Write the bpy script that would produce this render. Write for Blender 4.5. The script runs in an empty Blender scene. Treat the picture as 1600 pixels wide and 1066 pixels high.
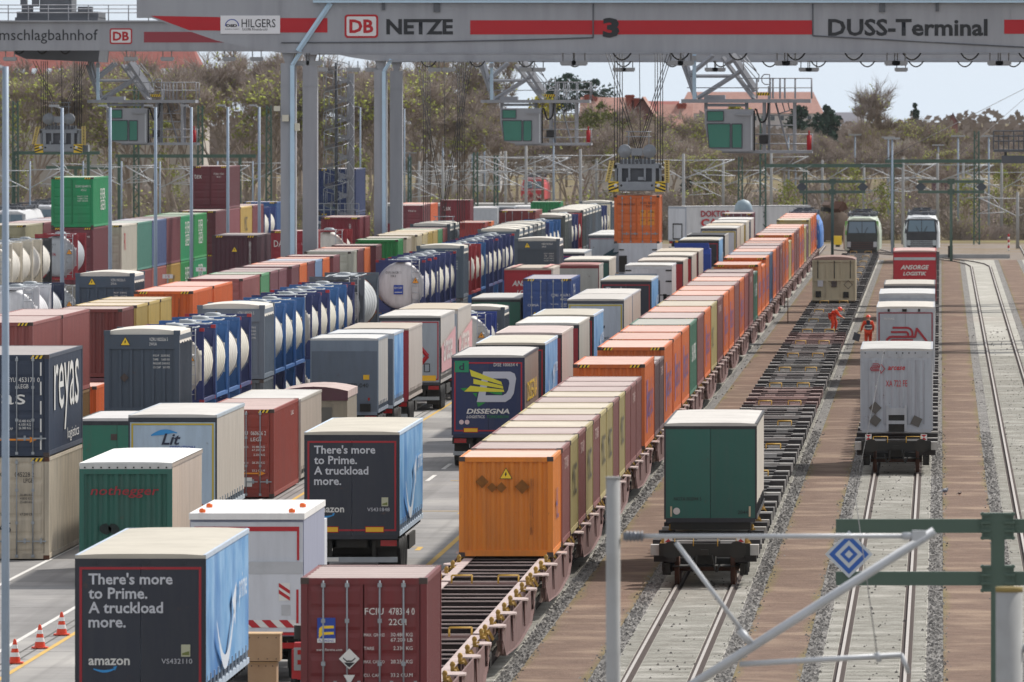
import bpy, math, random
from mathutils import Vector, Matrix
random.seed(7)
R = math.radians
scene = bpy.context.scene
COL = scene.collection

# ---------------------------------------------------------------- camera, world, sun, exposure
H = 12.95          # eye height above the rails
F = 17000.0        # focal length in photo pixels (a long tele lens)
VX, VY = 1470.0, 162.0
cam = bpy.data.cameras.new('camera')
cam.sensor_width = 36.0
cam.lens = F/1600*36
cam.shift_x = (800-VX)/1600
cam.shift_y = (VY-533)/1600
cam.clip_start = 1.0
cam.clip_end = 20000
cam.dof.use_dof = True
cam.dof.focus_distance = 330
cam.dof.aperture_fstop = 7.1
co = bpy.data.objects.new('camera', cam)
co.location = (0, 0, H)
co.rotation_euler = (R(90), 0, 0)
COL.objects.link(co)
scene.camera = co

SUN_EL, SUN_AZ = 46, 38            # azimuth from +Y (straight ahead) towards +X (right)
w = bpy.data.worlds.new('World')
scene.world = w
w.use_nodes = True
nt = w.node_tree
bg = nt.nodes['Background']
sky = nt.nodes.new('ShaderNodeTexSky')
sky.sky_type = 'NISHITA'
sky.sun_disc = False
sky.sun_elevation = R(SUN_EL)
sky.sun_rotation = R(SUN_AZ)
sky.air_density = 1.0
sky.dust_density = 1.2
sky.ozone_density = 2.0
# thin bright cloud veil over the clear sky, densest towards the horizon
tcw = nt.nodes.new('ShaderNodeTexCoord')
sep = nt.nodes.new('ShaderNodeSeparateXYZ')
nt.links.new(tcw.outputs['Generated'], sep.inputs[0])
rampw = nt.nodes.new('ShaderNodeMapRange')
rampw.inputs['From Min'].default_value = 0.0; rampw.inputs['From Max'].default_value = 0.7
rampw.inputs['To Min'].default_value = 0.95; rampw.inputs['To Max'].default_value = 0.6
nt.links.new(sep.outputs['Z'], rampw.inputs['Value'])
cn = nt.nodes.new('ShaderNodeTexNoise'); cn.inputs['Scale'].default_value = 3.0; cn.inputs['Detail'].default_value = 6
nt.links.new(tcw.outputs['Generated'], cn.inputs['Vector'])
cmr = nt.nodes.new('ShaderNodeMapRange'); cmr.inputs['To Min'].default_value = 0.8; cmr.inputs['To Max'].default_value = 1.1
nt.links.new(cn.outputs['Fac'], cmr.inputs['Value'])
vm = nt.nodes.new('ShaderNodeVectorMath'); vm.operation = 'SCALE'
cramp = nt.nodes.new('ShaderNodeMapRange'); cramp.inputs['From Max'].default_value = 0.10
nt.links.new(sep.outputs['Z'], cramp.inputs['Value'])
cmix = nt.nodes.new('ShaderNodeMix'); cmix.data_type = 'RGBA'
cmix.inputs[6].default_value = (5.75, 6.5, 7.35, 1); cmix.inputs[7].default_value = (7.0, 6.9, 6.85, 1)
nt.links.new(cramp.outputs[0], cmix.inputs[0])
nt.links.new(cmix.outputs[2], vm.inputs[0])
nt.links.new(cmr.outputs[0], vm.inputs['Scale'])
mixw = nt.nodes.new('ShaderNodeMix'); mixw.data_type = 'RGBA'
nt.links.new(rampw.outputs[0], mixw.inputs[0]); nt.links.new(sky.outputs[0], mixw.inputs[6]); nt.links.new(vm.outputs[0], mixw.inputs[7])
nt.links.new(mixw.outputs[2], bg.inputs[0])
bg.inputs[1].default_value = 0.102
sl = bpy.data.lights.new('sun', 'SUN')
sl.energy = 3.2
sl.angle = R(3.0)
sl.color = (1.0, 0.95, 0.88)
so = bpy.data.objects.new('sun', sl)
d = Vector((math.sin(R(SUN_AZ))*math.cos(R(SUN_EL)), math.cos(R(SUN_AZ))*math.cos(R(SUN_EL)), math.sin(R(SUN_EL))))
so.rotation_euler = d.to_track_quat('Z', 'Y').to_euler()
so.location = (200, 600, 300)
COL.objects.link(so)
scene.view_settings.view_transform = 'Standard'
scene.view_settings.look = 'None'
scene.view_settings.exposure = 0.45
scene.view_settings.gamma = 1.0
scene.cycles.max_bounces = 5
scene.cycles.diffuse_bounces = 3
scene.cycles.glossy_bounces = 2
scene.cycles.transmission_bounces = 3
scene.cycles.volume_bounces = 0

# ---------------------------------------------------------------- helpers
def at(px, s, Z=0.0):
    return ((px-VX)/s, F/s, Z)
def sy(y, Z=0.0):                     # scale (px per metre) of a point seen at row y that is Z high
    return (y-VY)/(H-Z)
ORD = ['first','second','third','fourth','fifth','sixth','seventh','eighth','ninth','tenth','eleventh','twelfth','thirteenth','fourteenth','fifteenth','sixteenth','seventeenth','eighteenth','nineteenth','twentieth']
TENS = {2:'twenty', 3:'thirty', 4:'forty', 5:'fifty', 6:'sixty'}
TENTH = {2:'twentieth', 3:'thirtieth', 4:'fortieth', 5:'fiftieth', 6:'sixtieth'}
def nth(i):                            # 1 -> first
    if i <= 20: return ORD[i-1]
    t, u = divmod(i, 10)
    return TENTH[t] if u == 0 else TENS[t]+'-'+ORD[u-1]

class MB:
    def __init__(s): s.v=[]; s.f=[]; s.m=[]; s.s=[]
    def face(s, pts, m=0, sm=False):
        i=len(s.v); s.v.extend([tuple(p) for p in pts]); s.f.append(list(range(i,i+len(pts)))); s.m.append(m); s.s.append(sm); return s
    def box(s, x0,y0,z0,x1,y1,z1,m=0):
        i=len(s.v)
        s.v += [(x0,y0,z0),(x1,y0,z0),(x1,y1,z0),(x0,y1,z0),(x0,y0,z1),(x1,y0,z1),(x1,y1,z1),(x0,y1,z1)]
        for q in ((0,3,2,1),(4,5,6,7),(0,1,5,4),(1,2,6,5),(2,3,7,6),(3,0,4,7)):
            s.f.append([i+k for k in q]); s.m.append(m); s.s.append(False)
        return s
    def tube(s,p,q,r,n=6,m=0,r2=None,cap=True,sm=True):
        p=Vector(p); q=Vector(q); r2=r if r2 is None else r2
        d=q-p
        if d.length<1e-6: return s
        d.normalize()
        a=Vector((0,0,1)) if abs(d.z)<0.9 else Vector((1,0,0))
        u=d.cross(a).normalized(); w_=d.cross(u)
        i=len(s.v)
        for k in range(n):
            t=2*math.pi*k/n; c=u*math.cos(t)+w_*math.sin(t)
            s.v.append(tuple(p+c*r)); s.v.append(tuple(q+c*r2))
        for k in range(n):
            j=(k+1)%n
            s.f.append([i+2*k,i+2*k+1,i+2*j+1,i+2*j]); s.m.append(m); s.s.append(sm)
        if cap:
            s.f.append([i+2*k for k in range(n)]); s.m.append(m); s.s.append(False)
            s.f.append([i+2*k+1 for k in reversed(range(n))]); s.m.append(m); s.s.append(False)
        return s
    def path(s,pts,r,n=6,m=0):
        for a,b in zip(pts[:-1],pts[1:]): s.tube(a,b,r,n,m)
        return s
    def bar(s,p,q,wd,m=0):            # square bar between two points
        return s.tube(p,q,wd*0.7071,4,m,sm=False)
    def prism(s,pts,ax,a,b,m=0,sm=False):   # 2-D outline extruded along an axis
        def P(u,v,t): return {'x':(t,u,v),'y':(u,t,v),'z':(u,v,t)}[ax]
        n=len(pts); i=len(s.v)
        for (u,v) in pts: s.v.append(P(u,v,a))
        for (u,v) in pts: s.v.append(P(u,v,b))
        s.f.append([i+k for k in range(n)]); s.m.append(m); s.s.append(False)
        s.f.append([i+n+k for k in reversed(range(n))]); s.m.append(m); s.s.append(False)
        for k in range(n):
            j=(k+1)%n
            s.f.append([i+k,i+n+k,i+n+j,i+j]); s.m.append(m); s.s.append(sm)
        return s
    def lathe(s,prof,c,ax='y',n=20,m=0):    # prof: list of (t, r)
        i=len(s.v)
        for (t,r) in prof:
            for k in range(n):
                a=2*math.pi*k/n; u,v=r*math.cos(a),r*math.sin(a)
                s.v.append({'y':(c[0]+u,c[1]+t,c[2]+v),'x':(c[0]+t,c[1]+u,c[2]+v),'z':(c[0]+u,c[1]+v,c[2]+t)}[ax])
        for j in range(len(prof)-1):
            for k in range(n):
                k2=(k+1)%n
                s.f.append([i+j*n+k,i+j*n+k2,i+(j+1)*n+k2,i+(j+1)*n+k]); s.m.append(m); s.s.append(True)
        return s
    def mesh(s,name,nm=None):
        me=bpy.data.meshes.new(name)
        me.from_pydata(s.v,[],s.f)
        nm = nm or (max(s.m)+1 if s.m else 1)
        for _ in range(nm): me.materials.append(None)
        me.polygons.foreach_set('material_index',s.m)
        me.polygons.foreach_set('use_smooth',s.s)
        me.update()
        return me

def obj(name, me, mats, parent=None, loc=(0,0,0), rz=0.0):
    if isinstance(me, MB): me = me.mesh(name)
    o=bpy.data.objects.new(name, me)
    COL.objects.link(o)
    if not isinstance(mats,(list,tuple)): mats=[mats]
    for i in range(len(me.materials)):
        o.material_slots[i].link='OBJECT'
        o.material_slots[i].material=mats[min(i,len(mats)-1)]
    o.location=loc
    o.rotation_euler=(0,0,rz)
    if parent: o.parent=parent
    return o
def tag(o,label,cat,group=None,kind=None):
    if label: o['label']=label
    if cat: o['category']=cat
    if group: o['group']=group
    if kind: o['kind']=kind
    return o
def thing(name,label,cat,loc=(0,0,0),rz=0.0,group=None):
    o=bpy.data.objects.new(name,None); COL.objects.link(o)
    o.empty_display_size=0.5
    o.location=loc; o.rotation_euler=(0,0,rz)
    return tag(o,label,cat,group)
def dup(root,loc,label,rz=None,group=None):
    r=root.copy(); COL.objects.link(r); r.location=loc
    if rz is not None: r.rotation_euler=(0,0,rz)
    r['label']=label
    if group: r['group']=group
    for ch in list(root.children):
        c=ch.copy(); COL.objects.link(c); c.parent=r
        for g in list(ch.children):
            e=g.copy(); COL.objects.link(e); e.parent=c
    return r
CACHE={}
def cached(key,fn):
    if key not in CACHE: CACHE[key]=fn()
    return CACHE[key]

# ---------------------------------------------------------------- text
def text_mesh(txt,w=None,h=None,bold=0.0,shear=0.0,align='L',dep=0.004):
    key=('txt',txt,w,h,bold,shear,align)
    if key in CACHE: return CACHE[key]
    cu=bpy.data.curves.new('lettering','FONT')
    cu.body=txt; cu.size=1.0; cu.resolution_u=2; cu.offset=bold; cu.shear=shear; cu.extrude=0.0
    ob=bpy.data.objects.new('lettering_source',cu)
    me=bpy.data.meshes.new_from_object(ob)
    bpy.data.objects.remove(ob); bpy.data.curves.remove(cu)
    vs=[v.co.copy() for v in me.vertices]
    if vs:
        x0=min(v.x for v in vs); x1=max(v.x for v in vs); y0=min(v.y for v in vs); y1=max(v.y for v in vs)
        sx=(w/(x1-x0)) if w else None; syy=(h/(y1-y0)) if h else None
        if sx is None: sx=syy
        if syy is None: syy=sx
        tw=(x1-x0)*sx
        off={'L':0,'C':-tw/2,'R':-tw}[align]
        for v,c in zip(me.vertices,vs):
            v.co=((c.x-x0)*sx+off,0.0,(c.y-y0)*syy)
    me.materials.clear(); me.materials.append(None)
    me.update()
    CACHE[key]=me
    return me
def front_text(parent,txt,x,z,w,h,mat,y=-0.02,bold=0.0,shear=0.0,align='L',name='lettering'):
    return obj(name,text_mesh(txt,w,h,bold,shear,align),mat,parent,(x,y,z))
def side_text(parent,txt,y,z,w,h,mat,x=1.235,bold=0.0,shear=0.0,align='L',name='lettering'):
    return obj(name,text_mesh(txt,w,h,bold,shear,align),mat,parent,(x,y,z),R(90))

# ---------------------------------------------------------------- materials
MATS={}
def lin(c):
    return tuple(((v/12.92) if v<=0.04045 else ((v+0.055)/1.055)**2.4) for v in c)
def hexc(h): return lin(tuple(int(h[i:i+2],16)/255 for i in (0,2,4)))
def mat(name,col,rough=0.5,metal=0.0,dirt=0.0,dirtcol=(0.10,0.07,0.05),scale=1.5,streak=False,bump=0.0,bscale=8,var=0.0,spec=0.5,emit=None,rust=0.0):
    if name in MATS: return MATS[name]
    m=bpy.data.materials.new(name); m.use_nodes=True
    n=m.node_tree.nodes; l=m.node_tree.links
    b=n['Principled BSDF']
    b.inputs['Base Color'].default_value=(*col,1)
    b.inputs['Roughness'].default_value=rough
    b.inputs['Metallic'].default_value=metal
    b.inputs['Specular IOR Level'].default_value=spec
    src=None
    if dirt>0 or var>0 or bump>0:
        tc=n.new('ShaderNodeTexCoord')
        oi=n.new('ShaderNodeObjectInfo')
        add=n.new('ShaderNodeVectorMath'); add.operation='ADD'
        mul=n.new('ShaderNodeMath'); mul.operation='MULTIPLY'; mul.inputs[1].default_value=37.0
        l.new(oi.outputs['Random'],mul.inputs[0])
        l.new(tc.outputs['Object'],add.inputs[0]); l.new(mul.outputs[0],add.inputs[1])
        vec=add.outputs[0]
    colout=None
    if var>0:
        hsv=n.new('ShaderNodeHueSaturation'); hsv.inputs['Color'].default_value=(*col,1)
        mr=n.new('ShaderNodeMapRange'); mr.inputs['To Min'].default_value=1-var; mr.inputs['To Max'].default_value=1+var
        l.new(oi.outputs['Random'],mr.inputs['Value']); l.new(mr.outputs[0],hsv.inputs['Value'])
        colout=hsv.outputs[0]
    if dirt>0:
        mp=n.new('ShaderNodeMapping'); mp.inputs['Scale'].default_value=(scale*(4 if streak else 1),scale*(4 if streak else 1),scale*(0.5 if streak else 1))
        l.new(vec,mp.inputs[0])
        no=n.new('ShaderNodeTexNoise'); no.inputs['Scale'].default_value=1.0; no.inputs['Detail'].default_value=6; no.inputs['Roughness'].default_value=0.65
        l.new(mp.outputs[0],no.inputs['Vector'])
        cr=n.new('ShaderNodeMapRange'); cr.inputs['From Min'].default_value=0.42; cr.inputs['From Max'].default_value=0.72; cr.inputs['To Max'].default_value=dirt
        l.new(no.outputs['Fac'],cr.inputs['Value'])
        mx=n.new('ShaderNodeMix'); mx.data_type='RGBA'
        mx.inputs[6].default_value=(*col,1); mx.inputs[7].default_value=(*dirtcol,1)
        if colout is not None: l.new(colout,mx.inputs[6])
        l.new(cr.outputs[0],mx.inputs[0])
        colout=mx.outputs[2]
        rr=n.new('ShaderNodeMapRange'); rr.inputs['To Min'].default_value=rough; rr.inputs['To Max'].default_value=min(1,rough+0.3)
        l.new(no.outputs['Fac'],rr.inputs['Value']); l.new(rr.outputs[0],b.inputs['Roughness'])
    if rust>0:
        nr=n.new('ShaderNodeTexNoise'); nr.inputs['Scale'].default_value=2.6; nr.inputs['Detail'].default_value=7; nr.inputs['Roughness'].default_value=0.75
        l.new(vec,nr.inputs['Vector'])
        mrr=n.new('ShaderNodeMapRange'); mrr.inputs['From Min'].default_value=0.63; mrr.inputs['From Max'].default_value=0.70; mrr.inputs['To Max'].default_value=rust
        l.new(nr.outputs['Fac'],mrr.inputs['Value'])
        mxr=n.new('ShaderNodeMix'); mxr.data_type='RGBA'; l.new(mrr.outputs[0],mxr.inputs[0])
        if colout is not None: l.new(colout,mxr.inputs[6])
        else: mxr.inputs[6].default_value=(*col,1)
        mxr.inputs[7].default_value=(0.09,0.05,0.035,1); colout=mxr.outputs[2]
    if colout is not None: l.new(colout,b.inputs['Base Color'])
    if bump>0:
        nb=n.new('ShaderNodeTexNoise'); nb.inputs['Scale'].default_value=bscale; nb.inputs['Detail'].default_value=4
        l.new(vec,nb.inputs['Vector'])
        bp=n.new('ShaderNodeBump'); bp.inputs['Strength'].default_value=bump; bp.inputs['Distance'].default_value=0.05
        l.new(nb.outputs['Fac'],bp.inputs['Height']); l.new(bp.outputs[0],b.inputs['Normal'])
    if emit:
        b.inputs['Emission Color'].default_value=(*emit[0],1); b.inputs['Emission Strength'].default_value=emit[1]
    MATS[name]=m
    return m
PAINT={}
def dim(h,k): return ''.join('%02x'%int(int(h[i:i+2],16)*k) for i in (0,2,4))
def paint(h,dirt=0.35,rough=0.42):
    if isinstance(h,bpy.types.Material): return h
    k=(h,dirt,rough)
    if k not in PAINT:
        PAINT[k]=mat('paint_'+h+str(dirt)+str(rough),hexc(h),rough,0,min(0.8,dirt*1.4),dirtcol=tuple(0.45*c+0.045 for c in hexc(h)),scale=0.8,streak=True,bump=0.3,bscale=1.6,var=0.12,rust=0.55 if dirt>=0.3 else 0.15)
    return PAINT[k]
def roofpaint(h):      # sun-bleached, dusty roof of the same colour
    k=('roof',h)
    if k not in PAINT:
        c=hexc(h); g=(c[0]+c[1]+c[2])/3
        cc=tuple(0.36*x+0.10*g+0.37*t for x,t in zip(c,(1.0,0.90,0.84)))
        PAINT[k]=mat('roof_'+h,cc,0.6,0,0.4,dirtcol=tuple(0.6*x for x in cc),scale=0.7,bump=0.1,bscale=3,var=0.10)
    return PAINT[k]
WHITE=mat('white_lettering',hexc('d8d8d4'),0.5)
BLACK=mat('black_lettering',hexc('17191c'),0.5)
DKBLUE=mat('navy_lettering',hexc('1d2740'),0.5)
REDL=mat('red_lettering',hexc('b01c26'),0.5)
YEL=mat('yellow_lettering',hexc('e8c32a'),0.5)
ORG=mat('orange_lettering',hexc('e08a20'),0.5)
GRNL=mat('green_lettering',hexc('1f8a3c'),0.5)
BLUL=mat('blue_lettering',hexc('1c3f9a'),0.5)
SKYL=mat('sky_blue_lettering',hexc('2f8fd0'),0.5)
PALE=mat('faded_pink_lettering',hexc('c77f80'),0.6)
RUST=mat('rust',hexc('5a3a2a'),0.8,0,0.5,dirtcol=hexc('3a2419'))
STEEL=mat('galvanised_steel',hexc('9ba1a6'),0.45,0.4,0.3,dirtcol=hexc('6d7074'))
CASTING=mat('corner_steel',hexc('4a3f3b'),0.7,0.2)
DARK=mat('dark_underframe',hexc('22221f'),0.75,0,0.4,dirtcol=hexc('3b342c'))
RUBBER=mat('tyre_rubber',hexc('1b1b1c'),0.85)
TAIL=mat('red_tail_lamp',hexc('a01518'),0.25)
AMBER=mat('amber_beacon',hexc('e8661e'),0.25)
PLATEY=mat('yellow_marker_plate',hexc('e8b41c'),0.4)
GLASS=mat('dark_glass',hexc('10161a'),0.08)
ALU=mat('aluminium',hexc('b9bcc0'),0.35,0.6,0.25,dirtcol=hexc('7b7d80'))
GOLD=mat('yellow_steel_fittings',hexc('a8843a'),0.55,0.2,0.4,dirtcol=hexc('5a4526'))
HANDLE=mat('yellow_handrail',hexc('c49a3c'),0.5,0,0.2)
# ---------------------------------------------------------------- freight containers
def corrugate(mb, length, h0, h1, put, pitch=0.278, depth=0.036, m=0):
    """trapezoid corrugation along t; put(t, d, z) -> point"""
    n=max(1,int(round(length/pitch))); p=length/n
    prof=[]
    for k in range(n):
        a=k*p
        prof += [(a,0),(a+0.26*p,0),(a+0.5*p,depth),(a+0.76*p,depth)]
    prof.append((length,0))
    for (t0,d0),(t1,d1) in zip(prof[:-1],prof[1:]):
        mb.face([put(t0,d0,h0),put(t1,d1,h0),put(t1,d1,h1),put(t0,d0,h1)],m)
def cont_body(L,Hc,W=2.438):
    def mk():
        mb=MB(); x=W/2
        corrugate(mb,L-0.24,0.16,Hc-0.10,lambda t,d,z:(x-0.012-d,0.12+t,z))
        corrugate(mb,L-0.24,0.16,Hc-0.10,lambda t,d,z:(-x+0.012+d,L-0.12-t,z))
        mb.face([(x,L-0.05,0.1),(-x,L-0.05,0.1),(-x,L-0.05,Hc-0.1),(x,L-0.05,Hc-0.1)])
        mb.face([(-x,0.1,0.12),(-x,L-0.1,0.12),(x,L-0.1,0.12),(x,0.1,0.12)])
        return mb.mesh('body')
    return cached(('cb',L,Hc,W),mk)
def cont_frame(L,Hc,W=2.438):
    def mk():
        mb=MB(); x=W/2
        for sx in (-1,1):
            a,b=sorted((sx*x,sx*(x-0.07)))
            mb.box(a,0.18,0.03,b,L-0.18,0.16); mb.box(a,0.18,Hc-0.10,b,L-0.18,Hc-0.005)
            a,b=sorted((sx*x,sx*(x-0.13)))
            for y0 in (0.0,L-0.13): mb.box(a,y0,0.12,b,y0+0.13,Hc-0.12)
        for y0 in (0.0,L-0.12):
            mb.box(-x+0.13,y0+0.004,0.02,x-0.13,y0+0.12,0.17); mb.box(-x+0.13,y0+0.004,Hc-0.13,x-0.13,y0+0.12,Hc-0.006)
        for sx in (-1,1):
            for y0 in (-0.006,L-0.172):
                for z0 in (0,Hc-0.118):
                    a,b=sorted((sx*(x+0.006),sx*(x-0.156)))
                    mb.box(a,y0,z0,b,y0+0.178,z0+0.118,1)
        return mb.mesh('frame')
    return cached(('cf',L,Hc,W),mk)
def cont_roof(L,Hc,W=2.438):
    def mk():
        mb=MB(); x=W/2-0.06
        n=int(L/0.9); p=(L-0.3)/n
        prof=[]
        for k in range(n):
            a=0.15+k*p
            prof += [(a,0),(a+0.42*p,0),(a+0.5*p,-0.018),(a+0.92*p,-0.018)]
        prof.append((L-0.15,0))
        for (t0,d0),(t1,d1) in zip(prof[:-1],prof[1:]):
            mb.face([(-x,t0,Hc-0.012+d0),(x,t0,Hc-0.012+d0),(x,t1,Hc-0.012+d1),(-x,t1,Hc-0.012+d1)])
        for y0 in (0.13,L-0.3): mb.box(-x,y0,Hc-0.05,x,y0+0.17,Hc-0.008)
        return mb.mesh('roof')
    return cached(('cr',L,Hc,W),mk)
def cont_wall(Hc,W=2.438):
    def mk():
        mb=MB(); x=W/2-0.13
        corrugate(mb,2*x,0.16,Hc-0.12,lambda t,d,z:(-x+t,0.03+d,z),0.235,0.045)
        return mb.mesh('front_wall')
    return cached(('cw',Hc,W),mk)
def cont_door(Hc,W=2.438):
    def mk():
        mb=MB(); wd=W/2-0.14
        h=Hc-0.36; n=5; p=h/n
        mb.box(0,0.022,0.17,wd-0.012,0.07,Hc-0.13)
        for k in range(n):       # shallow pressed panels
            z=0.2+k*p+0.04
            mb.face([(0.05,0.0215,z),(wd-0.06,0.0215,z),(wd-0.08,0.004,z+0.07),(0.07,0.004,z+0.07)])
            mb.face([(0.07,0.004,z+0.07),(wd-0.08,0.004,z+0.07),(wd-0.08,0.004,z+p-0.14),(0.07,0.004,z+p-0.14)])
            mb.face([(0.07,0.004,z+p-0.14),(wd-0.08,0.004,z+p-0.14),(wd-0.06,0.0215,z+p-0.06),(0.05,0.0215,z+p-0.06)])
        return mb.mesh('door')
    return cached(('cd',Hc,W),mk)
def lock_rod(Hc,W=2.438):
    def mk():
        mb=MB()
        mb.tube((0,-0.03,0.06),(0,-0.03,Hc-0.05),0.019,6)
        for z in (0.10,Hc-0.14,Hc*0.36,Hc*0.68): mb.box(-0.04,-0.05,z-0.04,0.04,0.02,z+0.04)
        mb.box(0.0,-0.06,0.5,0.38,-0.035,0.54); mb.box(0.2,-0.055,0.46,0.26,0.01,0.6)
        return mb.mesh('lock_rod')
    return cached(('lr',Hc,W),mk)
def hcmark(Hc,W=2.438):
    def mk():
        mb=MB(); x=W/2
        for sx in (-1,1):
            for k in range(6):
                a=sx*(x-0.16-0.06*k); b=a-sx*0.06
                u0,u1=sorted((a,b))
                mb.face([(u0,-0.012,Hc-0.115),(u1,-0.012,Hc-0.115),(u1+0.05,-0.012,Hc-0.02),(u0+0.05,-0.012,Hc-0.02)],k%2)
        return mb.mesh('height_stripes',2)
    return cached(('hc',Hc,W),mk)
H20,H40=6.058,12.192
STD,HC=2.591,2.896
TRI=None
def tri_mesh():
    def mk():
        mb=MB()
        mb.face([(-0.17,0,0),(0.17,0,0),(0,0,0.3)],0)
        mb.face([(-0.145,-0.003,0.015),(0.145,-0.003,0.015),(0,-0.003,0.27)],1)
        mb.face([(-0.015,-0.006,0.06),(0.02,-0.006,0.12),(0.0,-0.006,0.2),(-0.03,-0.006,0.12)],0)
        return mb.mesh('hazard_triangle',2)
    return cached('tri',mk)
def container(X,Y,Z,L,Hc,col,kind,label,group=None,texts=(),side=(),marks=None,tri=None,rods=True,cat='container',name='freight_container',casting=None,dirt=0.35,doorcol=None):
    t=thing(name,label,cat,(X,Y,Z),0,group)
    p=paint(col,dirt); 
    obj('body',cont_body(L,Hc),p,t)
    obj('frame',cont_frame(L,Hc),[p,casting or CASTING],t)
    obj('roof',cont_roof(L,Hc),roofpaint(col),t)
    if kind=='wall': obj('front_wall',cont_wall(Hc),p,t)
    elif kind=='door':
        pd=paint(doorcol,dirt) if doorcol else p
        for sx in (-1,1):
            d=obj('door',cont_door(Hc),pd,t,(-1.085 if sx<0 else 0.006,0,0))
            if rods:
                for xx in (0.30,0.76): obj('lock_rod',lock_rod(Hc),STEEL,d,(xx,0,0))
    else: obj('front_wall',cached(('fw',Hc),lambda:MB().box(-1.09,0.03,0.16,1.09,0.06,Hc-0.12).mesh('front_wall')),p,t)
    if marks is None: marks = Hc>2.7
    if marks: obj('height_stripes',hcmark(Hc),[BLACK,YEL],t)
    for (s,x,z,w_,h_,m) in texts: front_text(t,s,x,z,w_,h_,m,-0.02)
    for (s,y,z,w_,h_,m) in side: side_text(t,s,y,z,w_,h_,m)
    if tri: obj('hazard_sign',tri_mesh(),[BLACK,YEL],t,(tri[0],-0.02,tri[1]))
    return t
def idtexts(code,size,m,x=0.12,zt=2.15):
    a,b=code
    return [(a,x,zt,0.36,0.13,m),(b,x+0.46,zt,0.50,0.13,m),(size,x+0.46,zt-0.2,0.34,0.12,m),
            ('MAX. GROSS',x-0.02,zt-0.42,0.4,0.06,m),('30.480 KG',x+0.5,zt-0.42,0.42,0.07,m),('67.200 LB',x+0.5,zt-0.52,0.42,0.07,m),
            ('TARE',x-0.02,zt-0.68,0.2,0.06,m),('2.230 KG',x+0.55,zt-0.68,0.37,0.07,m),
            ('MAX. CARGO',x-0.02,zt-0.94,0.4,0.06,m),('28.250 KG',x+0.5,zt-0.94,0.42,0.07,m),
            ('CU. CAP.',x-0.02,zt-1.2,0.32,0.06,m),('33.2 CU.M',x+0.5,zt-1.2,0.42,0.07,m)]

# ---------------------------------------------------------------- tank containers
def tank_mesh(L=H20,Hc=STD,r=1.16):
    def mk():
        mb=MB(); e=0.28
        prof=[(0.04,0.0),(0.055,0.45*r),(0.10,0.75*r),(0.18,0.92*r),(e,r)]
        for k in range(1,6): prof.append((e+(L-2*e)*k/6.0-0.05,r)); prof.append((e+(L-2*e)*k/6.0-0.04,r+0.012)); prof.append((e+(L-2*e)*k/6.0+0.04,r+0.012)); prof.append((e+(L-2*e)*k/6.0+0.05,r))
        prof += [(L-e,r),(L-0.18,0.92*r),(L-0.10,0.75*r),(L-0.055,0.45*r),(L-0.04,0)]
        mb.lathe(prof,(0,0,Hc/2+0.03),'y',30)
        return mb.mesh('tank')
    return cached(('tk',L,Hc,r),mk)
def tank_frame(L=H20,Hc=STD,W=2.438):
    def mk():
        mb=MB(); x=W/2; z=Hc/2; n=8; rr=1.175
        for y0 in (0.0,L-0.14):
            y1=y0+0.14
            for sx in (-1,1):
                a,b=sorted((sx*x,sx*(x-0.075))); mb.box(a,y0,0.118,b,y1,Hc-0.118)
                for sz in (-1,1):       # gusset plate with an arched edge
                    cx,cz=sx*(x-0.075),z+sz*(z-0.11)
                    pts=[(cx,cz)]
                    for k in range(n+1):
                        t=math.pi/2*k/n
                        t0=0.45+ (math.pi/2-0.9)*k/n
                        pts.append((sx*rr*math.cos(t0),z+sz*rr*math.sin(t0)*1.02))
                    pts=[pts[0],(cx,pts[1][1])]+[q for q in pts[1:] if abs(q[0])<=abs(cx)]+[(pts[-1][0],cz)]
                    if sx*sz<0: pts=pts[::-1]
                    mb.prism(pts,'y',y0+0.03,y1-0.03)
            mb.box(-x+0.075,y0+0.01,0.0,x-0.075,y1-0.01,0.10); mb.box(-x+0.075,y0+0.01,Hc-0.10,x-0.075,y1-0.01,Hc)
        for sx in (-1,1):
            a,b=sorted((sx*x,sx*(x-0.1))); mb.box(a,0.14,0.02,b,L-0.14,0.14)
            a,b=sorted((sx*(x-0.02),sx*(x-0.10)))
            mb.bar((sx*(x-0.06),0.1,Hc-0.2),(sx*(x-0.06),0.45,Hc*0.5),0.05); mb.bar((sx*(x-0.06),L-0.1,Hc-0.2),(sx*(x-0.06),L-0.45,Hc*0.5),0.05)
            mb.bar((sx*(x-0.06),0.1,0.15),(sx*(x-0.06),0.45,Hc*0.5),0.05); mb.bar((sx*(x-0.06),L-0.1,0.15),(sx*(x-0.06),L-0.45,Hc*0.5),0.05)
            for y0 in (-0.006,L-0.172):
                for z0 in (0,Hc-0.118):
                    a,b=sorted((sx*(x+0.006),sx*(x-0.156))); mb.box(a,y0,z0,b,y0+0.178,z0+0.118,1)
        return mb.mesh('frame')
    return cached(('tf',L,Hc,W),mk)
def tank_walk(L=H20,Hc=STD):
    def mk():
        mb=MB()
        mb.box(-0.28,0.12,Hc-0.05,0.30,L-0.12,Hc-0.02)
        mb.box(-0.75,L*0.42,Hc-0.05,0.75,L*0.58,Hc-0.022)
        mb.lathe([(0,0.3),(0.16,0.3),(0.19,0.2),(0.2,0)],(0,L*0.5,Hc-0.09),'z',12)
        mb.tube((0.66,0.2,Hc-0.06),(0.66,L-0.2,Hc-0.06),0.03,5); mb.tube((-0.66,0.2,Hc-0.06),(-0.66,L-0.2,Hc-0.06),0.03,5)
        return mb.mesh('walkway')
    return cached(('tw',L,Hc),mk)
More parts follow.
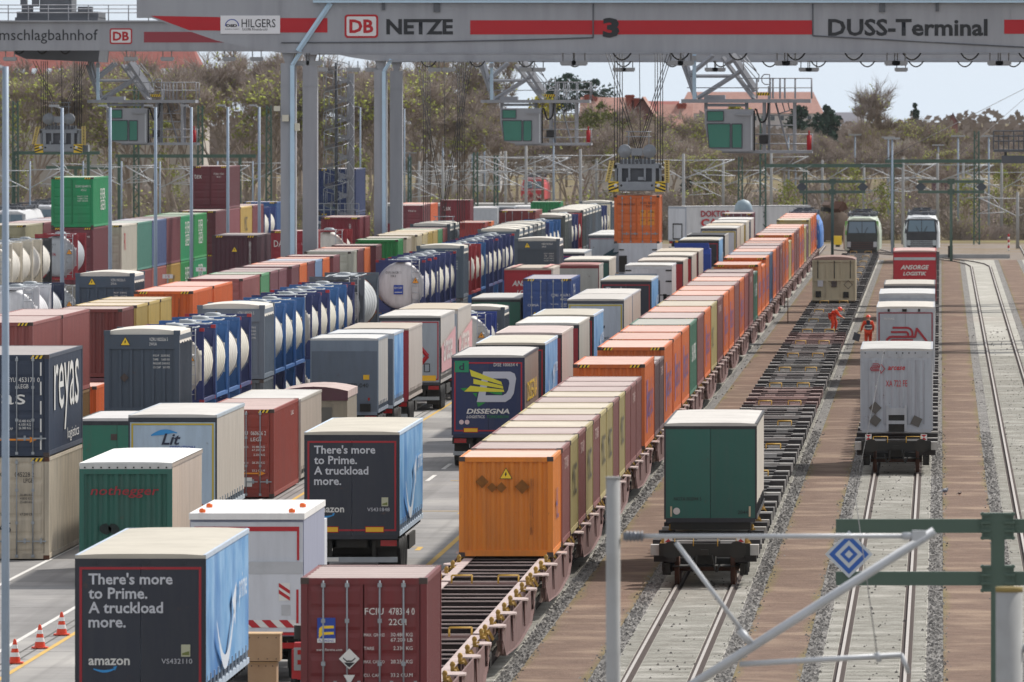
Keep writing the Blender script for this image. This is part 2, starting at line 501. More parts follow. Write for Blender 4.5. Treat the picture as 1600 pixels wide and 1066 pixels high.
def ladder_mesh(Hc=STD):
    def mk():
        mb=MB()
        for x in (0.55,0.93): mb.tube((x,-0.03,0.12),(x,-0.03,Hc-0.03),0.026,5)
        for k in range(7): mb.tube((0.55,-0.03,0.3+k*0.34),(0.93,-0.03,0.3+k*0.34),0.016,4)
        return mb.mesh('ladder')
    return cached(('ld',Hc),mk)
def hose_mesh():
    def mk():
        mb=MB(); rr=random.Random(4)
        for s in range(3):
            pts=[]
            for k in range(12):
                a=k*0.9+s; pts.append((0.80+0.18*math.cos(a)+rr.uniform(-.04,.04),0.25+s*0.1,2.1+0.22*math.sin(a)-0.02*k))
            mb.path(pts,0.018,4)
        return mb.mesh('hose')
    return cached('hose',mk)
def tank(X,Y,Z,frame,tankc,label,group=None,L=H20,Hc=STD,ladder=True,tri=True,texts=(),logo=None,hose=True,castc=None,extra=None):
    t=thing('tank_container',label,'tank container',(X,Y,Z),0,group)
    fp=paint(frame,0.25)
    obj('frame',tank_frame(L,Hc),[fp,castc or fp],t)
    tk=obj('tank',tank_mesh(L,Hc),mat('tank_'+tankc,hexc(tankc),0.33,0,0.55,dirtcol=tuple(0.55*v for v in hexc(tankc)),scale=1.1,streak=True,var=0.07),t)
    obj('walkway',tank_walk(L,Hc),STEEL,t)
    if ladder: obj('ladder',ladder_mesh(Hc),ALU,t)
    if hose: obj('hose',hose_mesh(),mat('grey_hose',hexc('57534c'),0.7),t)
    if tri: obj('hazard_sign',tri_mesh(),[BLACK,mat('amber_sign',hexc('e79a2d'),0.5)],t,(0.74,-0.065,1.45))
    for (s,x,z,w_,h_,m) in texts: front_text(t,s,x,z,w_,h_,m,0.0)
    if logo:
        g=obj('logo_panel',MB().box(-0.33,0.0,0.9,0.13,0.014,1.36),BLUL,t)
        front_text(g,logo,-0.29,1.17,0.38,0.10,WHITE,-0.012)
        obj('logo_line',MB().box(-0.29,-0.012,0.99,0.09,-0.008,1.02),WHITE,g)
    return t

# ---------------------------------------------------------------- covered bulk containers (ribbed steel, soft roof cover)
def bulk_meshes(L,Hc,W=2.5):
    def mk():
        x=W/2; a=MB()
        a.box(-x+0.1,0.06,0.15,x-0.1,L-0.06,Hc-0.12)
        for k in range(7):                      # front ribs
            xx=-x+0.12+k*(2*x-0.32)/6
            a.box(xx,0.0,0.2,xx+0.09,0.062,Hc-0.62)
        for sx in (-1,1):
            n=int(L/0.55)
            for k in range(n):
                yy=0.3+k*(L-0.6)/(n-1)
                u,v=sorted((sx*(x-0.1),sx*(x-0.02))); a.box(u,yy-0.07,0.2,v,yy+0.07,Hc-0.3)
        a.prism([(-x+0.05,Hc-0.6),(x-0.05,Hc-0.6),(x-0.02,Hc-0.45),(x-0.02,Hc-0.14),(-x+0.02,Hc-0.14),(-x+0.02,Hc-0.45)],'y',-0.01,0.1)
        b=MB()
        for sx in (-1,1):
            for y0 in (0.0,L-0.16):
                u,v=sorted((sx*(x+0.003),sx*(x-0.16))); b.box(u,y0-0.015,0.0,v,y0+0.16,Hc-0.12)
                u,v=sorted((sx*(x+0.02),sx*(x-0.19))); b.box(u,y0-0.03,Hc-0.14,v,y0+0.19,Hc+0.02,1)
            u,v=sorted((sx*x,sx*(x-0.1))); b.box(u,0.16,0.02,v,L-0.16,0.17); b.box(u,0.16,Hc-0.3,v,L-0.16,Hc-0.14)
        b.box(-x+0.16,0.0,0.0,x-0.16,0.14,0.2)
        c=MB(); n=8; m_=14                        # soft cover: arched, sagging between bows, hanging over the sides
        def P(i,j):
            u=-1+2*i/n; yy=0.12+(L-0.24)*j/m_
            z=Hc-0.02+0.10*(1-u*u)-0.025*(j%2)
            return (u*(x-0.03),yy,z)
        for j in range(m_):
            for i in range(n): c.face([P(i,j),P(i+1,j),P(i+1,j+1),P(i,j+1)],0,True)
            for sx,i in ((-1,0),(1,n)):
                p,q=P(i,j),P(i,j+1); dz=0.34+0.03*((j*7)%3); dz2=0.34+0.03*(((j+1)*7)%3)
                c.face([p,(p[0]+sx*0.025,p[1],p[2]-dz),(q[0]+sx*0.025,q[1],q[2]-dz2),q] if sx<0 else [q,(q[0]+sx*0.025,q[1],q[2]-dz2),(p[0]+sx*0.025,p[1],p[2]-dz),p])
        pts=[P(i,0) for i in range(n+1)]
        c.face([(pts[0][0],0.12,Hc-0.14)]+[(pts[-1][0],0.12,Hc-0.14)]+pts[::-1])
        return a.mesh('body'),b.mesh('corner_posts',2),c.mesh('roof_cover')
    return cached(('bk',L,Hc,W),mk)
def bulk(X,Y,Z,col,label,group=None,L=H20,Hc=2.75,cover='cfcbc2',texts=True,frame=None,W=2.5,tri=True):
    t=thing('bulk_container',label,'bulk container',(X,Y,Z),0,group)
    a,b,c=bulk_meshes(L,Hc,W); p=paint(col,0.3)
    obj('body',a,p,t); obj('corner_posts',b,[paint(frame or col,0.3)]*2,t)
    obj('roof_cover',c,mat('cover_'+cover,hexc(cover),0.7,0,0.45,dirtcol=tuple(0.7*v for v in hexc(cover)),scale=1.0),t)
    if texts:
        front_text(t,'VZRU 002526 5',0.25,Hc-0.33,0.62,0.11,WHITE,-0.03)
        front_text(t,'2WUA',0.25,Hc-0.48,0.25,0.10,WHITE,-0.03)
        front_text(t,'M.G.W   33.000 KG',0.38,Hc-0.85,0.55,0.07,WHITE,-0.03); front_text(t,'TARE     3.600 KG',0.38,Hc-0.98,0.55,0.07,WHITE,-0.03)
        front_text(t,'PAYLOAD 29.400 KG',0.38,Hc-1.11,0.55,0.07,WHITE,-0.03); front_text(t,'CU.CAP   33.0 M3',0.38,Hc-1.24,0.55,0.07,WHITE,-0.03)
        obj('placard',MB().face([(0,0,-0.15),(0.15,0,0),(0,0,0.15),(-0.15,0,0)]),CASTING,t,(-0.58,-0.03,Hc-1.55))
    if tri: obj('hazard_sign',tri_mesh(),[BLACK,YEL],t,(-0.55,-0.03,Hc-0.48))
    return t

# ---------------------------------------------------------------- box and curtain trailers
def trailer_body(L,W,z0,z1):
    def mk():
        x=W/2; mb=MB()
        n=int(L/0.6)
        for sx in (-1,1):                      # curtain sides, gently rippled
            for k in range(n):
                def P(j,z):
                    bulge=0.018*math.sin(j*2.1)+0.012*math.sin(j*0.7+1)
                    return (sx*(x-0.02+bulge*math.sin(math.pi*(z-z0)/(z1-z0))),0.06+(L-0.12)*j/n,z)
                zs=[z0+0.28,(z0+z1)/2,z1-0.10]
                for za,zb in zip(zs[:-1],zs[1:]):
                    q=[P(k,za),P(k+1,za),P(k+1,zb),P(k,zb)]
                    mb.face(q if sx>0 else q[::-1],0,True)
            u,v=sorted((sx*x,sx*(x-0.06)))
            mb.box(u,0.05,z0,v,L-0.05,z0+0.12,1); mb.box(u,0.03,z1-0.10,v,L-0.03,z1-0.01,1)
            for k in range(int(L/1.1)):          # straps below the curtain
                yy=0.5+k*1.1
                u,v=sorted((sx*(x+0.004),sx*(x-0.03))); mb.box(u,yy,z0+0.02,v,yy+0.05,z0+0.42,1)
        mb.face([(-x+0.03,L-0.02,z0),(-x+0.03,L-0.02,z1),(x-0.03,L-0.02,z1),(x-0.03,L-0.02,z0)],1)
        mb.face([(-x+0.03,0.05,z0+0.02),(-x+0.03,L,z0+0.02),(x-0.03,L,z0+0.02),(x-0.03,0.05,z0+0.02)],1)
        return mb.mesh('side_walls',2)
    return cached(('tb',L,W,z0,z1),mk)
def trailer_roof(L,W,z1):
    def mk():
        mb=MB(); n=6; m_=int(L/0.65); x=W/2-0.005
        def P(i,j):
            u=-1+2*i/n
            return (u*x,0.02+(L-0.04)*j/m_,z1-0.02+0.03*(1-u*u*u*u)-(0.022 if j%2 else 0)*(1-u**4))
        for j in range(m_):
            for i in range(n): mb.face([P(i,j),P(i+1,j),P(i+1,j+1),P(i,j+1)],0,True)
        pts=[P(i,0) for i in range(n+1)]
        mb.face([(-x,0.02,z1-0.10),(x,0.02,z1-0.10)]+pts[::-1])
        pts=[P(i,m_) for i in range(n+1)]
        mb.face(([(-x,L-0.02,z1-0.10),(x,L-0.02,z1-0.10)]+pts[::-1])[::-1])
        return mb.mesh('roof')
    return cached(('tr',L,W,z1),mk)
def chassis_mesh(L,W,z0):
    def mk():
        mb=MB()
        for sx in (-1,1):
            u,v=sorted((sx*0.42,sx*0.55)); mb.box(u,0.1,z0-0.32,v,L-0.2,z0)
            u,v=sorted((sx*(W/2-0.03),sx*(W/2-0.10)))
            mb.box(u,2.2+3.9,0.55,v,L-4.0,0.95)
        for k in range(int(L/0.8)): mb.box(-W/2+0.06,0.3+k*0.8,z0-0.12,W/2-0.06,0.38+k*0.8,z0-0.01)
        for y in (1.9,3.2,4.5):
            mb.tube((-0.95,y,0.5),(0.95,y,0.5),0.07,6)
            mb.box(-0.62,y-0.3,0.6,0.62,y+0.3,z0-0.3)
        for sx in (-1,1): mb.box(sx*0.7-0.07,L-3.3,0.1,sx*0.7+0.07,L-3.16,z0-0.1)
        return mb.mesh('chassis')
    return cached(('ch',L,W,z0),mk)
def wheel_mesh():
    def mk():
        mb=MB()
        mb.lathe([(-0.16,0.30),(-0.19,0.36),(-0.19,0.47),(-0.15,0.52),(0.15,0.52),(0.19,0.47),(0.19,0.36),(0.16,0.30)],(0,0,0),'x',18,0)
        mb.lathe([(-0.10,0.0),(-0.10,0.12),(-0.03,0.15),(-0.15,0.30)],(0,0,0),'x',12,1)
        mb.lathe([(0.15,0.30),(0.03,0.15),(0.10,0.12),(0.10,0.0)],(0,0,0),'x',12,1)
        return mb.mesh('wheel',2)
    return cached('wheel',mk)
def bumper_mesh(W):
    def mk():
        mb=MB()
        mb.box(-W/2+0.06,0.02,0.44,W/2-0.06,0.12,0.58); mb.box(-W/2+0.02,0.10,0.84,W/2-0.02,0.24,1.08,1)
        for sx in (-1,1): mb.box(sx*0.6-0.05,0.05,0.5,sx*0.6+0.05,0.3,1.0,1)
        for sx in (-1,1): mb.box(sx*0.95-0.25,0.30,0.25,sx*0.95+0.25,0.32,0.95,1)
        return mb.mesh('bumper',2)
    return cached(('bm',W),mk)
def frameq(mb,x0,z0,x1,z1,t,y,m=0):
    mb.box(x0,y-0.008,z0,x1,y,z0+t,m); mb.box(x0,y-0.008,z1-t,x1,y,z1,m)
    mb.box(x0,y-0.008,z0+t,x0+t,y,z1-t,m); mb.box(x1-t,y-0.008,z0+t,x1,y,z1-t,m)
    return mb
def trailer(X,Y,label,L=13.6,W=2.6,z0=1.15,z1=4.0,side='d9d6cf',rear='8f959b',roof='d8d5cc',frame='9ca0a4',top=None,border=None,wheels=True,group=None,texts=(),sidet=(),doors=True,plates=True,cat='trailer',name='box_trailer',base=0.0,lights=True,toph=0.22,bt=0.05):
    t=thing(name,label,cat,(X,Y,base),0,group); x=W/2
    fr=paint(frame,0.3)
    obj('side_walls',trailer_body(L,W,z0,z1),[paint(dim(side,0.86) if isinstance(side,str) else side,0.3),fr],t)
    obj('roof',trailer_roof(L,W,z1),mat('trailer_roof_'+roof,hexc(dim(roof,0.86)),0.65,0,0.75,dirtcol=tuple(0.55*v for v in hexc(roof)),scale=0.7,var=0.08,bump=0.25,bscale=1.5),t)
    rp=paint(rear,0.3,0.35)
    if doors:
        for sx in (-1,1):
            a,b=(-x+0.05,-0.006) if sx<0 else (0.006,x-0.05)
            d=obj('rear_door',MB().box(a,0.0,z0+0.04,b,0.05,z1-toph),rp,t)
    else: d=obj('rear_wall',MB().box(-x+0.05,0.0,z0+0.04,x-0.05,0.05,z1-toph),rp,t)
    fm=MB(); fm.box(-x+0.05,-0.002,z1-toph,x-0.05,0.06,z1-0.085); 
    for sx in (-1,1):
        u,v=sorted((sx*x,sx*(x-0.05))); fm.box(u,-0.004,z0,v,0.07,z1-0.085)
    fm.box(-x+0.05,-0.004,z0-0.08,x-0.05,0.07,z0+0.04)
    for xx in (-0.9,-0.25,0.12,0.85): fm.box(xx-0.05,-0.03,z1-toph+0.03,xx+0.05,0.0,z1-0.11)
    obj('rear_frame',fm,paint(top or frame,0.2),t)
    if border: obj('reflective_border',frameq(MB(),-x+0.09,z0+0.14,x-0.09,z1-toph-0.03,bt,-0.006),paint(border,0.1),t)
    if wheels:
        obj('chassis',chassis_mesh(L,W,z0),DARK,t)
        for y in (1.9,3.2,4.5):
            for sx in (-1,1): obj('wheel',wheel_mesh(),[RUBBER,STEEL],t,(sx*(x-0.22),y,0.52))
        bmp=obj('bumper',bumper_mesh(W),[STEEL,DARK],t)
        if lights:
            for sx in (-1,1): obj('tail_light',cached('tl',lambda:MB().box(-0.22,0.085,0.88,0.22,0.10,1.04).mesh('tail_light')),TAIL,t,(sx*(x-0.3),0,0))
            np=obj('number_plate',MB().box(-0.26,0.0,0,0.26,0.015,0.11),WHITE,t,(-0.62,0.0,0.46))
    if plates:
        for sx in (-1,1):
            q=obj('marker_plate',cached('mp',lambda:frameq(MB().box(-0.24,-0.004,0.02,0.24,0.004,0.15,1),-0.26,0,0.26,0.17,0.02,0.0).mesh('marker_plate',2)),[TAIL,PLATEY],t,(sx*0.62,-0.014,z0+0.10))
    for (s,xx,z,w_,h_,m) in texts: front_text(t,s,xx,z,w_,h_,m,-0.02)
    for (s,yy,z,w_,h_,m) in sidet: side_text(t,s,yy,z,w_,h_,m,x+0.03)
    return t

# ---------------------------------------------------------------- container wagons
def wagon_meshes(L,style):
    def mk():
        fr=MB(); x=1.32
        zt=1.14
        if style=='brown':
            for sx in (-1,1):
                a=sx*0.96
                u,v=sorted((a,a+sx*0.05)); fr.box(u,0.3,zt-0.4,v,L-0.3,zt)
                u,v=sorted((a-sx*0.10,a+sx*0.13)); fr.box(u,0.25,zt,v,L-0.25,zt+0.025,1)
                m_=L/2
                pts=[(3.3,zt),(L-3.3,zt),(L-3.45,zt-0.30),(L-5.5,zt-0.74),(m_+1.5,zt-0.86),(m_-1.5,zt-0.86),(5.5,zt-0.74),(3.45,zt-0.30)]
                u,v=sorted((sx*1.30,sx*1.335)); fr.prism(pts,'x',u,v)
                lo=pts[2:]
                for q,w_ in zip(lo[:-1],lo[1:]):
                    u,v=sorted((sx*1.24,sx*1.40)); fr.face([(u,q[0],q[1]),(v,q[0],q[1]),(v,w_[0],w_[1]),(u,w_[0],w_[1])] ,0)
                for yy in (3.2,L*0.35,L*0.62,L-4.6):            # wide flange plates at the container corners
                    i0,o0=sx*1.05,sx*1.45
                    pl=[(i0,yy),(o0-sx*0.14,yy),(o0,yy+0.3),(o0,yy+0.95),(o0-sx*0.14,yy+1.3),(i0,yy+1.3)]
                    fr.prism(pl if sx>0 else pl[::-1],'z',zt+0.0,zt+0.035,1)
                    fr.prism([(yy+0.2,zt-0.0),(yy+1.0,zt-0.0),(yy+0.8,zt-0.5),(yy+0.5,zt-0.62)],'x',sx*1.36,sx*1.39,0)
                    fr.bar((sx*1.4,yy+1.2,zt-0.02),(sx*1.2,yy+1.9,zt-0.72),0.07,1)
            for k in range(int(L/2.2)):
                yy=0.7+k*2.2+0.35*((k*5)%3)
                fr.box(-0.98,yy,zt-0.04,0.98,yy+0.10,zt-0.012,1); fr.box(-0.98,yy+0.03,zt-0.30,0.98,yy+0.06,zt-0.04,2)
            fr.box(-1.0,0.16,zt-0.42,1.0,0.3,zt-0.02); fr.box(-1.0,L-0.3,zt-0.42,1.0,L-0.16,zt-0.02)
            fr.box(-0.12,0.3,zt-0.36,0.12,L-0.3,zt-0.22,2); fr.box(-0.9,0.4,zt-0.62,0.9,L-0.4,zt-0.58,2)  # dark pipe; the flat sheet paints in the shade below the open deck
        else:
            for sx in (-1,1):
                u,v=sorted((sx*0.80,sx*1.05)); fr.box(u,0.5,zt-0.5,v,L-0.5,zt-0.16)
                for yy,h_,m_,w_ in ((0.15,0.30,1,0.6),(2.3,0.34,0,0.7),(4.9,0.2,1,0.5),(8.6,0.3,0,0.6),(L/2-0.9,0.30,1,0.6),(L/2+1.2,0.34,0,0.8),(L-8.8,0.2,1,0.5),(L-5.3,0.3,0,0.6),(L-2.9,0.34,1,0.5),(L-0.75,0.3,0,0.6)):
                    u,v=sorted((sx*1.0,sx*1.45)); fr.box(u,yy,zt-h_,v,yy+w_,zt-0.02 if m_ else zt+0.03,m_)
                    u,v=sorted((sx*1.0,sx*1.38)); fr.box(u,yy+w_,zt-0.5,v,yy+w_+0.5,zt-0.05,0)
            for yy,h_,m_ in ((0.12,0.20,1),(2.3,0.44,0),(5.0,0.3,0),(8.6,0.3,0),(L/2-0.9,0.16,1),(L/2+1.2,0.44,0),(L-8.8,0.3,0),(L-5.3,0.44,0),(L-2.9,0.14,1),(L-0.75,0.40,0)):
                fr.box(-1.02,yy,zt-h_,1.02,yy+0.35,zt-0.01,m_)
                if m_==0: fr.box(-1.02,yy+0.33,zt-0.02,1.02,yy+0.38,zt+0.008,1)
            for yy in (2.26,L/2+1.16,L-5.34):
                for xx in (-0.80,0.38): fr.box(xx,yy,zt-0.21,xx+0.42,yy+0.30,zt+0.015,1)
            for yy in (4.96,L-8.84): fr.prism([(-0.45,zt-0.26),(0.45,zt-0.26),(0.3,zt-0.06),(-0.3,zt-0.06)],'y',yy,yy+0.03,1)
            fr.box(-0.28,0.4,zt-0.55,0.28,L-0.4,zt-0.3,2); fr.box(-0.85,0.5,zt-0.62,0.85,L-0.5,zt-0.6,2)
        hd=MB()
        for yy in (0.05,L-0.05):
            for xx in (-0.8,0.35):
                hd.path([(xx,yy,zt-0.05),(xx,yy,zt+0.17),(xx+0.5,yy,zt+0.17),(xx+0.5,yy,zt-0.05)],0.014,4)
        sp=MB()
        sp.tube((1.12,0,zt),(1.12,0,zt+0.12),0.05,6); sp.lathe([(0,0.045),(0.05,0.06),(0.1,0.04),(0.12,0)],(1.12,0,zt+0.1),'z',6)
        sp.box(1.08,-0.06,zt-0.02,1.2,0.9,zt+0.03)
        for k in range(3): sp.bar((1.16,0.35+k*0.2,zt+0.06),(1.28,0.31+k*0.2,zt-0.16),0.04)
        bf=MB()
        for sx in (-1,1):
            bf.tube((sx*0.875,0.12,1.0),(sx*0.875,-0.18,1.0),0.1,8); bf.tube((sx*0.875,-0.18,1.0),(sx*0.875,-0.24,1.0),0.24,12)
        bf.box(-1.22,0.05,0.82,1.22,0.17,1.16); bf.box(-0.1,-0.12,0.86,0.1,0.1,1.0)
        bf.path([(0.2,0.0,0.85),(0.25,-0.06,0.55),(0.32,-0.02,0.4),(0.4,0.06,0.6)],0.03,5); bf.path([(-0.2,0.0,0.85),(-0.24,-0.06,0.5),(-0.33,-0.02,0.42),(-0.4,0.06,0.7)],0.03,5)
        bg_=MB()
        for sx in (-1,1):
            bg_.box(sx*1.0-0.06,-1.5,0.35,sx*1.0+0.06,1.5,0.62)
            for yy in (-0.9,0.9): bg_.box(sx*1.04-0.11,yy-0.16,0.28,sx*1.04+0.11,yy+0.16,0.62); bg_.tube((sx*1.06,yy-0.3,0.62),(sx*1.06,yy-0.3,0.4),0.1,8); bg_.tube((sx*1.06,yy+0.3,0.62),(sx*1.06,yy+0.3,0.4),0.1,8)
        bg_.box(-0.9,-0.25,0.4,0.9,0.25,0.7)
        ws=MB()
        for yy in (-0.9,0.9):
            ws.tube((-0.9,yy,0.46),(0.9,yy,0.46),0.08,8)
            for sx in (-1,1):
                ws.lathe([(0,0.2),(-0.02,0.42),(-0.07*1,0.46),(0.03,0.46),(0.035,0.49),(0.06,0.49),(0.06,0.2)],(sx*0.75,yy,0.46),'x',16)
        return fr.mesh('frame',3),hd.mesh('handrail'),sp.mesh('twistlock_set'),bf.mesh('buffer_beam'),bg_.mesh('bogie'),ws.mesh('wheelset')
    return cached(('wg',L,style),mk)
def wagon(X,Y,L,style,label,group,cols,bogies=True,buffers=False,base=0.0):
    fr,hd,sp,bf,bg_,ws=wagon_meshes(L,style)
    t=thing('container_wagon',label,'wagon',(X,Y,base),0,group)
    obj('frame',fr,cols,t); obj('handrail',hd,HANDLE,t)
    if Y<(470 if style=='brown' else 318):
        for j in range(8 if style=='brown' else 4):
            for sx in (-1,1):
                yy=0.8+j*(L-1.6)/(7 if style=='brown' else 3)-0.3
                o=obj('twistlock_set',sp,GOLD,t,(0,yy,0))
                if sx<0: o.scale=(-1,1,1)
    if buffers:
        b=obj('buffer_beam',bf,DARK,t)
        for xx in (-0.95,0.95):
            lp=MB().box(-0.11,-0.01,0.98,0.11,0.0,1.2,0); lp.face([(-0.1,-0.014,1.0),(0.1,-0.014,1.0),(0,-0.014,1.09)],1); lp.face([(-0.1,-0.014,1.18),(0,-0.014,1.09),(0.1,-0.014,1.18)],1)
            obj('tail_board',lp.mesh('tail_board',2),[WHITE,REDL],t,(xx*1.02,-0.03,0.2))
    if bogies:
        for yy in (2.0,L-2.0):
            b=obj('bogie',bg_,DARK,t,(0,yy,0)); obj('wheelset',ws,RUST,b)
    return t
# ---------------------------------------------------------------- ground, road, tracks
def ground_mat(name,c1,c2,scale,rough=0.9,c3=None,s3=0.05,bump=0.3,bs=None,f0=0.35,f1=0.65,voro=None,tyre=False):
    m=bpy.data.materials.new(name); m.use_nodes=True
    n=m.node_tree.nodes; l=m.node_tree.links; b=n['Principled BSDF']
    b.inputs['Roughness'].default_value=rough; b.inputs['Specular IOR Level'].default_value=0.25
    tc=n.new('ShaderNodeTexCoord')
    no=n.new('ShaderNodeTexNoise'); no.inputs['Scale'].default_value=scale; no.inputs['Detail'].default_value=8; no.inputs['Roughness'].default_value=0.7
    l.new(tc.outputs['Object'],no.inputs['Vector'])
    mr=n.new('ShaderNodeMapRange'); mr.inputs['From Min'].default_value=f0; mr.inputs['From Max'].default_value=f1; l.new(no.outputs['Fac'],mr.inputs['Value'])
    mx=n.new('ShaderNodeMix'); mx.data_type='RGBA'; mx.inputs[6].default_value=(*c1,1); mx.inputs[7].default_value=(*c2,1)
    l.new(mr.outputs[0],mx.inputs[0]); out=mx.outputs[2]
    if c3:
        n3=n.new('ShaderNodeTexNoise'); n3.inputs['Scale'].default_value=s3; n3.inputs['Detail'].default_value=5; l.new(tc.outputs['Object'],n3.inputs['Vector'])
        m3=n.new('ShaderNodeMapRange'); m3.inputs['From Min'].default_value=0.5; m3.inputs['From Max'].default_value=0.68; l.new(n3.outputs['Fac'],m3.inputs['Value'])
        x3=n.new('ShaderNodeMix'); x3.data_type='RGBA'; l.new(m3.outputs[0],x3.inputs[0]); l.new(out,x3.inputs[6]); x3.inputs[7].default_value=(*c3,1); out=x3.outputs[2]
    if voro:
        v=n.new('ShaderNodeTexVoronoi'); v.inputs['Scale'].default_value=voro; l.new(tc.outputs['Object'],v.inputs['Vector'])
        hs=n.new('ShaderNodeMix'); hs.data_type='RGBA'; hs.blend_type='MULTIPLY'; hs.inputs[0].default_value=0.9
        bw=n.new('ShaderNodeSeparateColor'); l.new(v.outputs['Color'],bw.inputs[0])
        mm=n.new('ShaderNodeMapRange'); mm.inputs['To Min'].default_value=0.35; mm.inputs['To Max'].default_value=1.5; l.new(bw.outputs[0],mm.inputs['Value'])
        cc=n.new('ShaderNodeCombineColor'); 
        for i in range(3): l.new(mm.outputs[0],cc.inputs[i])
        l.new(out,hs.inputs[6]); l.new(cc.outputs[0],hs.inputs[7]); out=hs.outputs[2]
    if tyre:        # worn wheel tracks along the lanes and oil spots
        mpt=n.new('ShaderNodeMapping'); mpt.inputs['Scale'].default_value=(1.5,0.02,1); l.new(tc.outputs['Object'],mpt.inputs[0])
        nt_=n.new('ShaderNodeTexNoise'); nt_.inputs['Scale'].default_value=1.0; nt_.inputs['Detail'].default_value=6; l.new(mpt.outputs[0],nt_.inputs['Vector'])
        mt=n.new('ShaderNodeMapRange'); mt.inputs['From Min'].default_value=0.5; mt.inputs['From Max'].default_value=0.75; mt.inputs['To Max'].default_value=0.6; l.new(nt_.outputs['Fac'],mt.inputs['Value'])
        xt=n.new('ShaderNodeMix'); xt.data_type='RGBA'; l.new(mt.outputs[0],xt.inputs[0]); l.new(out,xt.inputs[6]); xt.inputs[7].default_value=(*hexc('5f5d5b'),1); out=xt.outputs[2]
        ns_=n.new('ShaderNodeTexNoise'); ns_.inputs['Scale'].default_value=0.9; ns_.inputs['Detail'].default_value=3; l.new(tc.outputs['Object'],ns_.inputs['Vector'])
        m5=n.new('ShaderNodeMapRange'); m5.inputs['From Min'].default_value=0.68; m5.inputs['From Max'].default_value=0.74; m5.inputs['To Max'].default_value=0.6; l.new(ns_.outputs['Fac'],m5.inputs['Value'])
        x5=n.new('ShaderNodeMix'); x5.data_type='RGBA'; l.new(m5.outputs[0],x5.inputs[0]); l.new(out,x5.inputs[6]); x5.inputs[7].default_value=(*hexc('4a4846'),1); out=x5.outputs[2]
    l.new(out,b.inputs['Base Color'])
    if bump:
        nb=n.new('ShaderNodeTexNoise'); nb.inputs['Scale'].default_value=bs or scale*6; l.new(tc.outputs['Object'],nb.inputs['Vector'])
        bp=n.new('ShaderNodeBump'); bp.inputs['Strength'].default_value=bump; bp.inputs['Distance'].default_value=0.1; l.new(nb.outputs['Fac'],bp.inputs['Height']); l.new(bp.outputs[0],b.inputs['Normal'])
    return m
EARTH=ground_mat('dry_grass_earth',hexc('6e6140'),hexc('57492f'),0.6,c3=hexc('76703f'),s3=0.08)
ROADM=ground_mat('yard_concrete',hexc('8b8987'),hexc('7a7876'),0.35,0.75,c3=hexc('a5a29d'),s3=0.12,bump=0.05,tyre=True)
BEDM=ground_mat('slab_track_concrete',hexc('aaa89f'),hexc('8f8c83'),1.6,0.9,c3=hexc('bdbab2'),s3=0.5,bump=0.4,bs=6)
GRAVM=ground_mat('grey_ballast',hexc('8f8c88'),hexc('6f6d6a'),2.5,0.95,bump=0.9,bs=12,voro=9)
PATHM=ground_mat('red_brown_path',hexc('7b6557'),hexc('5d4b40'),1.6,0.95,c3=hexc('8c7866'),s3=0.35,bump=0.5,f0=0.3,f1=0.7)
MOSSM=ground_mat('moss',hexc('6f6a2e'),hexc('7c5f45'),0.9,0.95,bump=0.3,f0=0.45,f1=0.6)

def sheet(name,x0,x1,y0,y1,z,m,cut=1,kind='structure'):
    mb=MB()
    for k in range(cut):
        a=y0+(y1-y0)*k/cut; b=y0+(y1-y0)*(k+1)/cut
        mb.face([(x0,a,z),(x1,a,z),(x1,b,z),(x0,b,z)])
    o=obj(name,mb,m); o['kind']=kind; return o
sheet('ground',-900,900,-60,3900,-0.12,EARTH)
sheet('yard_road',-70,-12.9,-20,935,-0.02,ROADM)
TR={'2':-11.27,'3':-6.33,'4':-1.56,'5':3.18,'6':7.95}
YE=905
xs=sorted(TR.values())
gb=MB(); pb=MB(); bb=MB(); ms=MB()
rng=random.Random(3)
def slab(mb,x0,x1,z):
    ys=[-20,120,230,300,380,480,600,750,YE]
    for ya,yb in zip(ys[:-1],ys[1:]): mb.face([(x0,ya,z),(x1,ya,z),(x1,yb,z),(x0,yb,z)])
for c in xs:
    slab(bb,c-1.22,c+1.22,-0.055)
    slab(gb,c-1.62,c-1.22,-0.062); slab(gb,c+1.22,c+1.62,-0.062)
    y=236
    while y<560:                                    # cast ribs of the slab, one per sleeper
        for u,v in ((-1.2,-0.9),(-0.6,0.6),(0.9,1.2)): bb.box(c+u,y,-0.056,c+v,y+0.34,-0.036)
        y+=0.62
for a,b in zip(xs[:-1],xs[1:]): slab(pb,a+1.62,b-1.62,-0.048)
slab(gb,-12.9,xs[0]-1.62,-0.062)
slab(pb,xs[-1]+1.62,xs[-1]+4,-0.048)
obj('track_concrete',bb,BEDM)['kind']='structure'
obj('ballast',gb,GRAVM)['kind']='stuff'
pme=pb.mesh('path')
uv=pme.uv_layers.new(name='UVMap')
for i in range(len(pme.polygons)):
    for j,u in enumerate((0,1,1,0)): uv.data[i*4+j].uv=(u,0.5)
n=PATHM.node_tree.nodes; l=PATHM.node_tree.links
uvn=n.new('ShaderNodeUVMap'); sx_=n.new('ShaderNodeSeparateXYZ'); l.new(uvn.outputs[0],sx_.inputs[0])
d1=n.new('ShaderNodeMath'); d1.operation='SUBTRACT'; d1.inputs[1].default_value=0.5; l.new(sx_.outputs['X'],d1.inputs[0])
d2=n.new('ShaderNodeMath'); d2.operation='ABSOLUTE'; l.new(d1.outputs[0],d2.inputs[0])
tc2=n.new('ShaderNodeTexCoord'); mp2=n.new('ShaderNodeMapping'); mp2.inputs['Scale'].default_value=(1.2,0.12,1); l.new(tc2.outputs['Object'],mp2.inputs[0])
nz=n.new('ShaderNodeTexNoise'); nz.inputs['Scale'].default_value=1.0; nz.inputs['Detail'].default_value=5; l.new(mp2.outputs[0],nz.inputs['Vector'])
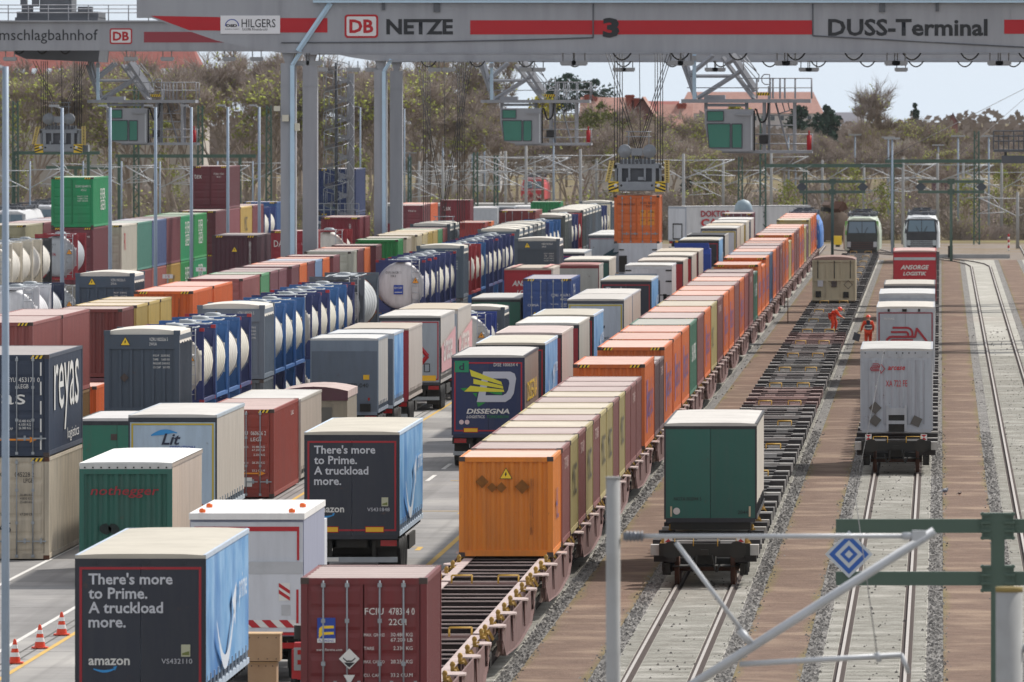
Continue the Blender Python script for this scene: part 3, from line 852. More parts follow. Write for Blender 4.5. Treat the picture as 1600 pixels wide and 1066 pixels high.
ad=n.new('ShaderNodeMath'); ad.operation='MULTIPLY_ADD'; ad.inputs[1].default_value=0.55; l.new(nz.outputs['Fac'],ad.inputs[0]); l.new(d2.outputs[0],ad.inputs[2])
mr2=n.new('ShaderNodeMapRange'); mr2.inputs['From Min'].default_value=0.66; mr2.inputs['From Max'].default_value=0.86; mr2.inputs['To Max'].default_value=0.8; l.new(ad.outputs[0],mr2.inputs['Value'])
bs_=n['Principled BSDF']; old=bs_.inputs['Base Color'].links[0].from_socket
mxm=n.new('ShaderNodeMix'); mxm.data_type='RGBA'; l.new(mr2.outputs[0],mxm.inputs[0]); l.new(old,mxm.inputs[6]); mxm.inputs[7].default_value=(*hexc('6d6638'),1); l.new(mxm.outputs[2],bs_.inputs['Base Color'])
o=obj('path',pme,PATHM); o['kind']='structure'
gs=MB()
for c in xs[:-1]+[xs[-1]]:
    for k in range(int(5200)):
        x=c+rng.choice((-1,1))*(1.42+rng.gauss(0,0.13)); y=232*math.exp(rng.random()*0.62); r_=rng.uniform(0.022,0.05); z=-0.06; a_=rng.uniform(-1,1)*r_
        gs.face([(x-r_,y-r_,z),(x+r_,y-r_*.7,z),(x+a_*.4,y+a_,z+r_*1.2)]); gs.face([(x+r_,y-r_*.7,z),(x+r_*.6,y+r_,z),(x+a_*.4,y+a_,z+r_*1.2)])
obj('ballast_stones',gs,ground_mat('ballast_stone',hexc('a29e98'),hexc('6a6764'),4,0.9,bump=0,f0=0.4,f1=0.6))['kind']='stuff'
# loose ballast stones that have rolled onto concrete and path
st=MB()
for k in range(2600):
    c=rng.choice(xs[:-1]); y=235*math.exp(rng.random()*1.0); x=c+rng.gauss(0,0.4) if rng.random()<0.55 else c+rng.choice((-1,1))*rng.uniform(1.1,1.75)
    r_=rng.uniform(0.022,0.05); z=-0.05
    st.face([(x-r_,y-r_,z),(x+r_,y-r_*.6,z),(x+r_*.2,y,z+r_*1.3)]); st.face([(x+r_,y-r_*.6,z),(x+r_*.5,y+r_*1.4,z),(x+r_*.2,y,z+r_*1.3)]); st.face([(x-r_,y-r_,z),(x+r_*.2,y,z+r_*1.3),(x-r_*.8,y+r_,z)])
obj('loose_stones',st,ground_mat('dark_stone',hexc('4b4a4a'),hexc('77726c'),3,0.9,bump=0))['kind']='stuff'

RAILTOP=mat('rail_head',hexc('b7b0a8'),0.28,0.7,0.2,dirtcol=hexc('6a5a4c'))
RAILSIDE=mat('rail_web_rust',hexc('3a2b25'),0.85,0,0.4,dirtcol=hexc('2a221d'))
def rail_mb(pts):
    mb=MB()
    for (x0,y0),(x1,y1) in zip(pts[:-1],pts[1:]):
        h=0.036
        mb.face([(x0-h,y0,0.03),(x0+h,y0,0.03),(x1+h,y1,0.03),(x1-h,y1,0.03)],0)
        for a in (-h,h):
            q=[(x0+a,y0,0.03),(x1+a,y1,0.03),(x1+a*1.9,y1,-0.054),(x0+a*1.9,y0,-0.054)]
            mb.face(q[::-1] if a<0 else q,1)
        mb.face([(x0-0.13,y0,-0.05),(x0-h*1.9,y0,-0.05),(x1-h*1.9,y1,-0.05),(x1-0.13,y1,-0.05)],1)
        mb.face([(x0+h*1.9,y0,-0.05),(x0+0.13,y0,-0.05),(x1+0.13,y1,-0.05),(x1+h*1.9,y1,-0.05)],1)
    return mb.mesh('rail',2)
tlab={'2':'railway track under the long brown-wagon train of containers','3':'railway track under the black wagons with the dark green box at their near end','4':'railway track under the white lorry boxes, empty in the foreground beside the blue diamond sign','5':'empty railway track right of the white lorry boxes, curving left at its far end','6':'railway track cut off by the right edge of the picture'}
for k,c in TR.items():
    t=thing('railway_track',tlab[k],'railway track',(0,0,0),0,'parallel loading tracks')
    for sx in (-0.7525,0.7525):
        pts=[(c+sx,-20),(c+sx,880)]
        if k=='5': pts=[(c+sx,-20),(c+sx,866),(c+sx-0.35,880),(c+sx-1.2,893),(c+sx-2.9,908),(c+sx-6,930),(c+sx-12,965)]
        elif k=='4': pts+=[(c+sx-0.3,920),(c+sx-3,965)]
        else: pts+=[(c+sx,990)]
        obj('rail',rail_mb(pts),[RAILTOP,RAILSIDE],t)
# far gravel throat behind the buffers
sheet('gravel_field',-60,60,905,1010,-0.058,ground_mat('far_gravel',hexc('8a8076'),hexc('6b6158'),0.8,0.95,c3=hexc('7a6a52'),s3=0.1),kind='structure')

# painted markings
PW=mat('road_paint_white',hexc('cfcdc8'),0.7,0,0.5,dirtcol=hexc('9a9894'),scale=1.2)
PY=mat('road_paint_yellow',hexc('c9a24a'),0.7,0,0.5,dirtcol=hexc('9a8a5c'),scale=1.2)
mw=MB(); my=MB(); mj=MB()
def mark(mb,x,y0,y1,wd=0.13,z=-0.014): mb.face([(x-wd/2,y0,z),(x+wd/2,y0,z),(x+wd/2,y1,z),(x-wd/2,y1,z)])
mark(mw,-25.35,100,900); mark(mw,-22.28,100,900); mark(my,-21.2,100,900,0.13); mark(my,-14.4,100,900,0.16)
y=121.8
while y<900: mark(mw,-17.65,y,y+6,0.15); y+=12
for y in range(150,900,28):
    mark(my,-16.0,y,y+0.25,1.7); mark(my,-15.2,y-2.2,y,0.16)
for x in (-21.75,-21.5,-33.6,-33.9): mark(mj,x,50,930,0.06,-0.016)
for k in range(110): mj.face([(-69,100+k*7.5,-0.017),(-13,100+k*7.5,-0.017),(-13,100.05+k*7.5,-0.017),(-69,100.05+k*7.5,-0.017)])
obj('road_markings_white',mw,PW)['kind']='structure'; obj('road_markings_yellow',my,PY)['kind']='structure'
obj('road_joints',mj,mat('slab_joint',hexc('55534f'),0.9))['kind']='structure'

# ---------------------------------------------------------------- long container train (track 2)
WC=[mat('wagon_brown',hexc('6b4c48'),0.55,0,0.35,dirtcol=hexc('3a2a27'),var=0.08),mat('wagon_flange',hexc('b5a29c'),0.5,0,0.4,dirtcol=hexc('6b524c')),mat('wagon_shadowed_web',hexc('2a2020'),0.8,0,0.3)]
CW={'d27a20':'ochre orange','cf6826':'orange','7c4742':'brown','a99a66':'yellow','2b6149':'green','5f4344':'grey-brown','84403c':'red-brown','3a5372':'blue','6a4358':'purple'}
X2=TR['2']
seq=[]
ys=[282,289,295.6,302,308.4,314.8,321.2,327.6,334,340.4,346.9,353.2,359.5]
cs=['d27a20','7c4742','a99a66','7c4742','a99a66','7c4742','a99a66','a99a66','7c4742','a99a66','7c4742','7c4742','7c4742']
for y,c in zip(ys,cs): seq.append((y,H20,STD,c))
seq.append((369.5,H40,HC,'cf6826')); seq.append((382.6,H20,STD,'5f4344')); seq.append((389,H20,STD,'5f4344'))
k40=['cf6826']*3+['2b6149','7c4742','cf6826','a99a66','7c4742','cf6826','cf6826','7c4742','cf6826','84403c','7c4742','2b6149','7c4742','cf6826','7c4742','3a5372','7c4742','84403c','7c4742','7c4742','cf6826','a99a66','2b6149','7c4742','7c4742','7c4742','cf6826','a99a66','6a4358','a99a66','cf6826','cf6826','cf6826']
low={14,16,24,30,31}
for k,c in enumerate(k40): seq.append((395.6+13.5*k,H40,STD if k in low else HC,c))
NAVY=mat('navy_blue_lettering',hexc('24357a'),0.5)
for k in (15,17,19,22,25,28): seq[16+k]=seq[16+k][:3]+('cf6826',)  # boxes turned orange: the salmon of sunlit brown sides put into their colour
for i,(y,L,Hc,c) in enumerate(seq):
    if i==0: lab='ochre orange container with a yellow warning triangle, nearest but one on the brown wagons'
    else: lab='%s %s container, %s behind the ochre orange one on the brown-wagon train'%(CW[c],'short' if L<7 else 'long',nth(i))
    side=[]; texts=[]; tri=None
    if i==0:
        tri=(0.0,2.02); texts=[('HLXU 323 417 0',0.62,0.55,0.1,1.5,mat('faded_brown_lettering',hexc('6a3a18'),0.6))]
        side=[('HL',2.0,0.9,1.6,0.8,NAVY)]
    elif c=='a99a66': side=[('MSC',1.4,1.0,3.0,0.9,BLACK)]
    elif c=='cf6826':
        side=[('Hapag-Lloyd',3.0,0.55,7.0,1.75,NAVY)]; 
    elif c=='2b6149': side=[('CHINA SHIPPING',2.5,1.3,7,0.7,WHITE)]
    elif i%2: side=[('TEXTAINER',1.2,Hc-0.6,L*0.5,0.3,mat('dusty_lettering',hexc('b8a09a'),0.6))]
    kind='wall' if (i in (0,13,16) or c=='cf6826') else 'door'
    t=container(X2,y,1.2,L,Hc,c,kind,lab,'containers on the long brown-wagon train',texts,side,tri=tri,rods=i<5)
    if c=='cf6826' and L>7: obj('emblem',MB().face([(1.236,1.9,0.5),(1.236,2.6,0.5),(1.236,2.6,2.3),(1.236,1.9,2.3)]),BLUL,t)
    if i==0:
        dg=mat('torn_placard',hexc('82521f'),0.8,0,0.6,dirtcol=hexc('5c3a1c'),scale=6)
        for xx,zz,s_ in ((-0.62,1.95,0.17),(-0.36,1.8,0.13),(-0.12,1.8,0.14),(0.42,1.82,0.19)):
            obj('torn_placard',MB().face([(0,0,-s_),(s_,0,0),(0,0,s_),(-s_,0,0)]),dg,t,(xx,-0.022,zz))
# the nearest red box on the same train, seen from its doors
yr=210.1
t=container(X2+0.13,yr,1.2,H20,STD,'6e2528','door','dark red container with a blue and yellow logo, door end nearest the viewer','containers on the long brown-wagon train',
  texts=idtexts(('FCIU','478314 0'),'22G1',WHITE,0.02,1.88),tri=None)
lg=obj('logo_panel',MB().box(-0.9,-0.026,1.42,-0.55,-0.021,1.82),BLUL,t)
sw=MB()
for k,(a,b) in enumerate(((1.62,1.80),(1.50,1.68))):
    pts=[(-0.87,a-0.08),(-0.80,a-0.01),(-0.58,a),(-0.58,a+0.05),(-0.80,a+0.045),(-0.86,a)]
    sw.face([(p,-0.031,q) for p,q in pts])
sw.face([(-0.87,-0.032,1.47),(-0.82,-0.032,1.47),(-0.80,-0.032,1.6),(-0.86,-0.032,1.6)])
obj('logo_swoosh',sw,YEL,lg); obj('logo_strip',MB().box(-0.9,-0.026,1.34,-0.55,-0.021,1.42),WHITE,lg); front_text(lg,'FLORENS',-0.87,1.355,0.29,0.045,BLUL,-0.03)
front_text(t,'www.florens.com',-0.92,1.18,0.5,0.05,WHITE,-0.024)
dm=MB(); dm.face([(0,0,-0.2),(0.2,0,0),(0,0,0.2),(-0.2,0,0)],0); dm.face([(-0.11,-0.003,-0.07),(0,-0.003,-0.17),(0.11,-0.003,-0.07)],1); dm.face([(-0.12,-0.003,0.03),(-0.05,-0.003,-0.03),(0.05,-0.003,-0.03),(0.12,-0.003,0.03),(0.12,-0.003,0.0),(0.05,-0.003,-0.06),(-0.05,-0.003,-0.06),(-0.12,-0.003,0.0)],1)
obj('corrosive_placard',dm.mesh('corrosive_placard',2),[WHITE,BLACK],t,(-0.28,-0.055,1.03))
obj('white_triangle',MB().face([(-0.11,0,0.1),(0,0,-0.1),(0.11,0,0.1)]),WHITE,t,(-0.28,-0.055,0.62))
obj('data_plate',MB().box(-0.96,-0.02,0.25,-0.75,-0.004,0.55),ALU,t)
front_text(t,'HL',0.3,0.42,0.24,0.1,WHITE,-0.024)
GW='brown container wagons in the long train'
y=188.2; i=0
while y<880:
    loaded=[s for s in seq if s[0]+s[1]>y and s[0]<y+26.8]
    if i==0: lab='brown skeletal wagon under the dark red container nearest the viewer'
    elif not loaded: lab=['','empty brown skeletal wagon with yellow handrails just behind the dark red container','empty brown skeletal wagon, second behind the dark red container'][min(i,2)]
    else: lab='brown skeletal wagon, %s from the near end of the long container train'%nth(i+1)
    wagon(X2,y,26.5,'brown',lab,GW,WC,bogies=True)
    y+=26.8; i+=1

# ---------------------------------------------------------------- track 3: dark wagons, a green box and a cream bulk box
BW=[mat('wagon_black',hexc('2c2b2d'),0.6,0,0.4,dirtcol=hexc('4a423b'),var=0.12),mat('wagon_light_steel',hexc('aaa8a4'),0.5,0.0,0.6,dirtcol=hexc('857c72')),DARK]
BR=[mat('wagon_black_red',hexc('4a3230'),0.6,0,0.4,dirtcol=hexc('2d2423')),mat('wagon_pinkish',hexc('b59a93'),0.5,0,0.45,dirtcol=hexc('7a6660'))]
X3=TR['3']; y=291.5; i=0
while y<845:
    lab='pale steel and black wagon carrying the dark green box, near end of its train' if i==0 else ('black and grey wagon carrying the cream bulk box' if y<650<y+27 else '%s wagon, %s behind the one with the dark green box'%('empty brownish' if i in (5,9) else 'empty black and grey',nth(i)))
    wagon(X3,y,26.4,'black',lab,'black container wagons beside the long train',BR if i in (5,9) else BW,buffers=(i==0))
    y+=27.0; i+=1
t=trailer(X3,299,'dark green lorry box with white roof on the near end of the black wagons',L=13.0,W=2.55,z0=0.1,z1=2.75,side='d3cabd',rear='1f5a50',roof='e2ddd6',frame='2c2e33',top='25262c',wheels=False,plates=False,cat='swap body',name='swap_body',base=1.42,toph=0.17,
   texts=[('NOTA 002044 5',-1.0,0.62,0.75,0.1,BLACK),('2044',0.75,0.25,0.28,0.1,BLACK)])
obj('round_sticker',MB().lathe([(0,0.0),(0,0.095)],(-0.93,0,0.33),'y',16),mat('sticker',hexc('c9c4c0'),0.5),t,(0,-0.02,0))
for xx in (-1.08,1.08): obj('reflector_strip',MB().box(xx-0.025,-0.02,0.18,xx+0.025,-0.008,0.46),mat('strip',hexc('b9a98e'),0.5),t)
obj('underframe',MB().box(-1.1,0.02,-0.18,1.1,12.9,0.08),DARK,t)
# cream bulk box
cx=TR['3']
t=thing('bulk_container','cream bulk box with a brown rolled roof cover standing alone on the black wagons','bulk container',(cx,644,1.25))
cm=paint('b3a88c',0.4); b_=MB(); b_.box(-1.28,0.05,0.0,1.28,7.6,2.45)
for xx in (-1.28,-0.45,0.40,1.20): b_.box(xx,-0.02,0.1,xx+0.09,0.06,2.4)
for zz in (0.05,1.2,2.33): b_.box(-1.28,-0.03,zz,1.28,0.06,zz+0.1)
obj('body',b_,cm,t)
rc=MB(); n=10
for k in range(n):
    a0=math.pi*k/n; a1=math.pi*(k+1)/n
    rc.face([(-1.3*math.cos(a0),-0.02,2.44+0.2*math.sin(a0)),(-1.3*math.cos(a1),-0.02,2.44+0.2*math.sin(a1)),(-1.3*math.cos(a1),7.6,2.44+0.2*math.sin(a1)),(-1.3*math.cos(a0),7.6,2.44+0.2*math.sin(a0))],0,True)
rc.face([(-1.3*math.cos(math.pi*k/n),-0.02,2.44+0.2*math.sin(math.pi*k/n)) for k in range(n+1)][::-1])
obj('roof_cover',rc,mat('brown_cover',hexc('8a6f66'),0.7,0,0.3),t)
for xx in (-0.95,0.03,0.98): obj('latch_bar',MB().tube((xx,-0.06,1.35),(xx,-0.06,2.4),0.03,6),DARK,t)
for xx,zz,m_ in ((-0.8,1.05,ALU),(0.02,1.02,CASTING),(-0.92,0.42,DARK),(0.72,0.38,DARK)): obj('hatch',MB().box(xx-0.16,-0.05,zz-0.18,xx+0.16,-0.02,zz+0.18),m_,t)
obj('placard_frame',frameq(MB(),-0.19,-0.19,0.19,0.19,0.03,0),CASTING,t,(0.85,-0.05,0.98)).rotation_euler=(0,R(45),0)

# ---------------------------------------------------------------- track 4: white lorry boxes
X4=TR['4']; y=380.2; i=0
ld={0:'pale wagon with black buffers under the nearest white lorry box on its train',8:'',}
while y<855:
    lab='wagon with black buffers and red and white tail boards under the nearest grey-white lorry box' if i==0 else 'wagon in the train of grey-white lorry boxes, %s behind its near end'%nth(i)
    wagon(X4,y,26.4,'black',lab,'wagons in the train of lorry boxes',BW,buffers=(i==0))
    y+=27.0; i+=1
def ribbed(t,z0,z1,x,m):
    mb=MB(); corrugate(mb,2*x,z0,z1,lambda q,d,z:(-x+q,-0.028+d,z),0.28,0.03); return obj('ribbed_wall',mb,m,t)
def arrow_logo(parent,cx,cz,s_,m,y=-0.02):
    mb=MB(); cnt=[0]
    def st(p,q,wd):
        cnt[0]+=1; yk=y-0.0012*cnt[0]
        p=Vector(p);q=Vector(q);d=(q-p).normalized();nn=Vector((-d.y,d.x))*wd/2
        a=p-d*wd*0.3-nn;b=q+d*wd*0.3-nn;c=q+d*wd*0.3+nn;e=p-d*wd*0.3+nn
        mb.face([(cx+s_*v.x,yk,cz+s_*v.y) for v in (a,b,c,e)])
    def poly(pts,wd):
        for p,q in zip(pts[:-1],pts[1:]): st(p,q,wd)
    arc=lambda cx_,cz_,r_,a0,a1,n=7:[(cx_+r_*math.cos(R(a0+(a1-a0)*k/n)),cz_+r_*math.sin(R(a0+(a1-a0)*k/n))) for k in range(n+1)]
    poly([(-0.55,0.52)]+arc(0.05,0.27,0.25,90,0)+[(0.3,0.12)],0.09)
    poly([(-0.62,0.33),(0.0,0.33)]+arc(0.0,0.22,0.11,90,0)+[(0.11,0.12)],0.09)
    poly([(0.4,0.12),(-0.6,0.12)]+arc(-0.6,-0.13,0.25,90,270)+[(0.4,-0.38)],0.10)
    poly([(0.3,-0.03),(-0.55,-0.03)]+arc(-0.55,-0.13,0.10,90,270)+[(0.3,-0.23)],0.09)
    poly([(0.42,0.12),(0.50,0.48),(0.98,-0.13),(0.50,-0.72),(0.42,-0.38)],0.10)
    return obj('arrow_logo',mb,m,parent)
DRED=mat('dark_red_lettering',hexc('9a1f2c'),0.5)
t=trailer(X4,383,'grey-white ribbed lorry box with dark diamond placards, nearest on the right-hand train',L=12.2,W=2.55,z0=0.08,z1=2.95,side='b9b9b9',rear='9da3ab',roof='d0ceca',frame='9da1a6',wheels=False,plates=False,doors=False,base=1.37,toph=0.32,cat='swap body',name='swap_body')
ribbed(t,0.3,2.55,0.98,paint('a3a8b0',0.5))
arrow_logo(t,-0.68,2.28,0.27,DRED,-0.035); front_text(t,'arcese',-0.3,2.2,0.6,0.13,REDL,-0.035,0.02,0.3)
front_text(t,'XA 722 FE',-0.38,1.62,0.76,0.22,REDL,-0.035)
for xx,zz,an in ((-0.75,0.75,45),(-0.75,0.3,38),(0.7,0.28,25)):
    o=obj('placard_holder',MB().box(-0.16,-0.02,-0.16,0.16,0.0,0.16),mat('placard_grey',hexc('55524d'),0.6),t,(xx,-0.035,zz+0.12)); o.rotation_euler=(0,R(an),0)
bx=MB(); bx.box(-0.36,-0.06,0.05,-0.28,0,0.95); bx.box(0.28,-0.06,0.05,0.36,0,0.95); bx.box(-0.28,-0.06,0.62,0.28,0,0.86); bx.box(-0.28,-0.06,0.3,0.28,0,0.42)
obj('lower_bracket',bx,paint('a9adb2'),t); obj('lower_recess',MB().box(-0.28,-0.034,0.02,0.28,-0.005,0.62),DARK,t)
for k in range(11):
    obj('rope_button',cached('rb',lambda:MB().box(-0.02,-0.015,-0.02,0.02,0.0,0.02).mesh('rope_button')),DARK,t,(-1.1+k*0.22,-0.004,2.8))
t=trailer(X4,482,'white lorry box with big dark red arrow logo and border, second on right-hand train',L=13.4,W=2.58,z0=0.1,z1=3.2,side='d2d2d2',rear='a9b0b8',roof='dcd6cc',frame='b4b7bb',border='8f2430',wheels=False,plates=False,base=0.75,cat='semi-trailer',name='lorry_box')
arrow_logo(t,0.0,1.75,1.0,DRED,-0.03); front_text(t,'VECTORSS',-0.95,2.62,0.45,0.09,WHITE,-0.02)
for xx in (-0.75,-0.1,0.0,0.6): obj('hinge',MB().box(xx-0.05,-0.03,2.98,xx+0.05,0.0,3.1),DARK,t)
trailer(X4,501.5,'pale grey lorry box showing only its roof edge behind the big arrow logo',L=13.4,W=2.58,z0=0.1,z1=3.45,side='d2d2d2',rear='a3abb5',roof='dcdcda',frame='b0b4b9',wheels=False,plates=False,base=0.75,cat='semi-trailer',name='lorry_box')
t=trailer(X4,543,'grey-white lorry box with a thin red border, in front of the bright red one',L=13.4,W=2.58,z0=0.1,z1=3.2,side='d2d2d2',rear='a9b0b8',roof='d9d2c6',frame='5a5c60',border='a03540',wheels=False,plates=False,base=0.75,cat='semi-trailer',name='lorry_box',bt=0.03)
front_text(t,'Trasporti',-0.9,2.66,0.5,0.08,WHITE)
t=trailer(X4,651,'bright red lorry box with white lettering on the train before the black and white locomotive',L=13.4,W=2.58,z0=0.1,z1=3.35,side='b01c2c',rear='a91a29',roof='d9b7b0',frame='a91a29',top='8c2029',wheels=False,plates=False,doors=False,base=0.8,cat='semi-trailer',name='lorry_box')
obj('grey_band',MB().box(-1.24,-0.02,2.78,1.24,-0.01,2.95),ALU,t)
front_text(t,'ANSORGE',-0.85,2.22,1.7,0.27,WHITE,-0.03,0.03,0.25); front_text(t,'LOGISTIK',-0.70,1.86,1.4,0.23,WHITE,-0.03,0.03,0.25)
# ---------------------------------------------------------------- lorries in the loading lane next to the long train
def slogan(t,code,smile=True):
    gm=mat('slogan_grey',hexc('c3c6cc'),0.5)
    for k,(s_,w_) in enumerate((("There's more",1.67),('to Prime.',1.17),('A truckload',1.48),('more.',0.74))):
        front_text(t,s_,-1.03,3.40-0.285*k,w_,None,gm,-0.02,0.02)
    front_text(t,'amazon',-1.03,1.80,0.82,None,WHITE,-0.02,0.02)
    sm=MB(); n=10
    for k in range(n):
        a,b=k/n,(k+1)/n
        f=lambda u:(-0.93+0.42*u,1.755-0.075*math.sin(math.pi*(0.12+0.76*u)))
        (x0,z0),(x1,z1)=f(a),f(b); th=0.012+0.014*math.sin(math.pi*a)
        sm.face([(x0,-0.02,z0-th),(x1,-0.02,z1-th),(x1,-0.02,z1+th),(x0,-0.02,z0+th)])
    sm.face([(-0.50,-0.02,1.70),(-0.46,-0.02,1.79),(-0.54,-0.02,1.765)])
    obj('smile_arrow',sm,SKYL,t)
    front_text(t,code,0.42,1.83,0.61,0.10,gm,-0.02)
    g=obj('sticker',MB().box(0.81,-0.02,1.97,0.99,-0.012,2.21),mat('pale_sticker',hexc('b9bba0'),0.6),t)
    obj('sticker_stripe',MB().face([(0.83,-0.024,2.0),(0.97,-0.024,2.0),(0.97,-0.024,2.08),(0.83,-0.024,2.04)]),mat('sticker_olive',hexc('6f7a3a'),0.6),g)
def blue_side():
    if 'blue_mural' in MATS: return MATS['blue_mural']
    m=ground_mat('blue_mural',hexc('4f8fc4'),hexc('8fb8dc'),0.45,0.45,c3=hexc('3a76b4'),s3=0.35,bump=0.03)
    MATS['blue_mural']=m; return m
def slogan_trailer(X,Y,code,label,L=13.6,**k):
    t=trailer(X,Y,label,L=L,W=2.6,side=blue_side(),rear='252b38',roof='d9d2c2',frame='b9c8d8',top='23262f',border='a3222e',group='dark lorry trailers with the white slogan',**k)
    slogan(t,code)
    # white smile on the side wall
    sm=MB(); n=14
    def f(u): return (2.6+5.4*u, 2.95-1.35*math.sin(math.pi*(0.1+0.8*u)))
    for i in range(n):
        a,b=i/n,(i+1)/n; (y0,z0),(y1,z1)=f(a),f(b); th=0.05+0.10*math.sin(math.pi*a)
        sm.face([(1.345,y0,z0-th),(1.345,y1,z1-th),(1.345,y1,z1+th),(1.345,y0,z0+th)])
    sm.face([(1.345,8.3,2.2),(1.345,8.7,3.1),(1.345,7.4,2.75)])
    obj('side_smile',sm,mat('mural_white',hexc('cfd8e2'),0.5),t)
    side_text(t,'prime',9.6,2.5,2.4,0.7,mat('mural_white',hexc('cfd8e2'),0.5),1.345)
    return t
slogan_trailer(-15.89,216,'VS432110','dark trailer with white slogan and light blue side, nearest, cut off by bottom edge')
slogan_trailer(-16.06,296.7,'VS431848','dark trailer with a white slogan, second, behind the white truck with orange beacons')

# white box truck with tail lift and beacons
t=thing('box_truck','white box truck with orange roof beacons and red-white warning stripes on its tail lift','truck',(-15.5,243,0))
wp=paint('cfd3da',0.2,0.35)
bw=MB(); W_=1.27
bw.box(-W_,0.06,1.05,W_,8.2,3.72)
obj('box_body',bw,[paint('9a9fb5',0.2)],t)
rw=MB(); rw.box(-W_+0.02,0.0,2.72,W_-0.02,0.06,3.6); obj('upper_door',rw,wp,t)
obj('roof',MB().box(-W_-0.02,-0.05,3.66,W_+0.02,8.3,3.80),paint('e3e2e0',0.2),t)
tl=MB(); tl.box(-W_+0.02,-0.08,1.15,W_-0.02,0.0,2.45); obj('tail_lift',tl,paint('d2d6dd',0.2,0.35),t)
obj('tail_lift_band',MB().box(-W_+0.02,-0.09,2.45,W_-0.02,0.0,2.72),ALU,t)
fb=MB(); fb.box(-W_+0.1,-0.012,3.40,W_-0.1,-0.002,3.5); fb.box(W_-0.15,-0.012,2.75,W_-0.10,-0.002,3.4); fb.box(-W_+0.10,-0.012,2.75,-W_+0.15,-0.002,3.4); fb.box(W_-0.16,-0.095,1.2,W_-0.11,-0.085,2.1); fb.box(-W_+0.02,-0.10,1.08,W_-0.02,-0.085,1.14)
obj('red_reflective_tape',fb,REDL,t)
def hatch(x0,z0,x1,z1,n,y):
    mb=MB(); mb.box(x0,y,z0,x1,y+0.006,z1,0); wd=(x1-x0)/n
    for k in range(n):
        a=x0+k*wd; mb.face([(a,y-0.004,z1),(a+wd*0.5,y-0.004,z1),(min(x1,a+wd*0.95),y-0.004,z0),(a+wd*0.45,y-0.004,z0)],1)
    return mb.mesh('warning_stripes',2)
obj('warning_stripes',hatch(-1.2,1.25,1.1,1.42,6,-0.095),[WHITE,REDL],t)
hq=MB(); hq.box(0.72,-0.095,1.85,0.97,-0.089,2.25)
for k in range(3): hq.face([(0.72,-0.099,2.25-0.15*k),(0.72,-0.099,2.16-0.15*k),(0.97,-0.099,1.98-0.15*k+0.02),(0.97,-0.099,2.08-0.15*k)],1) if k<2 else None
obj('warning_panel',hq.mesh('warning_panel',2),[WHITE,REDL],t)
obj('grey_panel',MB().box(0.78,-0.09,1.52,0.98,-0.082,1.76),ALU,t)
for xx,yy in ((-1.0,0.12),(1.0,0.12),(-1.05,3.2),(1.05,3.4)): obj('beacon',cached('bea',lambda:MB().lathe([(0,0.07),(0.06,0.075),(0.09,0.05),(0.1,0)],(0,0,0),'z',10).mesh('beacon')),AMBER,t,(xx,yy,3.81))
obj('lift_bracket',MB().box(-0.3,-0.12,0.6,0.3,0.05,1.1),DARK,t); obj('chassis',chassis_mesh(8.0,2.4,1.05),DARK,t)
for sx in (-1,1):
    obj('tail_light',MB().box(-0.24,-0.02,0,0.24,0.0,0.13),TAIL,t,(sx*0.9,0,0.78)); obj('wheel',wheel_mesh(),[RUBBER,STEEL],t,(sx*1.03,1.9,0.52)); obj('wheel',wheel_mesh(),[RUBBER,STEEL],t,(sx*1.03,3.2,0.52))
obj('cab',MB().box(-1.2,8.5,0.6,1.2,10.5,3.3),wp,t)

t=trailer(-16.1,387,'navy trailer with a large white letter and yellow-green streaks on its doors',side='8f7d72',rear='1c2d57',roof='dcd9d4',frame='3a3a44',top='1d2342',border='b02030')
dp=MB(); 
def ring(pts_o,pts_i,m,y):
    n=len(pts_o)
    for k in range(n-1): dp.face([(pts_o[k][0],y,pts_o[k][1]),(pts_o[k+1][0],y,pts_o[k+1][1]),(pts_i[k+1][0],y,pts_i[k+1][1]),(pts_i[k][0],y,pts_i[k][1])],m)
sc=2.6/870.0
def zz(x,y): return (-1.3+(x-40)*sc, 4.0-(y-285)*sc)
q=lambda pts,m,y:dp.face([(zz(a,b)[0],y,zz(a,b)[1]) for a,b in pts],m)
ring([zz(*p) for p in ((415,480),(740,480),(790,505),(808,560),(780,740),(745,800),(680,842),(340,842))],[zz(*p) for p in ((400,562),(690,562),(720,580),(728,620),(712,700),(690,740),(650,762),(360,762))],0,-0.02)
q(((415,480),(490,480),(430,842),(340,842)),0,-0.021)
q(((255,455),(630,600),(645,640),(275,535)),1,-0.024); q(((300,565),(650,650),(655,685),(300,625)),1,-0.024); q(((265,648),(660,695),(668,722),(190,718)),1,-0.024)
q(((145,680),(230,672),(190,715)),2,-0.023); q(((290,735),(345,735),(335,785)),2,-0.023); q(((340,845),(445,848),(355,900)),2,-0.023); q(((470,720),(640,722),(640,755),(560,750)),2,-0.0225)
obj('letter_emblem',dp.mesh('letter_emblem',3),[mat('emblem_white',hexc('bcc0cb'),0.5),mat('emblem_yellow',hexc('d6cf3a'),0.5),GRNL],t)
g=obj('green_panel',MB().box(-1.19,-0.02,zz(0,488)[1],-0.69,-0.012,zz(0,352)[1]),mat('panel_green',hexc('17875f'),0.5),t); front_text(g,'d',-1.04,zz(0,462)[1],0.19,0.25,DKBLUE,-0.025,0.02)
front_text(t,'DISE 100654 4',0.2,zz(0,418)[1],0.85,0.12,WHITE); front_text(t,'DISSEGNA',-0.77,zz(0,982)[1],1.53,0.18,WHITE,-0.02,0.03,0.2); front_text(t,'LOGISTICS.',-0.77,zz(0,1035)[1],0.66,0.1,WHITE,-0.02,0.015,0.25); front_text(t,'TOMORROW',-0.05,zz(0,1035)[1],0.8,0.1,GRNL,-0.02,0.0,0.2)
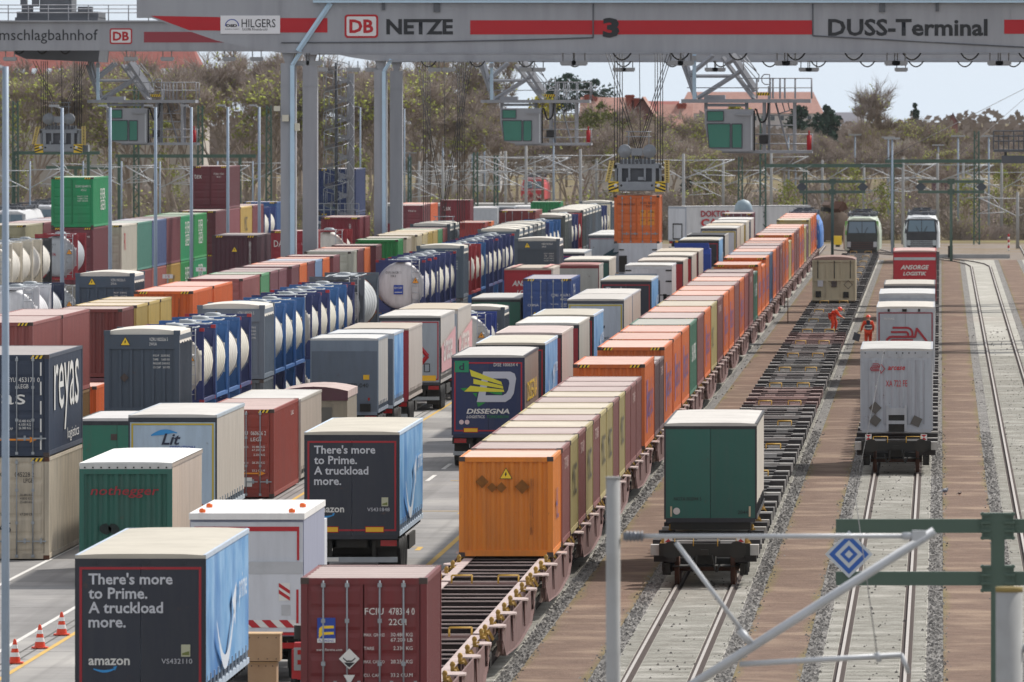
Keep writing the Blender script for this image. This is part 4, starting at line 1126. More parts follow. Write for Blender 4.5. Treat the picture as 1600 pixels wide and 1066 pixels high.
for xx in (-0.95,-0.75): obj('speed_sticker',MB().lathe([(0,0.0),(0,0.085)],(xx,0,0),'y',14),mat('sticker_pink',hexc('d8c0c4'),0.5),t,(0,-0.02,1.62))
side_text(t,'DISSEGNA',2.0,2.3,9.0,0.7,YEL,1.33)
slogan_trailer(-16.1,407,'VS431102','light blue sided trailer hidden behind the navy one, dark rear edge showing')
trailer(-16.1,425,'white-sided curtain trailer with dark red rear door, behind the light blue one',side='d4c2bc',rear='8e1d2c',roof='d8c6c0',frame='c9bdb6',top='26222a')
trailer(-16.05,443.8,'white curtain trailer with pale panels and a bright white roof, fourth in the loading lane',side='cfcac0',rear='8e1d2c',roof='e6e4e0',frame='c4beb4',top='1f2230')
slogan_trailer(-16.0,461,'VS430977','lilac-blue sided trailer with a cream roof just before the yellow-bordered one')
t=trailer(-15.8,498,'white trailer with a yellow border and dark blue emblem, lettering half hidden by orange containers',side='cdc6bd',rear='aeb9c6',roof='ded9d2',frame='b5b8bc',top='3b3f49',border='c3b23a',doors=False,bt=0.06)
obj('wing_emblem',MB().face([(0.05,-0.02,2.55),(0.42,-0.02,2.68),(0.42,-0.02,2.80),(0.2,-0.02,2.72)]).face([(0.0,-0.02,3.0),(0.16,-0.02,3.0),(0.14,-0.02,3.08),(0.02,-0.02,3.08)]),DKBLUE,t)
front_text(t,'ROSTOCK-TRANSPORT',-1.0,2.15,1.6,0.11,DKBLUE); front_text(t,'Trans GmbH',-0.7,1.86,1.2,0.2,DKBLUE)
trailer(-15.8,512.5,'plain pale trailer right behind the yellow-bordered one',side='cdc6bd',rear='b9bcc2',roof='ded9d2',frame='b5b8bc')
slogan_trailer(-16.0,553,'VS430121','dark trailer with a white slogan, third, its lower half hidden by a white trailer roof')
def cab(X,Y,col,label,roof=None,rz=0.0,top=3.7):
    t=thing('truck_cab',label,'truck',(X,Y,0),rz); p=paint(col,0.2,0.3)
    b=MB()
    b.prism([(0.0,0.95),(2.25,0.95),(2.35,1.6),(2.15,top-0.45),(1.6,top),(0.25,top-0.02),(0.0,top-0.35)],'x',-1.22,1.22)
    obj('cab_body',b,p,t)
    obj('roof_deflector',MB().prism([(0.2,top-0.03),(1.7,top-0.0),(0.5,top+0.35),(0.2,top+0.35)],'x',-1.1,1.1),paint(roof or col,0.2),t)
    obj('rear_window',MB().box(-0.5,-0.012,2.0,0.5,0.0,2.5),GLASS,t)
    obj('chassis',MB().box(-0.45,-3.2,0.62,0.45,2.0,0.95).box(-1.15,-1.2,0.45,-0.5,0.6,0.95).box(0.5,-1.2,0.45,1.15,0.6,0.95),DARK,t)
    mm=MB()
    for sx in (-1,1):
        mm.bar((sx*1.2,2.0,2.9),(sx*1.48,2.1,2.9),0.04); u,v=sorted((sx*1.38,sx*1.56)); mm.box(u,2.05,2.25,v,2.2,2.95)
    obj('mirror',mm,DARK,t)
    obj('windscreen',MB().face([(-1.1,2.345,1.75),(-1.1,2.2,top-0.6),(1.1,2.2,top-0.6),(1.1,2.345,1.75)]),GLASS,t)
    for y in (-2.0,1.2):
        for sx in (-1,1): obj('wheel',wheel_mesh(),[RUBBER,STEEL],t,(sx*1.03,y,0.52))
    return t
cab(-15.95,569,'3b424e','dark-roofed truck cab ahead of the third slogan trailer','8d949e')
def hinges(t,W=2.6):
    mb=MB()
    for sx in (-1,1):
        for z in (1.5,2.3,3.1,3.7): mb.box(min(sx*(W/2-0.02),sx*(W/2-0.35)),-0.03,z-0.04,max(sx*(W/2-0.02),sx*(W/2-0.35)),0.0,z+0.04)
    obj('hinges',mb,DARK,t)
t=trailer(-16.2,603,'white trailer with black door hinges behind the dark truck cab',L=10,side='cfd0d2',rear='d3d6dc',roof='e4e2de',frame='c6c9ce',plates=False); hinges(t)
trailer(-16.0,621,'cream-roofed trailer with a red rear strip, first of three below the hanging orange container',L=12.2,side='cfc4b8',rear='a81c28',roof='ded3c6',frame='c9c0b6',top='3a3238')
trailer(-16.0,642,'white-roofed trailer with bright red rear strip, second of three below the hanging orange container',side='cfc4b8',rear='b01c26',roof='e4ddd2',frame='c9c0b6',top='3a3238')
trailer(-16.0,660.5,'tan-roofed trailer with a dark red strip, third of three below the hanging orange container',side='cfc4b8',rear='6e1c26',roof='d3c6b2',frame='c9c0b6',top='3a3238')
cab(-15.9,694,'1c3f9a','blue truck cab in front of the farthest slogan trailer')
slogan_trailer(-15.9,716,'VS430544','dark trailer with a white slogan, farthest, its left half hidden behind the blue cab')
trailer(-16.0,741,'white-sided trailer with a black roof edge behind the farthest slogan trailer',side='cfccc4',rear='2b313c',roof='23262c',frame='b9b9b6',top='1e2127')
t=trailer(-16.0,784,'white-roofed trailer with a pale yellow border, third from the far end of the loading lane',side='cfc8bd',rear='c9ced6',roof='e4e1da',frame='b9b9b6',top='3a3d44',border='b8a23c',bt=0.09)
trailer(-16.0,800,'tan-roofed trailer in the far part of the loading lane',side='d2c8ba',rear='8c7a50',roof='d6c6ae',frame='c6bdb0')
trailer(-16.0,822,'white-roofed trailer with an ochre rear strip in the far part of the loading lane',side='d2cdc4',rear='a98a32',roof='e4e1da',frame='c6bdb0')
trailer(-16.0,843,'white trailer with a navy rear strip, last in the loading lane',side='d6d4cf',rear='1c2a5a',roof='e8e6e2',frame='c6c4c0')
container(-16.3,872,1.25,H40,HC,'5f2f38','door','maroon container at the far end of the loading lane, below the pale dome')

# ---------------------------------------------------------------- the driving lane
def chassis_under(X,Y,L,label):
    t=thing('container_chassis',label,'trailer',(X,Y,0))
    obj('frame',chassis_mesh(L,2.45,1.2),DARK,t)
    for y in (1.9,3.2,4.5):
        for sx in (-1,1): obj('wheel',wheel_mesh(),[RUBBER,STEEL],t,(sx*1.05,y,0.52))
    b=obj('bumper',bumper_mesh(2.45),[STEEL,DARK],t)
container(-19.9,550,1.2,13.7,HC,'24437e','door','royal blue container with white lock rods on a lorry in the driving lane',None,
   [('CHINA',-0.98,1.5,0.55,0.12,WHITE)]+idtexts(('CCNU','491678 3'),'45G1',WHITE,0.2,2.0),[('CH',2.5,1.8,3.0,0.8,WHITE)],tri=(-0.62,0.95))
chassis_under(-19.9,550,13.5,'lorry chassis under the royal blue container')
trailer(-20.3,605,'pale grey box with a dark red roof edge just behind the blue loop trailer',L=8,side='c9c4bc',rear='a5a8a6',roof='c48f8a',frame='a9a59c',top='7a2a33')
t=trailer(-20.35,625,'trailer with a dark green rear and off-white roof in the driving lane',side='cfc8bb',rear='2c5a50',roof='e2ddd2',frame='c4beb2',top='24302e',plates=False)
t=trailer(-20.4,733,'white trailer directly below the hanging orange container',side='cfd0d2',rear='d3d7de',roof='e4e2de',frame='c6c9ce',plates=False); hinges(t)
obj('black_flap',MB().box(-1.28,-0.06,1.6,-0.75,-0.02,2.7),DARK,t)

# ---------------------------------------------------------------- trailers and boxes parked left of the driving lane
t=thing('swap_body','dark green ribbed box with red lettering and a white roof, parked in the left lane','swap body',(-21.95,293,0.55))
gp=paint('1f5c50',0.35)
ts=trailer_body(12.2,2.5,0.1,2.7)
obj('side_walls',ts,[paint('cdb9a6',0.3),paint('b9a898',0.3)],t); obj('roof',trailer_roof(12.2,2.52,2.74),mat('trailer_roof_dfe0dd',hexc('dfe0dd'),0.6,0,0.4,dirtcol=hexc('b5b3ae'),scale=0.6),t)
gb_=MB(); corrugate(gb_,2.3,0.2,2.45,lambda q_,d_,z_:(-1.15+q_,0.0+d_,z_),0.29,0.05); obj('ribbed_wall',gb_,gp,t)
gf=MB(); gf.box(-1.25,-0.03,0.05,-1.12,0.1,2.6); gf.box(1.12,-0.03,0.05,1.25,0.1,2.6); gf.box(-1.12,-0.03,2.42,1.12,0.1,2.56); gf.box(-1.12,-0.03,0.05,1.12,0.1,0.2); obj('frame',gf,gp,t)
obj('tarpaulin_edge',MB().box(-1.24,-0.035,2.56,1.24,0.05,2.72),paint('c9cbca',0.3),t)
for k in range(11): obj('rope_button',CACHE['rb'] if 'rb' in CACHE else MB().box(-0.02,-0.015,-0.02,0.02,0.0,0.02),DARK,t,(-1.1+k*0.22,-0.045,2.6))
front_text(t,'nothegger',-0.95,1.78,1.85,0.32,mat('lacquer_red',hexc('8e1c28'),0.5),-0.03,0.01,0.2)
sb=MB()
rb_=random.Random(2)
for cx_,cz_ in ((-0.55,0.95),(-0.32,0.95)):
    sb.face([(cx_+0.17*math.cos(a*0.7)*rb_.uniform(.8,1.1),-0.02,cz_+0.15*math.sin(a*0.7)*rb_.uniform(.8,1.1)) for a in range(9)])
obj('black_smear',sb,mat('smear',hexc('10201e'),0.7),t)
for sx in (-1,1):
    for y in (0.8,11.0): obj('support_leg',MB().box(sx*1.1-0.06,y,-0.55,sx*1.1+0.06,y+0.12,0.1),STEEL,t)
t=trailer(-22.1,313,'white trailer with yellow border and blue swoosh emblem, behind the dark green ribbed box',W=2.55,L=12.6,side='cfc6ba',rear='a9bccd',roof='e0dcd6',frame='a9b4bd',top='2f3640',border='c9b13a',doors=False,bt=0.05)
em=MB(); n=8
for k in range(n):
    a,b=k/n,(k+1)/n; f=lambda u:(-0.62+0.75*u,3.36+0.42*u-0.35*u*u+0.05); th=lambda u:0.02+0.09*math.sin(math.pi*min(1,u*1.1))
    (x0,z0),(x1,z1)=f(a),f(b); em.face([(x0,-0.02,z0-th(a)),(x1,-0.02,z1-th(b)),(x1,-0.02,z1+th(b)*.4),(x0,-0.02,z0+th(a)*.4)])
obj('swoosh',em,SKYL,t); front_text(t,'Lit',-0.32,3.13,0.55,0.33,DKBLUE,-0.025,0.02,0.3); front_text(t,'SPEDITION',-0.1,3.0,0.75,0.10,BLUL,-0.02,0.02,0.2)
t=container(-23.1,357,0.02,13.7,HC,'8a3326','door','rust-red container with white door codes standing on the yard floor beside the slogan trailer',None,idtexts(('TLLU','060626 2'),'LEG1',WHITE,0.0,2.05),[('TLLU 060626 2',9.0,2.45,1.6,0.14,WHITE)])
obj('yellow_arrow',MB().box(-0.9,-0.03,0.77,0.75,-0.022,0.82).face([(0.72,-0.03,0.70),(0.95,-0.03,0.795),(0.72,-0.03,0.89)]),ORG,t); obj('white_notice',MB().box(0.1,-0.025,0.36,0.5,-0.02,0.66),WHITE,t)
trailer(-23.15,372.3,'beige box with a white roof, just behind the rust-red container',L=12.8,W=2.5,z0=0.1,z1=2.82,side='bdb0a2',rear='8c8a86',roof='dddbd6',frame='a9a49b',wheels=False,plates=False,cat='swap body',name='swap_body',base=0.02)
t=thing('swap_body','weathered grey-brown box with a pinkish tarpaulin roof and two dark door panels','swap body',(-23.1,401,0))
mb=MB(); mb.box(-1.22,0.05,0.1,1.22,6.6,2.2); obj('box_body',mb,paint('8f8676',0.5),t)
rf=MB()
for k in range(6):
    a,b=-1.25+2.5*k/6,-1.25+2.5*(k+1)/6; h=lambda u:2.36+0.16*(1-(u/1.25)**2)
    rf.face([(a,-0.03,h(a)),(b,-0.03,h(b)),(b,6.7,h(b)),(a,6.7,h(a))])
    rf.face([(a,-0.03,2.0),(b,-0.03,2.0),(b,-0.03,h(b)),(a,-0.03,h(a))],1)
rf.face([(1.25,-0.03,2.36),(1.25,-0.03,2.1),(1.25,6.7,2.1),(1.25,6.7,2.36)])
obj('tarpaulin_roof',rf.mesh('tarpaulin_roof',2),[mat('faded_tarp',hexc('b9a6a0'),0.7,0,0.4),mat('maroon_tarp',hexc('5a3a44'),0.7,0,0.3)],t)
for xx in (-0.2,0.45): obj('door_panel',MB().box(xx-0.2,-0.01,0.3,xx+0.2,0.05,1.75),paint('5c5a55',0.4),t)
obj('door_frame',frameq(MB(),-1.2,0.1,1.2,2.0,0.12,0.04),paint('8f8676',0.5),t)

t=trailer(-22.75,415,'slate-grey roller-door box truck with yellow sticker and white side, parked in the left lane',L=7.5,W=2.6,side='c9c6c0',rear='5b6674',roof='e6e5e2',frame='8d97a3',top='7f8c9b',doors=False,plates=False,toph=0.5,group=None)
obj('yellow_sticker',MB().box(0.72,-0.02,2.42,0.95,-0.012,2.6),PLATEY,t); front_text(t,'ETB-040',0.12,2.12,0.8,0.16,BLACK); obj('red_lamp',MB().box(0.9,-0.03,1.62,0.97,-0.01,1.73),TAIL,t); obj('black_tank',MB().box(0.6,-0.1,1.2,1.0,-0.01,1.5),DARK,t)
trailer(-22.6,424,'blue-sided curtain trailer coupled behind the slate-grey box truck',L=7.6,W=2.6,side=blue_side(),rear='5b6674',roof='dfe0e0',frame='a9b2bd',plates=False)
trailer(-22.5,433.5,'white curtain trailer with a dark red front strip behind the blue-sided one',L=11.5,W=2.6,side='d3c8c0',rear='8e1226',roof='cfc4b4',frame='bdb3aa',top='8e1226',plates=False,z1=4.0)
PINK=mat('faded_pink_band',hexc('c48f92'),0.6,0,0.3,dirtcol=hexc('d0c0ba'))
def pinkside(t,L,W=2.6):
    mb=MB(); mb.face([(W/2+0.035,0.15,1.6),(W/2+0.035,L-0.2,1.6),(W/2+0.035,L-0.2,3.3),(W/2+0.035,0.15,2.7)]); obj('pink_band',mb,PINK,t)
    side_text(t,'arcese',2.0,2.0,8.0,0.9,mat('side_lettering',hexc('d9cdc8'),0.6),W/2+0.05,0.02,0.2)
t=trailer(-22.4,459,'grey-doored trailer with a dark red border and diamond outline, white and pink side',W=2.6,side='d6cec6',rear='9aa3ad',roof='e0dcd6',frame='b9b4ae',top='2a2c33',border='a3222e',plates=False)
dmd=MB()
for (a,b),(c,d_) in zip(((-0.45,2.3),(0.15,3.0),(0.75,2.3),(0.15,1.6)),((0.15,3.0),(0.75,2.3),(0.15,1.6),(-0.45,2.3))):
    dmd.bar((a,-0.012,b),(c,-0.012,d_),0.12)
obj('diamond_outline',dmd,REDL,t); pinkside(t,13.6)
obj('orange_plate',MB().box(0.25,-0.025,1.25,1.1,-0.012,1.48),PLATEY,t); obj('pocket',frameq(MB(),0.6,1.62,0.85,1.98,0.03,-0.01),DARK,t)
t=trailer(-22.35,474.5,'tan-roofed trailer with a white and pink side behind the diamond-outline one',W=2.6,side='d6cec6',rear='9aa3ad',roof='d6c9b4',frame='b9b4ae',plates=False); pinkside(t,13.6)

# lane items farther back
tank(-22.4,513,0.45,'1f3a8c','d6d4ce','white tank container with a small blue logo, standing alone behind the navy streaked trailer',None,texts=[('EXFU 561081 3',-0.75,1.62,0.7,0.12,BLACK),('22K2',-0.6,1.46,0.3,0.1,BLACK)],logo='EXSIF')
bulk(-22.75,536,0.15,'3f4b59','dark ribbed bulk box on the yard floor before the green one with white roof')
t=trailer(-22.55,552,'green container with a white roof and beige door post, left of the royal blue one',W=2.5,z0=0.1,z1=2.85,side='b9ae9c',rear='25614f',roof='e0dfda',frame='b0a793',top='2a2f33',wheels=False,plates=False,base=0.25,cat='swap body',name='swap_body')
front_text(t,'CT 54031',-0.8,2.4,0.6,0.12,WHITE)
t=trailer(-22.4,590,'bright red trailer with white slanted lettering and a pink-striped roof',W=2.55,side='d3c9c0',rear='a81a29',roof='d6c8b8',frame='c4b8ac',top='a81a29',plates=False)
front_text(t,'ANSORGE',-0.85,3.05,1.7,0.3,WHITE,-0.02,0.03,0.25); front_text(t,'LOGISTIK',-0.6,2.6,1.3,0.24,WHITE,-0.02,0.03,0.25)
rs=MB()
for sx in (-1,1): rs.face([(sx*0.75,0.1,4.056),(sx*1.0,0.1,4.045),(sx*1.0,13.4,4.045),(sx*0.75,13.4,4.056)][::sx])
obj('roof_stripes',rs,mat('roof_pink',hexc('cf9a92'),0.6),t)
bulk(-22.5,606.5,2.65,'46525f','dark ribbed bulk box on top of another, behind the bright red trailer')
bulk(-22.5,606.5,0.0,'46525f','dark ribbed bulk box at the bottom of the stack behind the bright red trailer',Hc=2.65,cover='8a8780',texts=False)
t=trailer(-22.75,656,'deep blue trailer with white loop emblem and red border, right of dark bulk stack',W=2.55,side='cfd0cf',rear='24357e',roof='e0dfda',frame='9aa3ad',top='1f2432',border='a3325a')
n=10; lp=MB()
for k in range(n):
    a0,a1=R(200-290*k/n),R(200-290*(k+1)/n); lp.face([(0.55+0.42*math.cos(a0),-0.02,2.75+0.45*math.sin(a0)),(0.55+0.42*math.cos(a1),-0.02,2.75+0.45*math.sin(a1)),(0.55+0.22*math.cos(a1),-0.02,2.75+0.22*math.sin(a1)),(0.55+0.22*math.cos(a0),-0.02,2.75+0.22*math.sin(a0))])
lp.face([(0.5,-0.02,1.6),(0.75,-0.02,1.6),(0.85,-0.02,2.45),(0.62,-0.02,2.5)])
obj('loop_emblem',lp,WHITE,t)
t=trailer(-22.75,742,'white trailer with a red border and dark teal emblem left of the hanging orange container',W=2.6,side='cfcfcd',rear='c3cad3',roof='eceae6',frame='b0b4b8',top='474d57',border='9a4a58',doors=False)
obj('teal_emblem',MB().face([(-0.3,-0.02,2.6),(0.5,-0.02,3.1),(0.4,-0.02,2.8),(0.9,-0.02,2.85),(0.2,-0.02,2.4)]),mat('teal_dark',hexc('1f4a55'),0.5),t)
trailer(-22.75,757,'second white-roofed trailer left of the hanging orange container',W=2.6,side='cfcfcd',rear='c3cad3',roof='eceae6',frame='b0b4b8',plates=False)

# ---------------------------------------------------------------- near-left stack
XR=-26.55
t=container(XR,309,2.92,H40,HC,'26344a','door','navy container with large white lettering on the dirty white one at the left edge',None,
  [('reyas',-1.3,1.35,1.85,0.42,WHITE)]+[('REYU',-0.02,2.12,0.3,0.13,WHITE),('453171 0',0.36,2.12,0.6,0.13,WHITE),('LEGB',0.36,1.94,0.28,0.12,WHITE),('30.480 KG',0.36,0.98,0.35,0.07,WHITE),('4.100 KG',0.36,0.88,0.35,0.07,WHITE),('26.380 KG',0.36,0.78,0.35,0.07,WHITE),('CU. CAP',-0.1,0.76,0.3,0.07,WHITE)],
  [('reyas',1.7,0.62,8.8,1.95,mat('reyas_white',hexc('c9c9c6'),0.55)),('logistics',6.4,0.22,4.2,0.42,mat('reyas_white',hexc('c9c9c6'),0.55))],dirt=0.25)
obj('yellow_arrow',MB().box(-0.9,-0.03,0.46,0.7,-0.022,0.51).face([(0.68,-0.03,0.40),(0.88,-0.03,0.485),(0.68,-0.03,0.57)]),ORG,t)
for z in (0.2,0.7,1.2,1.75,2.3): obj('reflective_tape',MB().box(0.97,-0.02,z,1.01,-0.012,z+0.38),WHITE,t)
container(XR,309,0.0,H40,2.9,'b9ae9a','door','dirty white container with rusty edges at the bottom of the left-edge stack',None,
  [('RXMU',-0.25,2.35,0.3,0.13,BLACK),('045228 2',0.25,2.35,0.55,0.13,BLACK),('LPGB',0.5,2.18,0.28,0.12,BLACK),('30.480 KG',0.4,1.8,0.35,0.07,BLACK),('4.800 KG',0.4,1.7,0.35,0.07,BLACK),('25.680 KG',0.4,1.6,0.35,0.07,BLACK),('45',-0.2,0.75,0.34,0.3,BLACK),('PAYLOAD',-0.3,1.25,0.4,0.08,BLACK),('67.200 LB',0.4,1.25,0.35,0.07,BLACK)],
  casting=RUST,dirt=0.6)
t=trailer(-26.5,350,'green box with a white roof between the navy container and the yellow-bordered trailer',W=2.5,L=9.0,z0=0.1,z1=2.8,side='8f8676',rear='1f6a56',roof='e8e6e4',frame='3a4a48',top='20252c',wheels=False,plates=False,base=0.02,cat='swap body',name='swap_body')
obj('notice',MB().box(-0.2,-0.02,2.1,0.0,-0.012,2.3),CASTING,t)

# ---------------------------------------------------------------- the long row of tank and bulk containers
XT=-26.62
GT='tank containers stacked in the long row'; GB='ribbed bulk boxes stacked in the long row'
NV,BL,RD='24336a','2b5f9c','94222c'
row=[(362.5,'b','3c4856'),(375,'t',NV,1),(381.6,'t',BL,0),(388.2,'t',BL,0),(394.8,'t',NV,0),(408,'b','64707d'),(415.3,'t',BL,1),(421.9,'t',BL,0),(428.5,'t',BL,0),
 (439.5,'t',NV,1),(446,'t',NV,0),(452.5,'t',BL,0),(459,'t',BL,0),(465.5,'t',NV,0),(479.6,'T'),(536,'e',NV),(542.4,'t',NV,0),(551.5,'t',NV,1),(557.8,'t',NV,0),(564.1,'t',NV,0),(578.5,'b','4a5967'),
 (588.5,'t',RD,1),(594.8,'t',RD,0),(601.3,'t',BL,0),(611.8,'t',NV,1),(618.2,'t',NV,0),(624.6,'t',NV,0),(635.5,'t',NV,1),(642,'t',NV,0),(655,'b','56636f'),(663,'b','4a5560'),(671,'b','56636f'),(678,'b','4d5258'),(685,'b','505a60'),(692,'b','56636f'),
 (700,'t',NV,0),(707,'t',BL,0),(714,'t',BL,0),(721,'t',BL,0),(735,'b','59625f'),(742,'b','5b6066'),(749,'t',NV,0),(756,'t',NV,0),(764,'t',RD,0),(772,'b','3f474a'),(779,'b','4a5560'),(786,'b','56636f'),(793,'b','5b6066'),(800,'b','64707d'),(807,'b','56636f'),
 (815,'t',NV,0),(822,'t',NV,0),(830,'t','cfc8b4',1),(840,'b','56636f')]
FN={NV:'navy',BL:'bright blue',RD:'red','cfc8b4':'cream'}
anchor='the dark box nearest in the row'
for i,r in enumerate(row):
    y,k=r[0],r[1]
    if k=='b':
        lab='dark ribbed bulk box with cream cover, nearest one in the long tank row' if i==0 else '%s ribbed bulk box, %s behind %s'%({'64707d':'grey','4a5967':'blue-grey'}.get(r[2],'dark grey'),nth(i),anchor)
        bulk(XT+0.0,y,2.62,r[2],lab,GB,cover='d4d0c6' if i<6 else 'cfcbc0',texts=i<25,tri=i<25)
    elif k=='T':
        t=tank(XT,y,2.62,'5a6470','a7abad','long silver tank in a dark grey frame, beside the white tank with blue logo',None,L=12.19,Hc=2.7,texts=[('-443',0.05,1.55,0.35,0.14,BLACK)],tri=False,hose=False)
        obj('end_shield',MB().box(-1.2,0.16,0.14,1.2,0.2,2.55),paint('454f59',0.3),t); obj('notice_panel',MB().box(-0.25,0.12,1.75,0.1,0.15,2.05),ALU,t); obj('yellow_label',MB().box(-0.1,0.12,0.85,0.02,0.15,1.05),PLATEY,t)
    elif k=='e':
        tank(XT,y,2.65,NV,'d3d1d3','white tank container with square blue logo and navy frame, standing at a gap',GT,texts=[('EXFU 561081 1',-0.72,1.92,0.75,0.12,BLACK),('22K2',-0.5,1.76,0.28,0.1,BLACK)],logo='EXSIF',castc=paint('9a1f2c',0.2))
    else:
        lad=bool(r[3])
        lab='%s-framed white tank%s, %s behind %s'%(FN[r[2]],' with end ladder' if lad else '',nth(i),anchor)
        tank(XT,y,2.62,r[2],('d8d5cc','d0cbbd','dad6c6')[i%3],lab,GT,ladder=True,tri=lad,hose=True,castc=paint('9a1f2c',0.2) if (r[2]==NV and i%3==1) else None)
for i,r in enumerate(row):          # what the upper row stands on
    y,k=r[0],r[1]
    L=12.19 if k=='T' else H20
    if k=='t' or k=='e': tank(XT,y,0.0,BL if i%2 else NV,'cfcbc0','blue-framed tank container at the bottom of the tank row, beneath another',GT+', lower tier',tri=False,hose=True)
    else: container(XT,y,0.0,L,STD,'555c62','wall','plain grey container at the bottom of the tank row, beneath another box','containers in the lower tier of the tank row')

# ---------------------------------------------------------------- second row: box containers behind the tank row
XB=-32.15
G2='box containers stacked in the second row'
r2=[(370.6,H40,HC,'8c4a46','wall'),(383.3,H40,HC,'8c4a46','wall'),(411,H20,STD,'74332f','wall'),(418.5,H20,STD,'bba159','door'),(425,H20,STD,'bba159','door'),(431.5,H20,STD,'bba159','door'),
 (450,H40,STD,'d2601e','wall'),(463,H40,STD,'d2601e','wall'),(482,H40,STD,'9c5a58','door'),(495.2,H20,STD,'4f8f62','wall'),(502,H20,STD,'76404a','door'),(508.6,H20,STD,'76404a','door'),(518.5,H20,STD,'6f3a42','door'),(525,H20,STD,'d2682a','wall'),
 (531.6,H20,STD,'6f3a42','door'),(538,H20,STD,'7f9cc0','door'),(544.6,H20,STD,'d2682a','wall'),(554,H20,STD,'7a3f46','door'),(570.3,H20,STD,'a9a99c','reefer'),(577.2,H20,STD,'7a3f46','door'),(584,H20,STD,'d26a2c','wall'),(596,H20,STD,'62262f','door'),
 (620,H20,STD,'12823c','wall'),(630,H20,STD,'b7ab98','wall'),(643,H20,STD,'c3b79a','wall'),(650,H20,STD,'c9b98e','wall'),(656.5,H20,STD,'bba159','wall'),(663,H20,STD,'c2a86a','wall'),(669.5,H20,STD,'5f9a6a','wall'),(676,H20,STD,'8c4a46','wall')]
C2={'8c4a46':'rose-brown','74332f':'red-brown','bba159':'yellow','d2601e':'orange','9c5a58':'pinkish','4f8f62':'pale green','76404a':'dusky brown','6f3a42':'dusky brown','d2682a':'orange','7f9cc0':'pale blue','7a3f46':'brown','a9a99c':'grey-white refrigerated','d26a2c':'orange','62262f':'dark maroon','12823c':'bright green','b7ab98':'cream','c3b79a':'cream','c9b98e':'straw','c2a86a':'straw','5f9a6a':'soft green'}
for i,(y,L,Hc,c,k) in enumerate(r2):
    lab='%s %scontainer, %s in the second row counting from the left-edge stack'%(C2[c],'long ' if L>7 else '',nth(i+1))
    tx=[]; sd=[]
    if k=='reefer': tx=[('PONU 48',0.0,1.3,0.5,0.14,BLACK)]
    if c=='8c4a46' and i==0: tx=[('STILS 1',0.95,0.9,0.12,1.2,WHITE)]
    if c=='d2601e': tx=[('HLXU',0.6,0.9,0.1,1.4,BLACK)]
    if c=='12823c': tx=[('U',0.75,1.2,0.12,0.14,WHITE)]
    container(XB,y,2.6,L,Hc,c,'door' if k=='reefer' else k,lab,G2,tx,sd,rods=False,tri=(0,1.7) if c=='d2601e' else None,marks=c=='d2601e' or None)
    container(XB,y,0.0,L,2.59,('8a4a34','7a5a2c','6f3a42','a9601f')[i%4],'wall','container in the lower tier of the second row, almost wholly hidden','lower tier of the second row',rods=False)
container(XB,398.5,0.0,H20,2.59,'d2601e','wall','orange container on the ground in a gap right of the navy lettered container',G2)
for y,nm in ((685,'first'),(692.5,'second')): bulk(XB,y,2.6,'48545c','dark bulk box with pale domed cover ending the second row, %s of two'%nm,None,texts=False); 
for y in (685,692.5): container(XB,y,0,H20,2.59,'555c62','wall','plain grey container under a dark bulk box at the far end of the second row','lower tier of the second row')

# ---------------------------------------------------------------- stacks beyond the crane legs
def pile(X,Y,items,labels,L=H40,group=None):
    z=0.0
    for (c,k,tx,sd,Hc),lab in zip(items,labels):
        container(X,Y,z,L,Hc,c,k,lab,group,tx,sd,rods=False); z+=Hc+0.01
t_=[]
bulk(-35.65,464,2.95,'3d4d5e','blue-grey ribbed bulk box with pale cover on another, left of the two orange containers')
bulk(-35.65,464,0.0,'3d4d5e','blue-grey ribbed bulk box at the bottom, under the one left of the orange containers',Hc=2.9,cover='6a6e70',texts=False)
for y,l in ((456,'white tank container above the rose-brown roofs at the left edge, near one of two'),(463,'white tank container above the rose-brown roofs at the left edge, far one of two')):
    tank(-39.0,y,2.65,'2a3550' if y>460 else 'c9ccd2','dadce0',l,None,tri=False); 
    tank(-39.0,y,0,'2a3550','cfd0d2','white tank container in the lower tier at the left edge, beneath the upper white tank','lower white tanks at the left edge',tri=False)
for i,y in enumerate((574,580.5,587,593.5)):
    tank(-50.2,y,2.95,('cfc6b4','b9b4a8','cfc6b4','2a2d33')[i],'dcd8ce','%s-framed white tank, %s of four beside the silver tank with red frame'%(('cream','grey','cream','black')[i],nth(i+1)),'white tanks left of the silver tank',tri=False,hose=False)
    tank(-50.2,y,0,'8a8880','cfcbc0','white tank in the lower tier left of the silver tank with red frame','lower white tanks left of the silver tank',tri=False,hose=False)
t=tank(-50.2,617.5,2.95,'8c1f2c','aab0b6','silver tank container with red frame and red diamond, in front of tall green container',None,texts=[('HOYER',-0.95,1.35,0.95,0.16,DRED),('INT 271316 3',-0.75,1.95,0.7,0.1,BLACK),('22K2',-0.5,1.8,0.3,0.09,BLACK)])
obj('placard_red',MB().face([(0,0,-0.19),(0.19,0,0),(0,0,0.19),(-0.19,0,0)]),REDL,t,(-0.95,-0.03,0.95)); obj('placard_white',MB().face([(0,0,-0.17),(0.17,0,0),(0,0,0.17),(-0.17,0,0)]),WHITE,t,(-0.4,-0.03,0.95))
tank(-50.2,617.5,0,'8a8880','aab0b6','silver tank container at ground level under the one with the red frame',None,tri=True)
EG=[('EGHU 824491 0',0.2,2.3,0.85,0.14,WHITE),('45G1',0.5,2.1,0.3,0.12,WHITE),('MAX.W. 32.500',0.3,1.75,0.6,0.08,WHITE),('TARE 3.900',0.3,1.62,0.6,0.08,WHITE),('NET 28.600',0.3,1.49,0.6,0.08,WHITE)]
def evside(): return [('EVER',4.0,1.75,4.2,0.75,WHITE),('GREEN',4.0,0.95,4.2,0.75,WHITE)]
z=2.92*2
